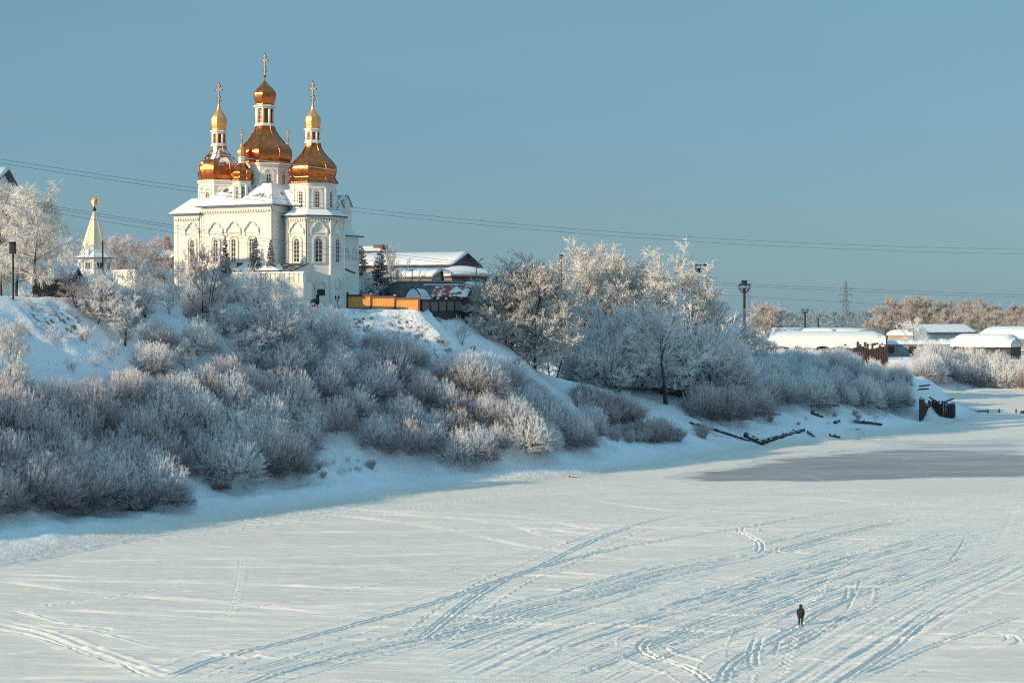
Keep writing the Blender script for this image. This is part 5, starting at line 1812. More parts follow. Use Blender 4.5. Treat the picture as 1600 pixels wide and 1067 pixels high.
# watch tower
D = 650
p = at(1560, 540, D)
t = thing('watch_tower', 'small boxy watch tower with windows at the right edge of the port', 'tower', (p.x, p.y, 9.5), R(-10))
zt0 = zpx(541, D) - 9.5; zt1 = zpx(525, D) - 9.5
mb = MB()
for sx in (-1.2, 1.2):
    for sy in (-1.2, 1.2): mb.beam((sx, sy, -2), (sx, sy, zt0), 0.22, 0.22)
for s in (-1, 1):
    mb.beam((-1.2, s * 1.2, 1), (1.2, s * 1.2, zt0 - 0.3), 0.14, 0.14); mb.beam((1.2, s * 1.2, 1), (-1.2, s * 1.2, zt0 - 0.3), 0.14, 0.14)
mb.build('legs', M['iron'], t)
mb = MB(); mb.box2((-1.5, -1.5, zt0 + 0.003), (1.5, 1.5, zt1)); mb.box2((-1.75, -1.75, zt1 + 0.003), (1.75, 1.75, zt1 + 0.25))
cb = mb.build('cabin', M['iron'], t)
for x in (-0.75, 0.75):
    mb = MB(); mb.box((x, -1.53, zt0 + (zt1 - zt0) * 0.62), (1.0, 0.06, 1.2)); mb.box((x, -1.53, zt0 + (zt1 - zt0) * 0.2), (1.1, 0.06, 0.7)); mb.build('window', M['white_paint'], cb)
# port quay wall
p0, p1 = G(1395, 552, 655), G(1680, 552, 640)
t = thing('quay_wall', 'long low grey quay wall behind the riverside bushes at right', 'wall', (*p0[:2], 8.5), math.atan2(p1[1] - p0[1], p1[0] - p0[0]))
L = math.dist(p0, p1)
mb = MB(); mb.box2((0, 0, -2), (L, 1.2, zpx(547, 648) - 8.5))
for k in range(14): mb.box2((L * k / 14, -0.2, -2), (L * k / 14 + 0.5, -0.003, zpx(547, 648) - 8.6))
mb.build('masonry', M['concrete'], t)
mb = MB(); mb.box2((-0.2, -0.3, zpx(547, 648) - 8.497), (L, 1.4, zpx(547, 648) - 8.2)); mb.build('snow_cap', M['snow'], t)

# ------------------------------------------------------------------ old timber pier on the shore
base = [on_ice(1438, 640, 3.5), on_ice(1452, 640, 2.6), on_ice(1470, 650, 1.2), on_ice(1487, 656, 0.2), on_ice(1492, 655, 0.2)]
pier = thing('timber_pier', 'ruined timber retaining wall of upright piles jutting out of the bank', 'pier', (base[0][0], base[0][1], 0))
P = smooth_poly([(x - base[0][0], y - base[0][1]) for x, y in base], 8)
seg = np.linalg.norm(P[1:] - P[:-1], axis=1); cum = np.concatenate([[0], np.cumsum(seg)])
s = 0.0; k = 0
rg = random.Random(8)
while s < cum[-1]:
    x = float(np.interp(s, cum, P[:, 0])); y = float(np.interp(s, cum, P[:, 1]))
    f = s / cum[-1]
    top = 6.3 * (1 - f) + 4.2 * f + rg.uniform(-0.45, 0.35) - (1.2 if 0.25 < f < 0.6 else 0)
    mb = MB(); r_ = rg.uniform(0.24, 0.33)
    mb.tube([(x, y, -1.5), (x + rg.uniform(-.1, .1), y, top)], [r_, r_ * 0.9], 7)
    mb.tube([(x, y, top + 0.002), (x, y, top + 0.16), (x, y, top + 0.2)], [r_ * 0.95, r_ * 0.8, 0.03], 7, 1)
    if k < 95: mb.build('pile', [M['driftwood'], M['snow']], pier)
    s += r_ * 2.05; k += 1
hx, hy = base[0]
for i, (ax, ay, az, bx, by, bz) in enumerate(((1436, 603, 9.4, 1453, 601, 9.3), (1435, 608, 8.8, 1451, 607, 8.9), (1452, 620, 6.0, 1466, 628, 5.2), (1474, 628, 5.6, 1490, 622, 6.0), (1478, 634, 5.0, 1489, 630, 5.6))):
    a = at(ax, ay, hy + 8); b = at(bx, by, hy + 7)
    mb = MB(); mb.tube([(a.x - hx, a.y - hy, a.z), (b.x - hx, b.y - hy, b.z)], 0.26, 7)
    mb.build('beam', M['log'], pier)
# mooring stumps standing in the bay
for i, (px, py, h, lab) in enumerate(((1543.5, 645, 0.95, 'upright black mooring stump, leftmost of the three on the snowy bay'), (1561, 645, 1.1, 'upright black mooring stump, middle one of the three on the snowy bay'),
                                      (1587.5, 645, 1.1, 'upright black mooring stump, rightmost of the three on the snowy bay'))):
    x, y = on_ice(px, py)
    t = thing('mooring_stump', lab, 'stump', (x, y, 0), 0.4 * i, 'mooring stumps in the bay')
    mb = MB(); mb.tube([(0, 0, -0.4), (0.03, 0, h)], [0.24, 0.18], 7); mb.tube([(0, 0, 0.3), (0.35, 0.05, 0.55)], 0.08, 5); mb.build('post', M['driftwood'], t)
    mb = MB(); mb.lathe([(h + 0.002, 0.18), (h + 0.08, 0.15), (h + 0.12, 0.03)], 7); mb.build('snow_cap', M['snow'], t)
rg = random.Random(12)


def log(label, px0, py0, px1, py1, r, z=0.1, mat=None, stubs=0, ground=True, group=None):
    a = ground_hit(px0, py0) if ground else None
    b = ground_hit(px1, py1) if ground else None
    a = a or (*on_ice(px0, py0), 0.0); b = b or (*on_ice(px1, py1), 0.0)
    a = Vector(a); b = Vector(b)
    t = thing('log', label, 'log', a, 0, group)
    d = b - a; n = 5
    P = [d * (i / n) + Vector((0, 0, z + rg.uniform(-0.05, 0.12))) for i in range(n + 1)]
    mb = MB(); mb.tube(P, [r * (1.1 - 0.35 * i / n) for i in range(n + 1)], 8)
    mb.build('trunk', mat or M['log'], t)
    for k in range(stubs):
        q = d * rg.uniform(0.15, 0.9)
        mb = MB(); mb.tube([q + Vector((0, 0, z)), q + Vector((rg.uniform(-.6, .6), rg.uniform(-.4, .4), rg.uniform(0.5, 1.0)))], [r * 0.5, r * 0.25], 5); mb.build('stub', mat or M['driftwood'], t)
    return t


log('long dark log edge running down the snow above the grey ice', 1078, 661, 1172, 690, 0.30, 0.12, M['driftwood'], 1)
log('thick broken log end where two long logs meet on the shore', 1166, 683, 1192, 696, 0.62, 0.35, M['driftwood'], 0)
log('long log slanting back from the thick log end towards the bank', 1192, 693, 1256, 674, 0.50, 0.3, M['driftwood'], 2)
log('short dark log on the snow above the shore logs', 1268, 648, 1286, 653, 0.26, 0.2, M['driftwood'], 1)
log('forked driftwood log lying along the snow near the sand streak', 1334, 661, 1378, 665, 0.33, 0.3, M['driftwood'], 3)
log('small dark log piece beside the upper sand streak', 1304, 664, 1312, 660, 0.3, 0.3, M['driftwood'], 1)
log('small dark log piece at the lower sand streak', 1297, 681, 1312, 685, 0.36, 0.2, M['driftwood'], 1)
log('small dark debris log just right of the slanting log', 1262, 676, 1272, 684, 0.24, 0.2, M['driftwood'], 1)
log('thin black timber floating on snow left of the mooring stumps', 1509, 643.5, 1542, 643, 0.20, 0.12, M['driftwood'], 3, False)
log('round black log end at the right edge of the bay', 1596, 646, 1606, 645, 0.42, 0.3, M['driftwood'], 0, False)
log('lone dark branch on the ice below the thicket', 889, 745.5, 903, 746, 0.12, 0.12, M['driftwood'], 1, False)

# ------------------------------------------------------------------ hoar-frosted vegetation
class Segs:
    def __init__(self):
        self.a = []; self.b = []; self.ra = []; self.rb = []; self.fa = []; self.fb = []

    def add(self, a, b, ra, rb, fa, fb):
        self.a.append(a); self.b.append(b); self.ra.append(ra); self.rb.append(rb); self.fa.append(fa); self.fb.append(fb)

    def mesh(self, name, mat, sides=3):
        a = np.array(self.a); b = np.array(self.b)
        ra = np.array(self.ra)[:, None]; rb = np.array(self.rb)[:, None]
        d = b - a; d /= np.maximum(np.linalg.norm(d, axis=1), 1e-6)[:, None]
        ref = np.where(np.abs(d[:, 2:3]) < 0.9, np.array([[0, 0, 1.0]]), np.array([[1.0, 0, 0]]))
        p = np.cross(d, ref); p /= np.linalg.norm(p, axis=1)[:, None]
        q = np.cross(d, p)
        n = len(a); rings = []
        for k in range(sides):
            an = 2 * math.pi * k / sides
            o = p * math.cos(an) + q * math.sin(an)
            rings.append((a + o * ra, b + o * rb))
        V = np.stack([r[0] for r in rings] + [r[1] for r in rings], 1).reshape(-1, 3)
        base = (np.arange(n) * 2 * sides)[:, None]
        F = np.concatenate([base + np.array([[k, (k + 1) % sides, sides + (k + 1) % sides, sides + k]]) for k in range(sides)], 0)
        fr = np.stack([np.array(self.fa)] * sides + [np.array(self.fb)] * sides, 1).ravel()
        return np_mesh(name, V, F, mat, {'frost': np.clip(fr, 0, 1)}, smooth=True)


def unit(v):
    n = math.sqrt(v[0] ** 2 + v[1] ** 2 + v[2] ** 2) or 1.0
    return (v[0] / n, v[1] / n, v[2] / n)


def bend(d, rng, ang, up=0.0):
    """random direction about ang radians away from d, with upward bias"""
    r = unit((rng.gauss(0, 1), rng.gauss(0, 1), rng.gauss(0, 1)))
    dot = r[0] * d[0] + r[1] * d[1] + r[2] * d[2]
    t = unit((r[0] - dot * d[0], r[1] - dot * d[1], r[2] - dot * d[2]))
    c, s = math.cos(ang), math.sin(ang)
    return unit((d[0] * c + t[0] * s, d[1] * c + t[1] * s, d[2] * c + t[2] * s + up))


def walk(S, p, d, L, n, r0, r1, f0, f1, rng, wob, up):
    """a wandering limb; returns its points and directions"""
    pts = [(p, d)]
    for i in range(n):
        d = unit((d[0] + rng.gauss(0, wob), d[1] + rng.gauss(0, wob), d[2] + rng.gauss(0, wob) + up))
        q = (p[0] + d[0] * L / n, p[1] + d[1] * L / n, p[2] + d[2] * L / n)
        t0, t1 = i / n, (i + 1) / n
        S.add(p, q, r0 + (r1 - r0) * t0, r0 + (r1 - r0) * t1, f0 + (f1 - f0) * t0, f0 + (f1 - f0) * t1)
        p = q
        pts.append((p, d))
    return pts


def lerp_on(pts, t):
    f = t * (len(pts) - 1); i = min(int(f), len(pts) - 2); u = f - i
    a, b = pts[i][0], pts[i + 1][0]
    return (a[0] + (b[0] - a[0]) * u, a[1] + (b[1] - a[1]) * u, a[2] + (b[2] - a[2]) * u), pts[i + 1][1]


def make_shrub(seed, H, spread, nst, nbr, ntw, twl, rt, up=0.10, low=0.15, frost=1.0):
    """many stems fanning from the ground; returns (stems, twigs)"""
    rng = random.Random(seed)
    A, T = Segs(), Segs()
    for i in range(nst):
        az = rng.uniform(0, 2 * math.pi)
        tilt = spread * math.sqrt(rng.random())
        L = H * rng.uniform(0.72, 1.08) * (1 - 0.22 * (tilt / max(spread, .01)) ** 2)
        r = H * 0.10 * math.sqrt(rng.random())
        p = (r * math.cos(az), r * math.sin(az), -0.3)
        d = (math.sin(tilt) * math.cos(az), math.sin(tilt) * math.sin(az), math.cos(tilt))
        st = walk(A, p, d, L, 6, 0.0085 * H, 0.0035 * H, 0.15, 0.7, rng, 0.10, -0.02)
        for j in range(nbr):
            t = low + (1 - low) * rng.random() ** 0.8
            q, dd = lerp_on(st, t)
            bd = bend(dd, rng, rng.uniform(0.35, 0.95), up)
            bl = L * rng.uniform(0.14, 0.32) * (1.25 - 0.6 * t)
            br = walk(T, q, bd, bl, 3, 0.014, 0.010, 0.4 + 0.3 * t, 0.6 + 0.4 * t, rng, 0.16, up * 0.6)
            for k in range(ntw):
                u = 0.15 + 0.85 * rng.random()
                q2, d2 = lerp_on(br, u)
                td = bend(d2, rng, rng.uniform(0.35, 1.0), up)
                tl = twl * rng.uniform(0.55, 1.25)
                e = (q2[0] + td[0] * tl, q2[1] + td[1] * tl, q2[2] + td[2] * tl)
                hh = min(1.0, e[2] / H)
                f = frost * (0.45 + 0.6 * hh) * rng.uniform(0.7, 1.15)
                T.add(q2, e, rt * 1.15, rt * 0.65, f * 0.75, f)
    return A, T


def make_feather(seed, H, spread, nst, ntw, twl, rt, frost=1.0, low=0.18, nsub=2, curl=0.05, flo=0.25, wide=0.95, wob=0.13):
    """willow thicket bush: a fan of whippy stems, each feathered with fine rimed twigs"""
    rng = random.Random(seed)
    A, T = Segs(), Segs()
    for i in range(nst):
        az = rng.uniform(0, 2 * math.pi)
        tilt = spread * rng.random() ** 0.55
        L = H * rng.uniform(0.60, 1.06) * (1 - 0.15 * (tilt / spread) ** 2)
        r = H * 0.12 * math.sqrt(rng.random())
        az0 = az + rng.uniform(-0.8, 0.8)
        p = (r * math.cos(az0), r * math.sin(az0), -0.3)
        d = (math.sin(tilt * .75) * math.cos(az), math.sin(tilt * .75) * math.sin(az), math.cos(tilt * .75))
        st = walk(A, p, d, L, 7, 0.0055 * H, 0.0022 * H, 0.1, 0.9, rng, wob, 0.02 - curl * 0.5)
        for j in range(ntw):
            t = low + (1 - low) * ((j + rng.random()) / ntw)
            q, dd = lerp_on(st, t)
            td = bend(dd, rng, rng.uniform(0.35, 1.0) * wide, 0.12)
            tl = twl * rng.uniform(0.5, 1.3) * (1.15 - 0.55 * t)
            e = (q[0] + td[0] * tl, q[1] + td[1] * tl, q[2] + td[2] * tl)
            hh = min(1.0, max(0.0, e[2] / (H * 0.9)))
            f = frost * (flo + (1.05 - flo) * hh) * rng.uniform(0.7, 1.15)
            T.add(q, e, rt * 1.1, rt * 0.8, f * 0.8, f)
            for k in range(nsub):
                u = rng.uniform(0.25, 0.85)
                q2 = (q[0] + td[0] * tl * u, q[1] + td[1] * tl * u, q[2] + td[2] * tl * u)
                sd = bend(td, rng, rng.uniform(0.4, 1.0), 0.10)
                sl = tl * rng.uniform(0.4, 0.75)
                T.add(q2, (q2[0] + sd[0] * sl, q2[1] + sd[1] * sl, q2[2] + sd[2] * sl), rt * 0.9, rt * 0.6, f * 0.9, f)
    return A, T


def make_dome(seed, H, wid, nst, ntip, fan, twl, rt, frost=1.0, flo=0.25, lob=0.22, nside=2):
    """rounded thicket bush: stems carry evenly spread rimed tips, each ending in a fine spray"""
    rng = random.Random(seed); rg = np.random.default_rng(seed)
    A, T = Segs(), Segs()
    R0 = wid * H
    lobes = [(unit((rng.gauss(0, 1), rng.gauss(0, 1), abs(rng.gauss(0, .7)))), rng.uniform(0.5, 1.0)) for _ in range(9)]

    def rad(d):
        k = 1.0 - lob
        for u, w in lobes:
            c = u[0] * d[0] + u[1] * d[1] + u[2] * d[2]
            if c > 0.6: k = max(k, 1.0 - lob + lob * 1.3 * w * min(1, (c - 0.6) / 0.3))
        return k
    pts = []
    for i in range(nst):
        az = rng.uniform(0, 2 * math.pi); th = 1.35 * math.sqrt(rng.random())
        g = (math.sin(th) * math.cos(az), math.sin(th) * math.sin(az), math.cos(th))
        k = rad(g) * rng.uniform(0.6, 0.85)
        goal = (g[0] * R0 * k, g[1] * R0 * k, g[2] * H * k + 0.25)
        b0 = (0.10 * H * rng.gauss(0, .7), 0.10 * H * rng.gauss(0, .7), -0.3)
        c1 = (b0[0] * 1.1 + goal[0] * 0.22, b0[1] * 1.1 + goal[1] * 0.22, goal[2] * 0.55)
        p = b0; n = 7
        for q in range(1, n + 1):
            t = q / n
            e = tuple((1 - t) ** 2 * b0[j] + 2 * t * (1 - t) * c1[j] + t * t * goal[j] + rng.gauss(0, 0.05) for j in range(3))
            A.add(p, e, 0.0055 * H * (1.15 - t), 0.0055 * H * (1.05 - t), 0.1 + 0.4 * t, 0.15 + 0.45 * t)
            if t > 0.3: pts.append(e)
            p = e
    SP_ = np.array(pts)
    for i in range(ntip):
        az = rng.uniform(0, 2 * math.pi); z = rng.uniform(-0.12, 1.0)
        s = math.sqrt(max(0, 1 - z * z))
        d = (s * math.cos(az), s * math.sin(az), z)
        k = rad(d) * rng.uniform(0.30, 1.0) ** 0.42 * rng.uniform(0.93, 1.06)
        tip = (d[0] * R0 * k, d[1] * R0 * k, max(0.15, d[2] * H * k + 0.2))
        want = np.array([tip[0] * 0.72, tip[1] * 0.72, tip[2] * 0.72 - 0.15 * H])
        o = SP_[int(np.argmin(((SP_ - want) ** 2).sum(1)))]
        m = (o[0] * 0.45 + tip[0] * 0.55 + rng.gauss(0, .06), o[1] * 0.45 + tip[1] * 0.55 + rng.gauss(0, .06), o[2] * 0.52 + tip[2] * 0.48)
        hh = min(1.0, max(0.0, tip[2] / (H * 0.85)))
        f = frost * (flo + (1.05 - flo) * hh) * rng.uniform(0.72, 1.15)
        T.add(tuple(o), m, rt * 1.1, rt, f * 0.5, f * 0.7)
        T.add(m, tip, rt, rt * 0.9, f * 0.7, f)
        td = unit((tip[0] - m[0], tip[1] - m[1], tip[2] - m[2] + 0.1))
        for q in range(fan):
            sd = bend(td, rng, rng.uniform(0.1, 0.95), 0.12)
            l = twl * rng.uniform(0.5, 1.25)
            T.add(tip, (tip[0] + sd[0] * l, tip[1] + sd[1] * l, tip[2] + sd[2] * l), rt * 0.9, rt * 0.55, f, f * 1.05)
        for q in range(nside):
            u = rng.uniform(0.1, 0.9)
            b = (m[0] + (tip[0] - m[0]) * u, m[1] + (tip[1] - m[1]) * u, m[2] + (tip[2] - m[2]) * u)
            sd = bend(td, rng, rng.uniform(0.4, 1.2), 0.10)
            l = twl * rng.uniform(0.5, 1.1)
            T.add(b, (b[0] + sd[0] * l, b[1] + sd[1] * l, b[2] + sd[2] * l), rt * 0.9, rt * 0.6, f * 0.85, f)
    return A, T


def make_tree(seed, H, cr, cb, nl, nb, nt, twl, rt, trunk=0.16, droop=0.0, stems=1, up=0.05, clump=0.0, spreadang=0.9, frost=1.0):
    """trunk(s) > limbs > branches > twigs. cr crown radius, cb height where the crown begins"""
    rng = random.Random(seed)
    A, T = Segs(), Segs()
    for s in range(stems):
        az = rng.uniform(0, 6.28)
        tilt = 0.04 if stems == 1 else rng.uniform(0.08, 0.30)
        d = unit((math.sin(tilt) * math.cos(az), math.sin(tilt) * math.sin(az), math.cos(tilt)))
        hs = H * (0.88 if stems == 1 else rng.uniform(0.70, 0.92))
        rr = trunk if stems == 1 else trunk * rng.uniform(0.6, 0.85)
        tr = walk(A, (0.25 * (stems > 1) * math.cos(az), 0.25 * (stems > 1) * math.sin(az), -0.6), d, hs + 0.6, 9, rr, rr * 0.16, 0.0, 0.25, rng, 0.045, 0.02)
        n = max(3, nl // stems)
        for i in range(n):
            t = cb / H + (0.97 - cb / H) * ((i + rng.random()) / n)
            q, dd = lerp_on(tr, t)
            a = i * 2.399 + rng.uniform(-0.5, 0.5)
            tt = (t - cb / H) / (1 - cb / H)
            prof = math.sin(math.pi * min(1, 0.22 + 0.74 * tt)) ** 0.6
            el = 0.15 + spreadang * tt + rng.uniform(-0.15, 0.2)
            ld = unit((math.cos(a) * math.cos(el), math.sin(a) * math.cos(el), math.sin(el)))
            L = cr * prof * rng.uniform(0.72, 1.15) / max(0.45, math.cos(el) ** 0.5)
            lb = walk(A, q, ld, L, 5, rr * (0.42 - 0.25 * tt), 0.018, 0.1, 0.6, rng, 0.13, 0.05 - droop * 0.12)
            for j in range(nb):
                u = 0.18 + 0.82 * rng.random() ** 0.75
                q1, d1 = lerp_on(lb, u)
                bd = bend(d1, rng, rng.uniform(0.4, 1.1), up - droop * 0.5)
                bl = L * rng.uniform(0.20, 0.42) * (1.15 - 0.5 * u)
                br = walk(T, q1, bd, bl, 3, 0.024, 0.012, 0.45, 0.85, rng, 0.18, up - droop * 0.45)
                cf = rng.uniform(0.65, 1.1)
                for k in range(nt):
                    u2 = 0.12 + 0.88 * rng.random()
                    q2, d2 = lerp_on(br, u2)
                    td = bend(d2, rng, rng.uniform(0.3, 1.1), up - droop * 0.9)
                    tl = twl * rng.uniform(0.5, 1.3) * (1 + 0.6 * droop)
                    e = (q2[0] + td[0] * tl, q2[1] + td[1] * tl, q2[2] + td[2] * tl)
                    f = frost * cf * rng.uniform(0.65, 1.1)
                    T.add(q2, e, rt * 1.1, rt * 0.7, f * 0.8, f)
                    if clump and rng.random() < clump:      # rime-coated leaf bunches left on the twig
                        for m_ in range(2):
                            l2 = bend(td, rng, rng.uniform(0.5, 1.3), -0.1)
                            w = rng.uniform(0.14, 0.26)
                            T.add(e, (e[0] + l2[0] * w, e[1] + l2[1] * w, e[2] + l2[2] * w), 0.035, 0.05, f * 0.7, f)
    return A, T


def make_spruce(seed, H, R0):
    rng = random.Random(seed)
    A, T = Segs(), Segs()
    walk(A, (0, 0, -0.5), (0, 0, 1), H + 0.5, 6, 0.17, 0.02, 0.0, 0.2, rng, 0.01, 0.2)
    z = H * 0.06
    while z < H * 0.985:
        f = 1 - z / H
        nb = int(7 + 9 * f)
        for i in range(nb):
            a = rng.uniform(0, 6.28)
            L = R0 * (f ** 0.85) * rng.uniform(0.75, 1.12) + 0.15
            d = unit((math.cos(a), math.sin(a), 0.05 - 0.35 * f))
            br = walk(T, (0, 0, z + rng.uniform(-.15, .15)), d, L, 4, 0.035, 0.02, 0.1, 0.4, rng, 0.06, 0.07)
            for k in range(int(8 + 22 * f)):
                u = 0.12 + 0.88 * rng.random()
                q, dd = lerp_on(br, u)
                td = bend(dd, rng, rng.uniform(0.4, 1.1), -0.22)
                tl = (0.22 + 0.5 * f) * rng.uniform(0.5, 1.1)
                T.add(q, (q[0] + td[0] * tl, q[1] + td[1] * tl, q[2] + td[2] * tl), 0.055, 0.02, 0.0 + 0.25 * rng.random(), 0.25 + 0.45 * rng.random() * u)
        z += H * 0.042
    return A, T


# --- prototypes: mesh pairs
PRO = {}


def proto(key, st, mat, part_names=('stems', 'twigs'), bark=None):
    A, T = st
    PRO[key] = (A.mesh(part_names[0], bark or mat), T.mesh(part_names[1], mat), part_names)


for i in range(4):
    proto('willow%d' % i, make_dome(100 + i, 5.0, (0.62, 0.72, 0.55, 0.66)[i], 46, (1150, 1300, 1000, 900)[i], 5, 0.36, 0.0135, (1.0, 0.9, 1.0, 0.82)[i], 0.2), M['frost_dim'])
for i in range(3):
    proto('brown%d' % i, make_dome(120 + i, 5.0, (0.70, 0.60, 0.66)[i], 50, (1200, 1100, 850)[i], 5, 0.38, 0.0125, (0.88, 0.78, 0.95)[i], 0.14), M['frost_brown'])
for i in range(3):
    proto('hoar%d' % i, make_dome(140 + i, 5.0, (0.55, 0.65, 0.45)[i], 34, (850, 950, 650)[i], 5, 0.36, 0.017, 1.1, 0.4, 0.3), M['frost'])
for i in range(2):
    proto('reed%d' % i, make_shrub(160 + i, 3.0, 0.38, 60, 5, 5, 0.40, 0.012, 0.25, 0.35, 0.6), M['frost_brown'])
for i in range(2):
    proto('sapling%d' % i, make_shrub(170 + i, 3.0, 0.5, 9, 7, 6, 0.32, 0.014, 0.12, 0.3, 0.8), M['frost_dim'])
TP = ('trunk', 'crown')
proto('birch0', make_tree(200, 16.0, 6.0, 3.0, 40, 15, 15, 0.75, 0.020, 0.30, 0.40, 2, 0.02), M['frost_cream'], TP, M['bark'])
proto('birch1', make_tree(201, 12.0, 4.2, 2.4, 32, 13, 14, 0.70, 0.020, 0.20, 0.35, 1, 0.02), M['frost_cream'], TP, M['bark'])
proto('open0', make_tree(210, 13.0, 5.2, 3.4, 30, 12, 13, 0.60, 0.019, 0.27, 0.0, 3, 0.12, frost=0.55), M['frost_brown'], TP, M['driftwood'])
proto('open1', make_tree(211, 10.0, 5.0, 2.4, 24, 12, 14, 0.55, 0.021, 0.18, 0.05, 2, 0.08), M['frost'], TP, M['bark'])
proto('round0', make_tree(220, 14.0, 6.2, 2.2, 42, 17, 15, 0.55, 0.024, 0.24, 0.10, 2, 0.05, 0.08), M['frost_cream'], TP, M['bark'])
proto('round1', make_tree(221, 14.0, 5.4, 2.6, 40, 16, 15, 0.60, 0.024, 0.24, 0.0, 1, 0.10, 0.06), M['frost_cream'], TP, M['bark'])
proto('oak0', make_tree(222, 11.0, 5.4, 0.9, 46, 14, 14, 0.45, 0.022, 0.22, 0.05, 1, 0.05, 0.28), M['frost_warm'], TP, M['bark'])
proto('spruce0', make_spruce(230, 9.0, 2.5), M['spruce'], TP, M['bark'])
proto('spruce1', make_spruce(231, 9.0, 2.0), M['spruce'], TP, M['bark'])
for i in range(3):
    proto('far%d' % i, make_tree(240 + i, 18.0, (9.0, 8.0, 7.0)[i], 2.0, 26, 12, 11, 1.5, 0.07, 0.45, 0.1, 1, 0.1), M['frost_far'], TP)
proto('haze0', make_tree(250, 18.0, 9.0, 2.0, 20, 9, 9, 1.8, 0.10, 0.5, 0.05, 1, 0.1), M['frost_haze_tint'], TP)
PH = {}
for k_, (a_, b_, n_) in PRO.items():        # real height of every prototype, spikes ignored
    co = np.empty(len(b_.vertices) * 3, dtype=np.float32); b_.vertices.foreach_get('co', co)
    PH[k_] = 0.5 * float(np.percentile(co[2::3], 99.6) + co[2::3].max())


def ph(key):
    return PH[key]


ROOTS = {}
NAME = {'willow': 'willow_shrub', 'brown': 'willow_shrub', 'hoar': 'frosted_shrub', 'reed': 'reed_clump', 'sapling': 'sapling', 'birch': 'birch_tree', 'open': 'bare_tree', 'round': 'frosted_tree',
        'oak': 'oak_tree', 'dusk': 'frosted_tree', 'spruce': 'spruce_tree', 'far': 'frosted_tree', 'haze': 'frosted_tree'}
CAT = {'willow': 'shrub', 'brown': 'shrub', 'hoar': 'shrub', 'reed': 'reeds', 'sapling': 'sapling'}
vr = random.Random(77)


def plant(key, loc, h, label, group=None, rz=None, wide=1.0):
    kind = key.rstrip('0123456789')
    s = h / ph(key)
    rz = vr.uniform(0, 6.28) if rz is None else rz
    sc = (s * wide, s * wide, s)
    if key in ROOTS:
        r = dup(ROOTS[key], loc, rz, sc, label)
        if 'group' in r and not group: del r['group']
        if group: r['group'] = group
        r['category'] = CAT.get(kind, 'tree')
        return r
    r = thing(NAME[kind], label, CAT.get(kind, 'tree'), loc, rz, group)
    a, b, nm = PRO[key]
    new_obj(nm[0], a, r); new_obj(nm[1], b, r)
    r.scale = sc
    ROOTS[key] = r
    return r


def plant_px(key, px, py_base, py_top, label, group=None, D=None, wide=1.0, dz=0.0):
    """stand it where the line of sight to its foot meets the ground (or at a surveyed distance D)"""
    if D is None:
        h = ground_hit(px, py_base)
        if h is None: return
        x, y, z = h
    else:
        p = at(px, py_base, D); x, y = p.x, p.y; z = ground_z(x, y)
    top = at(px, py_top, y).z
    return plant(key, (x, y, z + dz), max(1.0, top - z - dz), label, group, None, wide)


def proj(x, y, z):
    f = y * CP - (z - CAM_H) * SP
    u = y * SP + (z - CAM_H) * CP
    return 800 + x / f * FPX, 533.5 - u / f * FPX


def in_poly(px, py, poly):
    c = False; j = len(poly) - 1
    for i in range(len(poly)):
        (xi, yi), (xj, yj) = poly[i], poly[j]
        if (yi > py) != (yj > py) and px < (xj - xi) * (py - yi) / (yj - yi) + xi: c = not c
        j = i
    return c


PLACED = []


def thicket(poly, keys, hlo, hhi, gap, label, group, seed, D0=120, D1=700, limit=400, wide=(0.95, 1.25)):
    rg = random.Random(seed)
    # candidate points in the world, kept where they fall inside the surveyed outline
    n = 0
    xs_ = [q[0] for q in poly]; ys_ = [q[1] for q in poly]
    lo, hi = [-95, D0], [230, D1]
    for pas in range(2):
        pts = np.random.default_rng(seed + pas).uniform(lo, hi, (9000, 2))
        Z = height(pts[:, 0], pts[:, 1])
        f_ = pts[:, 1] * CP - (Z - CAM_H) * SP
        PX = 800 + pts[:, 0] / f_ * FPX; PY = 533.5 - (pts[:, 1] * SP + (Z - CAM_H) * CP) / f_ * FPX
        ok = (Z > 0.2) & (PX > max(-60, min(xs_))) & (PX < min(1660, max(xs_))) & (PY > min(ys_)) & (PY < max(ys_))
        if pas == 0:
            q = pts[ok]
            lo = q.min(axis=0) - 4; hi = q.max(axis=0) + 4
    for i in np.where(ok)[0]:
        x, y = float(pts[i, 0]), float(pts[i, 1]); z = float(Z[i])
        if not in_poly(PX[i], PY[i], poly): continue
        if any((x - a) ** 2 + (y - b) ** 2 < gap * gap for a, b in PLACED): continue
        if not in_sight(x, y, z): continue
        PLACED.append((x, y))
        h = rg.uniform(hlo, hhi)
        plant(rg.choice(keys), (x, y, z - 0.1), h, label, group, None, rg.uniform(*wide))
        n += 1
        if n >= limit: break
    return n


W = ['willow0', 'willow1', 'willow2', 'willow3']; B2 = ['brown0', 'brown1', 'brown2']; HO = ['hoar0', 'hoar1', 'hoar2']
counts = {}
# --- trees and shrubs one can tell apart
plant_px('birch0', 52, 470, 284, 'big drooping frosted birch with bare trunk on the left crest', D=244)
plant_px('birch1', 2, 470, 281, 'frosted birch at the very left edge beside the signal post', D=250, wide=1.2)
plant_px('birch1', 26, 470, 330, 'smaller frosted birch just behind the dark signal post', D=252, wide=1.3)
plant_px('open1', 112, 470, 366, 'white frosted bush-like tree just left of the tent tower', D=268, wide=0.9)
plant_px('open0', 192, 470, 366, 'grey frosted tree directly right of the tent tower', D=322, wide=1.0)
plant_px('open0', 222, 470, 372, 'grey frosted tree before the little yellow house', D=315, wide=1.0)
plant_px('open0', 262, 470, 361, 'dark bare tree touching the left corner of the church', D=338, wide=0.8)
proto('dusk0', make_tree(215, 11.0, 5.0, 1.6, 38, 13, 13, 0.55, 0.020, 0.20, 0.0, 2, 0.08), M['frost_brown'], TP, M['bark'])
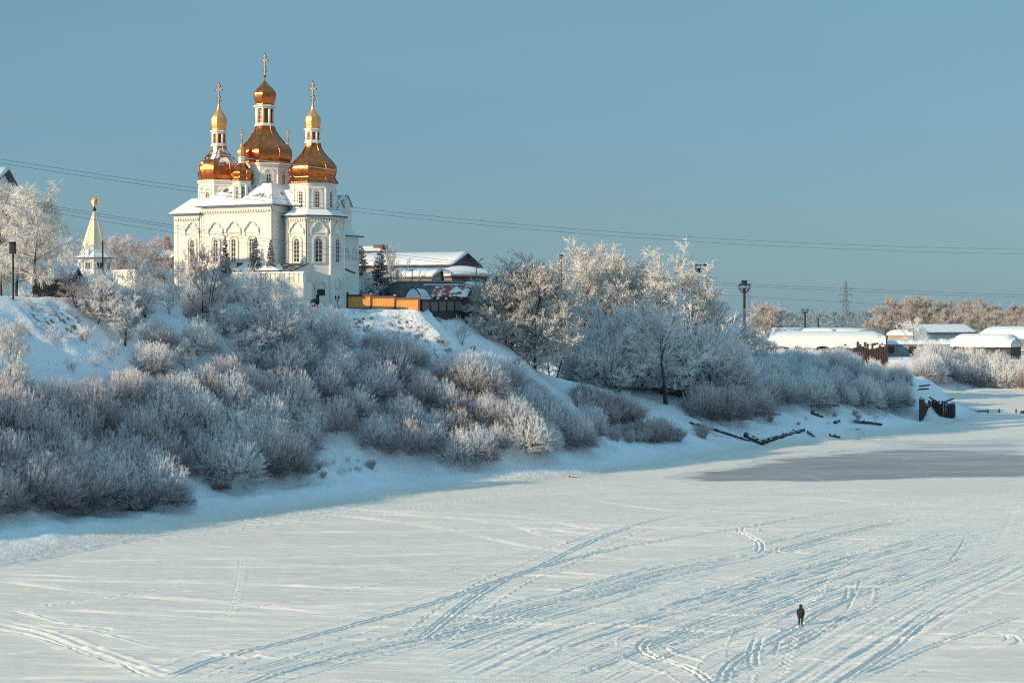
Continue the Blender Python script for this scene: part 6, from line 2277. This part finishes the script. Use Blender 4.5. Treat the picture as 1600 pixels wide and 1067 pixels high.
a_ = np.empty(len(PRO['dusk0'][1].vertices) * 3, dtype=np.float32); PRO['dusk0'][1].vertices.foreach_get('co', a_); PH['dusk0'] = 0.5 * float(np.percentile(a_[2::3], 99.6) + a_[2::3].max())
plant_px('dusk0', 176, 470, 371, 'grey brown frosted tree half hidden behind the tent tower', D=336)
plant_px('dusk0', 204, 470, 366, 'grey brown frosted tree in the middle of the gap left of the church', D=342)
plant_px('dusk0', 243, 470, 371, 'grey brown frosted tree beside the red chimney left of the church', D=352)
plant_px('open0', 320, 520, 374, 'tall bare tree with dark forked trunks before the left church wall', D=258, wide=0.85)
plant_px('open1', 230, 500, 400, 'frosted tree with white twigs left of the church wall', wide=1.0)
plant_px('open1', 285, 500, 408, 'low frosted tree at the foot of the left church corner', D=284, wide=0.9)
plant_px('open0', 300, 505, 388, 'bare frosted tree with slim dark stems just left of the tall forked one', D=272, wide=0.8)
plant_px('open1', 430, 552, 428, 'broad pinkish frosted tree on the slope below the courtyard wall', wide=1.15)
plant_px('open1', 490, 545, 470, 'frosted small tree below the church door', wide=1.3)
plant_px('open1', 150, 505, 425, 'frosted small tree below the tent tower', wide=1.2)
plant_px('hoar2', 380, 470, 415, 'frosted shrub before the courtyard wall', D=278)
plant_px('birch1', 14, 645, 498, 'slender sunlit frosted tree on the lower left slope', wide=0.75)
plant_px('spruce1', 399, 460, 372, 'dark spruce against the front church wall, left of the pair', D=285.2, wide=0.9)
plant_px('spruce1', 423, 460, 375, 'narrow spruce against the front church wall, right of the pair', D=284.5, wide=0.65)
plant_px('spruce1', 352, 460, 368, 'slim spruce rising behind bare twigs at the church wall', D=287.5, wide=0.6)
plant_px('spruce1', 564, 470, 384, 'snowy spruce close behind the shaded church porch', D=330, wide=1.0)
plant_px('spruce0', 594, 475, 391, 'dark lone spruce between church and long hall', D=328, wide=1.0)
plant_px('open0', 637, 470, 382, 'bare frosted birch standing before the long hall roof', D=338, wide=0.75)
plant_px('open1', 575, 475, 425, 'frosted bush under the two spruces right of the church', D=324, wide=1.0)
plant_px('oak0', 836, 512, 394, 'leafy frosted oak with warm brown leaves right of the red hut', D=316, wide=1.05)
plant_px('oak0', 768, 500, 432, 'small warm frosted oak at the end of the grey fence', D=311, wide=1.25)
plant_px('oak0', 800, 515, 425, 'bushy frosted oak between the grey fence and the big oak', D=313, wide=1.0)
plant_px('round1', 884, 575, 444, 'pale frosted tree standing on the spur right of the oak', wide=0.8)
plant_px('round1', 930, 560, 373, 'tall frosted tree with brownish top behind the spur', D=372, wide=1.0)
plant_px('round0', 996, 580, 376, 'tallest broad frosted tree in the middle of the right grove', D=366, wide=1.0)
plant_px('round0', 960, 580, 400, 'frosted tree left of the broadest one in the right grove', D=370, wide=0.9)
plant_px('round0', 1050, 590, 412, 'round frosted tree right of the broadest one in the grove', D=367, wide=0.9)
plant_px('round1', 1076, 590, 428, 'lower frosted tree stepping down under the railed mast platform', D=368, wide=0.9)
plant_px('round1', 900, 560, 415, 'greyish frosted tree in shade behind the pale spur tree', D=372, wide=1.0)
plant_px('round1', 1112, 590, 452, 'bluish shaded frosted tree at the right end of the grove', D=372, wide=1.1)
plant_px('open0', 1136, 590, 482, 'low bluish tree beside the tall floodlight mast', D=405, wide=1.1)
for i_, (a_, b_, t_, k_) in enumerate([(966, 603, 500, 'hoar1'), (1016, 600, 470, 'hoar0'), (1030, 607, 508, 'willow0'), (1052, 604, 478, 'hoar2'), (1066, 611, 516, 'hoar1'),
                                        (1092, 612, 500, 'hoar0'), (1096, 616, 536, 'willow2'), (1124, 616, 520, 'hoar1'), (1010, 606, 528, 'hoar1'), (986, 604, 520, 'hoar0'), (950, 600, 478, 'hoar2'), (1078, 608, 470, 'hoar0'), (922, 600, 520, 'hoar1')]):
    plant_px(k_, a_, b_, t_, 'tall frosted shrub crowding the feet of the right grove', 'tall shrubs before the right grove', wide=1.25)
for a_, b_, t_ in ((912, 632, 598), (924, 642, 600), (936, 650, 604), (950, 655, 606), (962, 660, 612), (976, 664, 620), (990, 668, 628), (1003, 688, 652), (1016, 690, 648), (1030, 690, 652), (1046, 690, 660), (1060, 690, 668), (918, 650, 612), (944, 662, 622)):
    plant_px(vr.choice(['reed0', 'reed1']), a_, b_, t_, 'tan reed clump standing on the snow strip right of the big thicket', 'reed clumps on the snow strip', wide=1.5)
plant_px('open1', 1042, 590, 455, 'frosted tree filling the front of the right grove', D=345, wide=1.25)
plant_px('open1', 975, 590, 470, 'white frosted tree low in the front of the right grove', D=336, wide=1.2)
plant_px('round0', 862, 560, 418, 'grey frosted tree filling the gap between oak and pale spur tree', D=348, wide=0.95)
plant_px('round1', 905, 560, 400, 'frosted tree directly left of the tall brownish topped one', D=362, wide=1.0)
plant_px('oak0', 808, 512, 402, 'frosted oak just left of the big leafy oak', D=319, wide=1.0)
plant_px('open1', 1150, 590, 500, 'small frosted tree below the tall floodlight mast', D=400, wide=1.2)
plant_px('open1', 1178, 590, 520, 'small frosted tree right of the tall floodlight mast foot', D=410, wide=1.3)
plant_px('hoar2', 940, 604, 495, 'tall upright frosted shrub with reddish stems on the spur', wide=0.85)
plant_px('open1', 998, 603, 510, 'small frosted tree with dark forked trunk beyond the spur', wide=1.1)
plant_px('open1', 1036, 602, 518, 'small frosted tree right of the dark forked one', wide=1.2)
plant_px('hoar1', 816, 553, 508, 'pinkish round shrub alone on the snowy spur', wide=0.9)
plant_px('sapling0', 718, 535, 492, 'thin twiggy shrub on the snow below the grey fence', wide=1.2)
plant_px('sapling1', 858, 570, 545, 'small brown sapling on the lit crest of the spur')
plant_px('hoar2', 1218, 600, 555, 'pale tall frosted shrub tips before the right thicket', wide=0.8)
plant_px('far0', 1190, 515, 470, 'sunlit frosted tree alone right of the tall mast', D=620, wide=1.1)
plant_px('open1', 1428, 510, 496, 'thin bare tree before the white mound hall', D=700)
plant_px('brown0', 1100, 652, 592, 'brownish shrub leftmost of the three on the open shore', wide=1.1)
plant_px('brown1', 1138, 656, 598, 'brownish round shrub between two others on the open shore', wide=1.3)
plant_px('brown0', 1180, 650, 600, 'brownish shrub rightmost of the three on the open shore', wide=1.2)
plant_px('hoar1', 1280, 640, 600, 'single frosted shrub below the right thicket on the snow', wide=0.8)
plant_px('reed0', 1098, 684, 658, 'tuft of dark grass stems beside the long shore log', wide=1.6)
plant_px('brown1', 345, 765, 735, 'small reddish shrub alone on the snow below the thicket', wide=1.0)

# --- thickets (one entry per bush)
counts['a'] = thicket([(-60, 640), (60, 655), (170, 650), (235, 700), (262, 785), (215, 796), (130, 799), (40, 800), (-60, 800)], B2 + B2 + ['willow1'], 4.8, 7.6, 3.0,
                      'big brownish frosted willow bush in the dark lower left thicket', 'willow bushes in the lower left thicket', 1)
counts['b'] = thicket([(175, 640), (330, 610), (480, 640), (500, 700), (440, 752), (370, 752), (330, 745), (270, 700), (225, 690)], W + ['brown1', 'brown2', 'hoar1'], 4.6, 7.2, 2.9,
                      'grey frosted willow bush in the thicket left of the bare snow notch', 'willow bushes left of the snow notch', 2)
counts['c'] = thicket([(500, 572), (600, 566), (700, 580), (780, 604), (845, 632), (900, 662), (940, 690), (850, 712), (760, 722), (660, 728), (590, 705), (520, 702), (490, 660)], W + W + ['brown0', 'brown2', 'hoar1'], 4.4, 6.8, 2.7,
                      'blue grey frosted willow bush in the big thicket on the slope below the fence', 'willow bushes below the fence', 3, limit=190)
counts['d'] = thicket([(120, 482), (240, 480), (330, 490), (500, 520), (560, 560), (520, 600), (470, 640), (330, 610), (250, 600), (190, 545)], HO + W + ['brown2', 'open0', 'open1', 'open1'], 4.4, 7.4, 3.4,
                      'white frosted bush on the upper slope below the church', 'frosted bushes on the slope below the church', 4, limit=110)
counts['d2'] = thicket([(100, 462), (240, 462), (340, 470), (470, 478), (520, 500), (330, 492), (240, 482), (120, 484)], HO + ['sapling0'], 3.4, 5.6, 4.0,
                       'frosted bush along the crest in front of the church', 'frosted bushes along the church crest', 41, limit=30)
counts['e'] = thicket([(0, 478), (75, 470), (100, 488), (60, 520), (0, 520)], ['sapling0', 'sapling1', 'hoar0'], 2.2, 3.4, 2.8,
                      'twiggy frosted sapling on the steep snow face at left', 'saplings on the left snow face', 5, limit=16)
counts['e2'] = thicket([(60, 540), (130, 520), (215, 600), (215, 640), (130, 640)], ['sapling0', 'sapling1', 'sapling0'], 1.8, 3.2, 3.6,
                       'sparse dark sapling on the open snow of the left slope', 'sparse saplings on the open left slope', 6, limit=14)
counts['f'] = thicket([(540, 530), (640, 548), (720, 572), (750, 596), (740, 602), (660, 586), (540, 575)], W + ['sapling1', 'brown0', 'brown2'], 2.4, 4.2, 2.7,
                      'low frosted bush at the upper edge of the thicket under the snowy spur', 'low bushes under the spur', 7, limit=46)
counts['g'] = thicket([(905, 620), (950, 640), (990, 655), (985, 668), (930, 668), (905, 645)], ['reed0', 'reed1', 'reed0', 'sapling0'], 3.0, 4.4, 1.7,
                      'upright brown reed clump below the lit crest of the spur', 'reed clumps below the spur crest', 8, limit=26)
counts['g2'] = thicket([(985, 668), (1040, 672), (1062, 690), (1000, 692), (970, 690), (950, 700), (945, 690)], ['reed0', 'reed1'], 2.2, 3.4, 1.8,
                       'upright brown reed clump near the shore right of the thicket', 'reed clumps near the shore', 9, limit=22)
counts['h'] = thicket([(1050, 585), (1200, 565), (1290, 572), (1330, 590), (1420, 604), (1442, 622), (1400, 640), (1330, 638), (1270, 636), (1215, 640), (1150, 625), (1060, 612)], HO + W + ['hoar1', 'hoar0'], 5.0, 8.0, 4.0,
                      'blue shaded frosted bush in the thicket on the right bank', 'frosted bushes on the right bank', 10, D0=330, D1=470, limit=190)
counts['h2'] = thicket([(1130, 530), (1270, 540), (1290, 560), (1300, 566), (1200, 566), (1090, 585), (1080, 560)], HO + ['hoar1', 'willow1'], 6.0, 9.0, 5.5,
                       'frosted bush on the right terrace before the timber warehouse', 'frosted bushes before the warehouse', 11, D0=380, limit=45)
counts['h3'] = thicket([(880, 560), (960, 572), (1100, 575), (1120, 606), (1050, 612), (955, 602), (900, 588)], HO + ['willow0', 'willow2'], 4.2, 7.0, 3.2,
                      'frosted bush at the feet of the tall trees beyond the spur', 'frosted bushes under the grove', 16, D0=318, D1=420, limit=70)
counts['h4'] = thicket([(742, 492), (800, 508), (872, 548), (880, 566), (840, 552), (780, 522), (744, 503)], HO, 3.0, 4.6, 2.6,
                      'low frosted bush under the oaks at the crest behind the grey fence', 'bushes under the oaks', 17, D0=300, D1=345, limit=22)
counts['i'] = thicket([(1440, 598), (1500, 600), (1600, 606), (1680, 608), (1680, 585), (1500, 580), (1430, 575)], W + ['hoar1', 'brown1'], 8.0, 11.0, 5.5,
                      'tall frosted bush in the far row behind the snowy bay', 'bushes behind the snowy bay', 12, D0=480, limit=50)
counts['j'] = thicket([(360, 752), (440, 748), (560, 715), (590, 735), (560, 742), (480, 748), (420, 762), (340, 765)], ['sapling0', 'sapling1', 'reed1'], 0.9, 2.0, 1.8,
                      'small dry twig tuft on the snow at the foot of the thicket', 'dry tufts at the thicket foot', 13, limit=22)
counts['k'] = thicket([(1200, 655), (1290, 640), (1400, 650), (1300, 668), (1220, 672)], ['sapling0', 'reed1'], 1.0, 1.8, 4.0,
                      'tiny dry tuft on the snow of the right shore', 'dry tufts on the right shore', 14, D0=330, limit=12)
counts['l'] = thicket([(530, 492), (700, 500), (770, 545), (820, 580), (700, 575), (560, 550)], ['sapling0', 'sapling1', 'reed1'], 0.7, 1.9, 2.3,
                      'small dry sapling poking from the snow bank below the plank fence', 'dry saplings below the plank fence', 15, limit=44)
open('/tmp/counts.txt','w').write(str(counts)) if False else print('thickets', counts, sum(counts.values()))

# --- woods beyond the port
fr = random.Random(31)
far_rows = [(1385, 462, 1010), (1410, 478, 900), (1440, 464, 1020), (1450, 480, 890), (1470, 466, 1030), (1486, 478, 900), (1500, 474, 960), (1516, 464, 1040), (1530, 484, 880), (1548, 470, 1000), (1560, 482, 890), (1578, 473, 1010),
            (1590, 488, 880), (1610, 475, 1000), (1395, 488, 870), (1375, 494, 860), (1425, 460, 1050), (1455, 462, 1060), (1500, 488, 850), (1540, 490, 850), (1575, 492, 850), (1625, 484, 900), (1360, 500, 850), (1470, 490, 850), (1605, 500, 840)]
for i, (px, py, D) in enumerate(far_rows):
    plant_px('far%d' % (i % 3), px, 520, py + 1, 'sunlit brownish frosted tree in the wood behind the port', 'trees of the wood behind the port', D=D, wide=1.25)
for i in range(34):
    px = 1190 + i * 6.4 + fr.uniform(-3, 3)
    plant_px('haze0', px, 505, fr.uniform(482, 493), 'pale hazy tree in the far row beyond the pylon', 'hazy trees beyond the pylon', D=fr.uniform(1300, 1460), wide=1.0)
# hills, their haze painted in as blue colour
mb = MB()
n = 80; vs = []
for i in range(n + 1):
    x = -2600 + 6200 * i / n
    hh = 30 + 16 * math.sin(i * 0.31) * math.sin(i * 0.11 + 1) + 10 * fr.random()
    vs += [(x, 6000, 5), (x, 6150 + 60 * math.sin(i), hh), (x, 6700, 5)]
mb.add(vs, [(3 * i + j, 3 * i + 3 + j, 3 * i + 4 + j, 3 * i + 1 + j) for i in range(n) for j in range(2)], 0, True)
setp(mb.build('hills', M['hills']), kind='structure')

# --- dry grass and weed stalks poking through the snow of the bank
def grass():
    rg = np.random.default_rng(3)
    N = 60000
    x = rg.uniform(-85, 130, N); y = rg.uniform(150, 420, N)
    d, s = shore(x, y)
    z = height(x, y)
    den = vnoise(x, y, 91, 3, 0.12) + 0.25 * vnoise(x, y, 93, 2, 0.7)
    slope = np.clip((d - 5) / 6, 0, 1) * np.clip((60 - d) / 5, 0, 1)
    k = (den > 0.02) & (rg.random(N) < slope * 0.85) & (d > 4)
    x, y, z = x[k], y[k], z[k]
    n = len(x)
    h = rg.uniform(0.15, 0.75, n) * rg.uniform(0.5, 1.2, n)
    az = rg.uniform(0, 6.28, n); ln = rg.uniform(0.05, 0.5, n) * h
    w = rg.uniform(0.012, 0.03, n)
    c, s_ = np.cos(az + 1.57), np.sin(az + 1.57)
    V = np.stack([np.stack([x - c * w, y - s_ * w, z - 0.1], 1), np.stack([x + c * w, y + s_ * w, z - 0.1], 1), np.stack([x + np.cos(az) * ln, y + np.sin(az) * ln, z + h], 1)], 1).reshape(-1, 3)
    F = np.arange(3 * n).reshape(-1, 3)
    setp(new_obj('dry_grass', np_mesh('dry_grass', V, F, M['dry_grass'], None, False)), 'dry grass and weed stalks poking through the snow of the bank', 'grass', kind='stuff')


grass()

# ------------------------------------------------------------------ the walker on the ice
def skin_mesh(name, joints, edges, radii, mat, parent, sub=2, root=0):
    """continuous surface grown over a skeleton by the skin modifier, then baked"""
    me = bpy.data.meshes.new(name)
    me.from_pydata([tuple(j) for j in joints], edges, [])
    o = bpy.data.objects.new(name, me)
    COL.objects.link(o)
    sk = o.modifiers.new('skin', 'SKIN')
    for i, r in enumerate(radii):
        v = me.skin_vertices[0].data[i]
        v.radius = (r, r) if isinstance(r, (int, float)) else r
        v.use_root = (i == root)
    sk.use_smooth_shade = True
    sb = o.modifiers.new('sub', 'SUBSURF'); sb.levels = sub; sb.render_levels = sub
    dg = bpy.context.evaluated_depsgraph_get()
    m2 = bpy.data.meshes.new_from_object(o.evaluated_get(dg))
    bpy.data.objects.remove(o)
    m2.name = name
    m2.materials.clear(); m2.materials.append(mat)
    for p in m2.polygons: p.use_smooth = True
    return new_obj(name, m2, parent)


def loft(mb, rings, n=20, mat=0, cap=True):
    """rings: (z, cx, cy, rx, ry)"""
    vs = []; fs = []
    for z, cx, cy, rx, ry in rings:
        for k in range(n):
            a = 2 * math.pi * k / n
            vs.append((cx + rx * math.cos(a), cy + ry * math.sin(a), z))
    for i in range(len(rings) - 1):
        for k in range(n):
            k2 = (k + 1) % n
            fs.append((i * n + k, i * n + k2, (i + 1) * n + k2, (i + 1) * n + k))
    if cap:
        fs.append(tuple(reversed(range(n)))); fs.append(tuple((len(rings) - 1) * n + k for k in range(n)))
    mb.add(vs, fs, mat, True)


px_, py_ = on_ice(1251, 976)
WK = thing('person', 'person in long dark hooded coat walking alone on the snowy river', 'person', (px_, py_, -0.03), R(8))
# walking towards the viewer (-y); left foot forward
J = [(0, 0, 0.93), (0, 0.0, 1.12), (0, 0.0, 1.34), (0, -0.01, 1.46), (0, -0.03, 1.55), (0, -0.05, 1.66), (0, -0.05, 1.74),
     (-0.10, 0, 0.90), (-0.095, 0.07, 0.50), (-0.075, 0.20, 0.12), (-0.075, 0.10, 0.05),
     (0.10, 0, 0.90), (0.095, -0.07, 0.50), (0.085, -0.10, 0.09), (0.085, -0.24, 0.05),
     (-0.20, 0.0, 1.38), (-0.27, 0.03, 1.10), (-0.25, -0.07, 0.86), (0.20, 0.0, 1.38), (0.27, 0.05, 1.10), (0.26, -0.02, 0.85)]
E = [(0, 1), (1, 2), (2, 3), (3, 4), (4, 5), (5, 6), (0, 7), (7, 8), (8, 9), (9, 10), (0, 11), (11, 12), (12, 13), (13, 14), (2, 15), (15, 16), (16, 17), (2, 18), (18, 19), (19, 20)]
RD = [0.13, 0.13, 0.14, 0.07, 0.06, 0.09, 0.07, 0.085, 0.06, 0.042, 0.04, 0.085, 0.06, 0.042, 0.04, 0.06, 0.048, 0.036, 0.06, 0.048, 0.036]
body = skin_mesh('body', J, E, RD, M['skin'], WK)
# face: nose, eyes, mouth inside the hood
mb = MB()
mb.lathe([(1.655, 0.004), (1.66, 0.016), (1.69, 0.010), (1.70, 0.003)], 8, 0, 0, -0.145)
for s in (-1, 1): mb.box((s * 0.032, -0.136, 1.70), (0.024, 0.012, 0.011), 1)
mb.box((0, -0.135, 1.625), (0.045, 0.012, 0.010), 2)
mb.build('face', [M['skin'], M['boot'], M['red_cloth']], WK)
# hands with five fingers
for s in (-1, 1):
    wr = Vector((-0.25, -0.07, 0.86) if s < 0 else (0.26, -0.02, 0.85))
    jt = [wr, wr + Vector((0, -0.015, -0.06)), wr + Vector((0, -0.02, -0.09))]; ed = [(0, 1), (1, 2)]; rd = [0.030, (0.022, 0.036), (0.018, 0.034)]
    for k in range(4):
        y = -0.045 + 0.022 * k; L = (0.070, 0.082, 0.078, 0.060)[k]
        b = len(jt)
        jt += [wr + Vector((-s * 0.004, y - 0.012, -0.10)), wr + Vector((-s * 0.014, y - 0.012, -0.10 - L * 0.55)), wr + Vector((-s * 0.032, y - 0.012, -0.10 - L))]
        ed += [(2, b), (b, b + 1), (b + 1, b + 2)]; rd += [0.0095, 0.009, 0.0075]
    b = len(jt)
    jt += [wr + Vector((-s * 0.005, -0.06, -0.055)), wr + Vector((-s * 0.015, -0.075, -0.095))]; ed += [(1, b), (b, b + 1)]; rd += [0.011, 0.009]
    h = skin_mesh('glove', jt, ed, rd, M['boot'], WK, 1)
# coat: one closed surface with sleeves
mb = MB()
loft(mb, [(0.62, 0, 0.0, 0.255, 0.20), (0.64, 0, 0.0, 0.265, 0.21), (0.85, 0, 0, 0.272, 0.205), (1.02, 0, 0, 0.262, 0.190), (1.20, 0, 0, 0.268, 0.185), (1.36, 0, 0, 0.245, 0.165), (1.44, 0, 0, 0.19, 0.135), (1.50, 0, -0.01, 0.11, 0.10)], 24)
coat = mb.build('coat', M['coat'], WK)
for s in (-1, 1):
    P = [Vector((s * 0.19, 0, 1.40)), Vector((s * 0.25, 0.01, 1.27)), Vector((s * 0.29, 0.04, 1.10)), Vector((s * 0.285, -0.01 if s > 0 else -0.02, 0.98)), Vector((s * 0.265, -0.03 if s > 0 else -0.065, 0.865))]
    mb = MB(); mb.tube(P, [0.085, 0.085, 0.075, 0.07, 0.062], 12); mb.build('sleeve', M['coat'], coat)
mb = MB(); mb.box((0.02, -0.19, 1.27), (0.05, 0.02, 0.05)); mb.build('badge', M['reflector'], coat)
# hood: shell open at the front with a fur rim
mb = MB()
n, m = 16, 10; vs = []; fs = []
for i in range(m + 1):
    th = math.pi * (0.04 + 0.80 * i / m)
    for k in range(n + 1):
        a = R(-62) + R(304) * k / n
        r_ = 0.150 + 0.015 * (i > 7)
        vs.append((r_ * math.sin(th) * math.cos(a), -0.045 + 1.12 * r_ * math.sin(th) * math.sin(a), 1.665 + 0.165 * math.cos(th)))
for i in range(m):
    for k in range(n): fs.append((i * (n + 1) + k, (i + 1) * (n + 1) + k, (i + 1) * (n + 1) + k + 1, i * (n + 1) + k + 1))
mb.add(vs, fs, 0, True)
hood = mb.build('hood', M['coat'], WK)
mb = MB()
rim = [vs[i * (n + 1)] for i in range(1, m + 1)]
rim2 = [vs[i * (n + 1) + n] for i in range(1, m + 1)]
mb.tube(list(reversed(rim)) + rim2, 0.024, 8); mb.build('fur_rim', M['fur'], hood)
mb = MB(); mb.tube([(0.12 * math.cos(a), -0.02 + 0.11 * math.sin(a), 1.50) for a in [2 * math.pi * k / 16 for k in range(17)]], 0.045, 8); mb.build('scarf', M['fur'], WK)
# trousers
tj = [(0, 0, 0.92), (-0.10, 0, 0.86), (-0.095, 0.07, 0.50), (-0.077, 0.19, 0.15), (0.10, 0, 0.86), (0.095, -0.07, 0.50), (0.085, -0.10, 0.14)]
skin_mesh('trousers', tj, [(0, 1), (1, 2), (2, 3), (0, 4), (4, 5), (5, 6)], [0.14, 0.105, 0.085, 0.07, 0.105, 0.085, 0.07], M['trouser'], WK)
for a, b, c in (((-0.077, 0.20, 0.26), (-0.075, 0.20, 0.08), (-0.075, 0.06, 0.055)), ((0.085, -0.10, 0.26), (0.085, -0.10, 0.08), (0.085, -0.26, 0.055))):
    skin_mesh('boot', [a, b, c], [(0, 1), (1, 2)], [0.068, 0.065, 0.05], M['boot'], WK)

# dark wreathed stand by the church door
p = at(496, 474, 281)
t = thing('nativity_stand', 'dark fir-wreathed stand with red decorations by the church door', 'decoration', (p.x, p.y, 27.0), 0)
mb = MB(); mb.tube([(0, 0, -1), (0.05, 0, 2.5)], [0.34, 0.28], 8); mb.lathe([(2.3, 0.1), (2.5, 0.35), (2.75, 0.25), (2.85, 0.02)], 8, 0, 0.05, 0)
mb.build('post', M['iron'], t)
Sx = Segs(); rg = random.Random(5)
for k in range(420):
    a = rg.uniform(0, 6.28); r_ = rg.uniform(0, 0.75); c = (-0.55 + r_ * math.cos(a), 0.5 * r_ * math.sin(a), 1.1 + 0.8 * rg.uniform(-1, 1))
    d = unit((rg.gauss(0, 1), rg.gauss(0, 1), rg.gauss(0, 1)))
    Sx.add(c, (c[0] + d[0] * .25, c[1] + d[1] * .25, c[2] + d[2] * .25), 0.05, 0.02, 0.0, 0.25)
new_obj('fir_branches', Sx.mesh('fir_branches', M['spruce']), t)
for k in range(6):
    mb = MB(); mb.lathe([(-0.1, 0.03), (0, 0.13), (0.1, 0.03)], 8); o = mb.build('red_ball', M['red_cloth'], t); o.location = (-0.55 + rg.uniform(-.6, .6), -0.5, 1.1 + rg.uniform(-.7, .7))
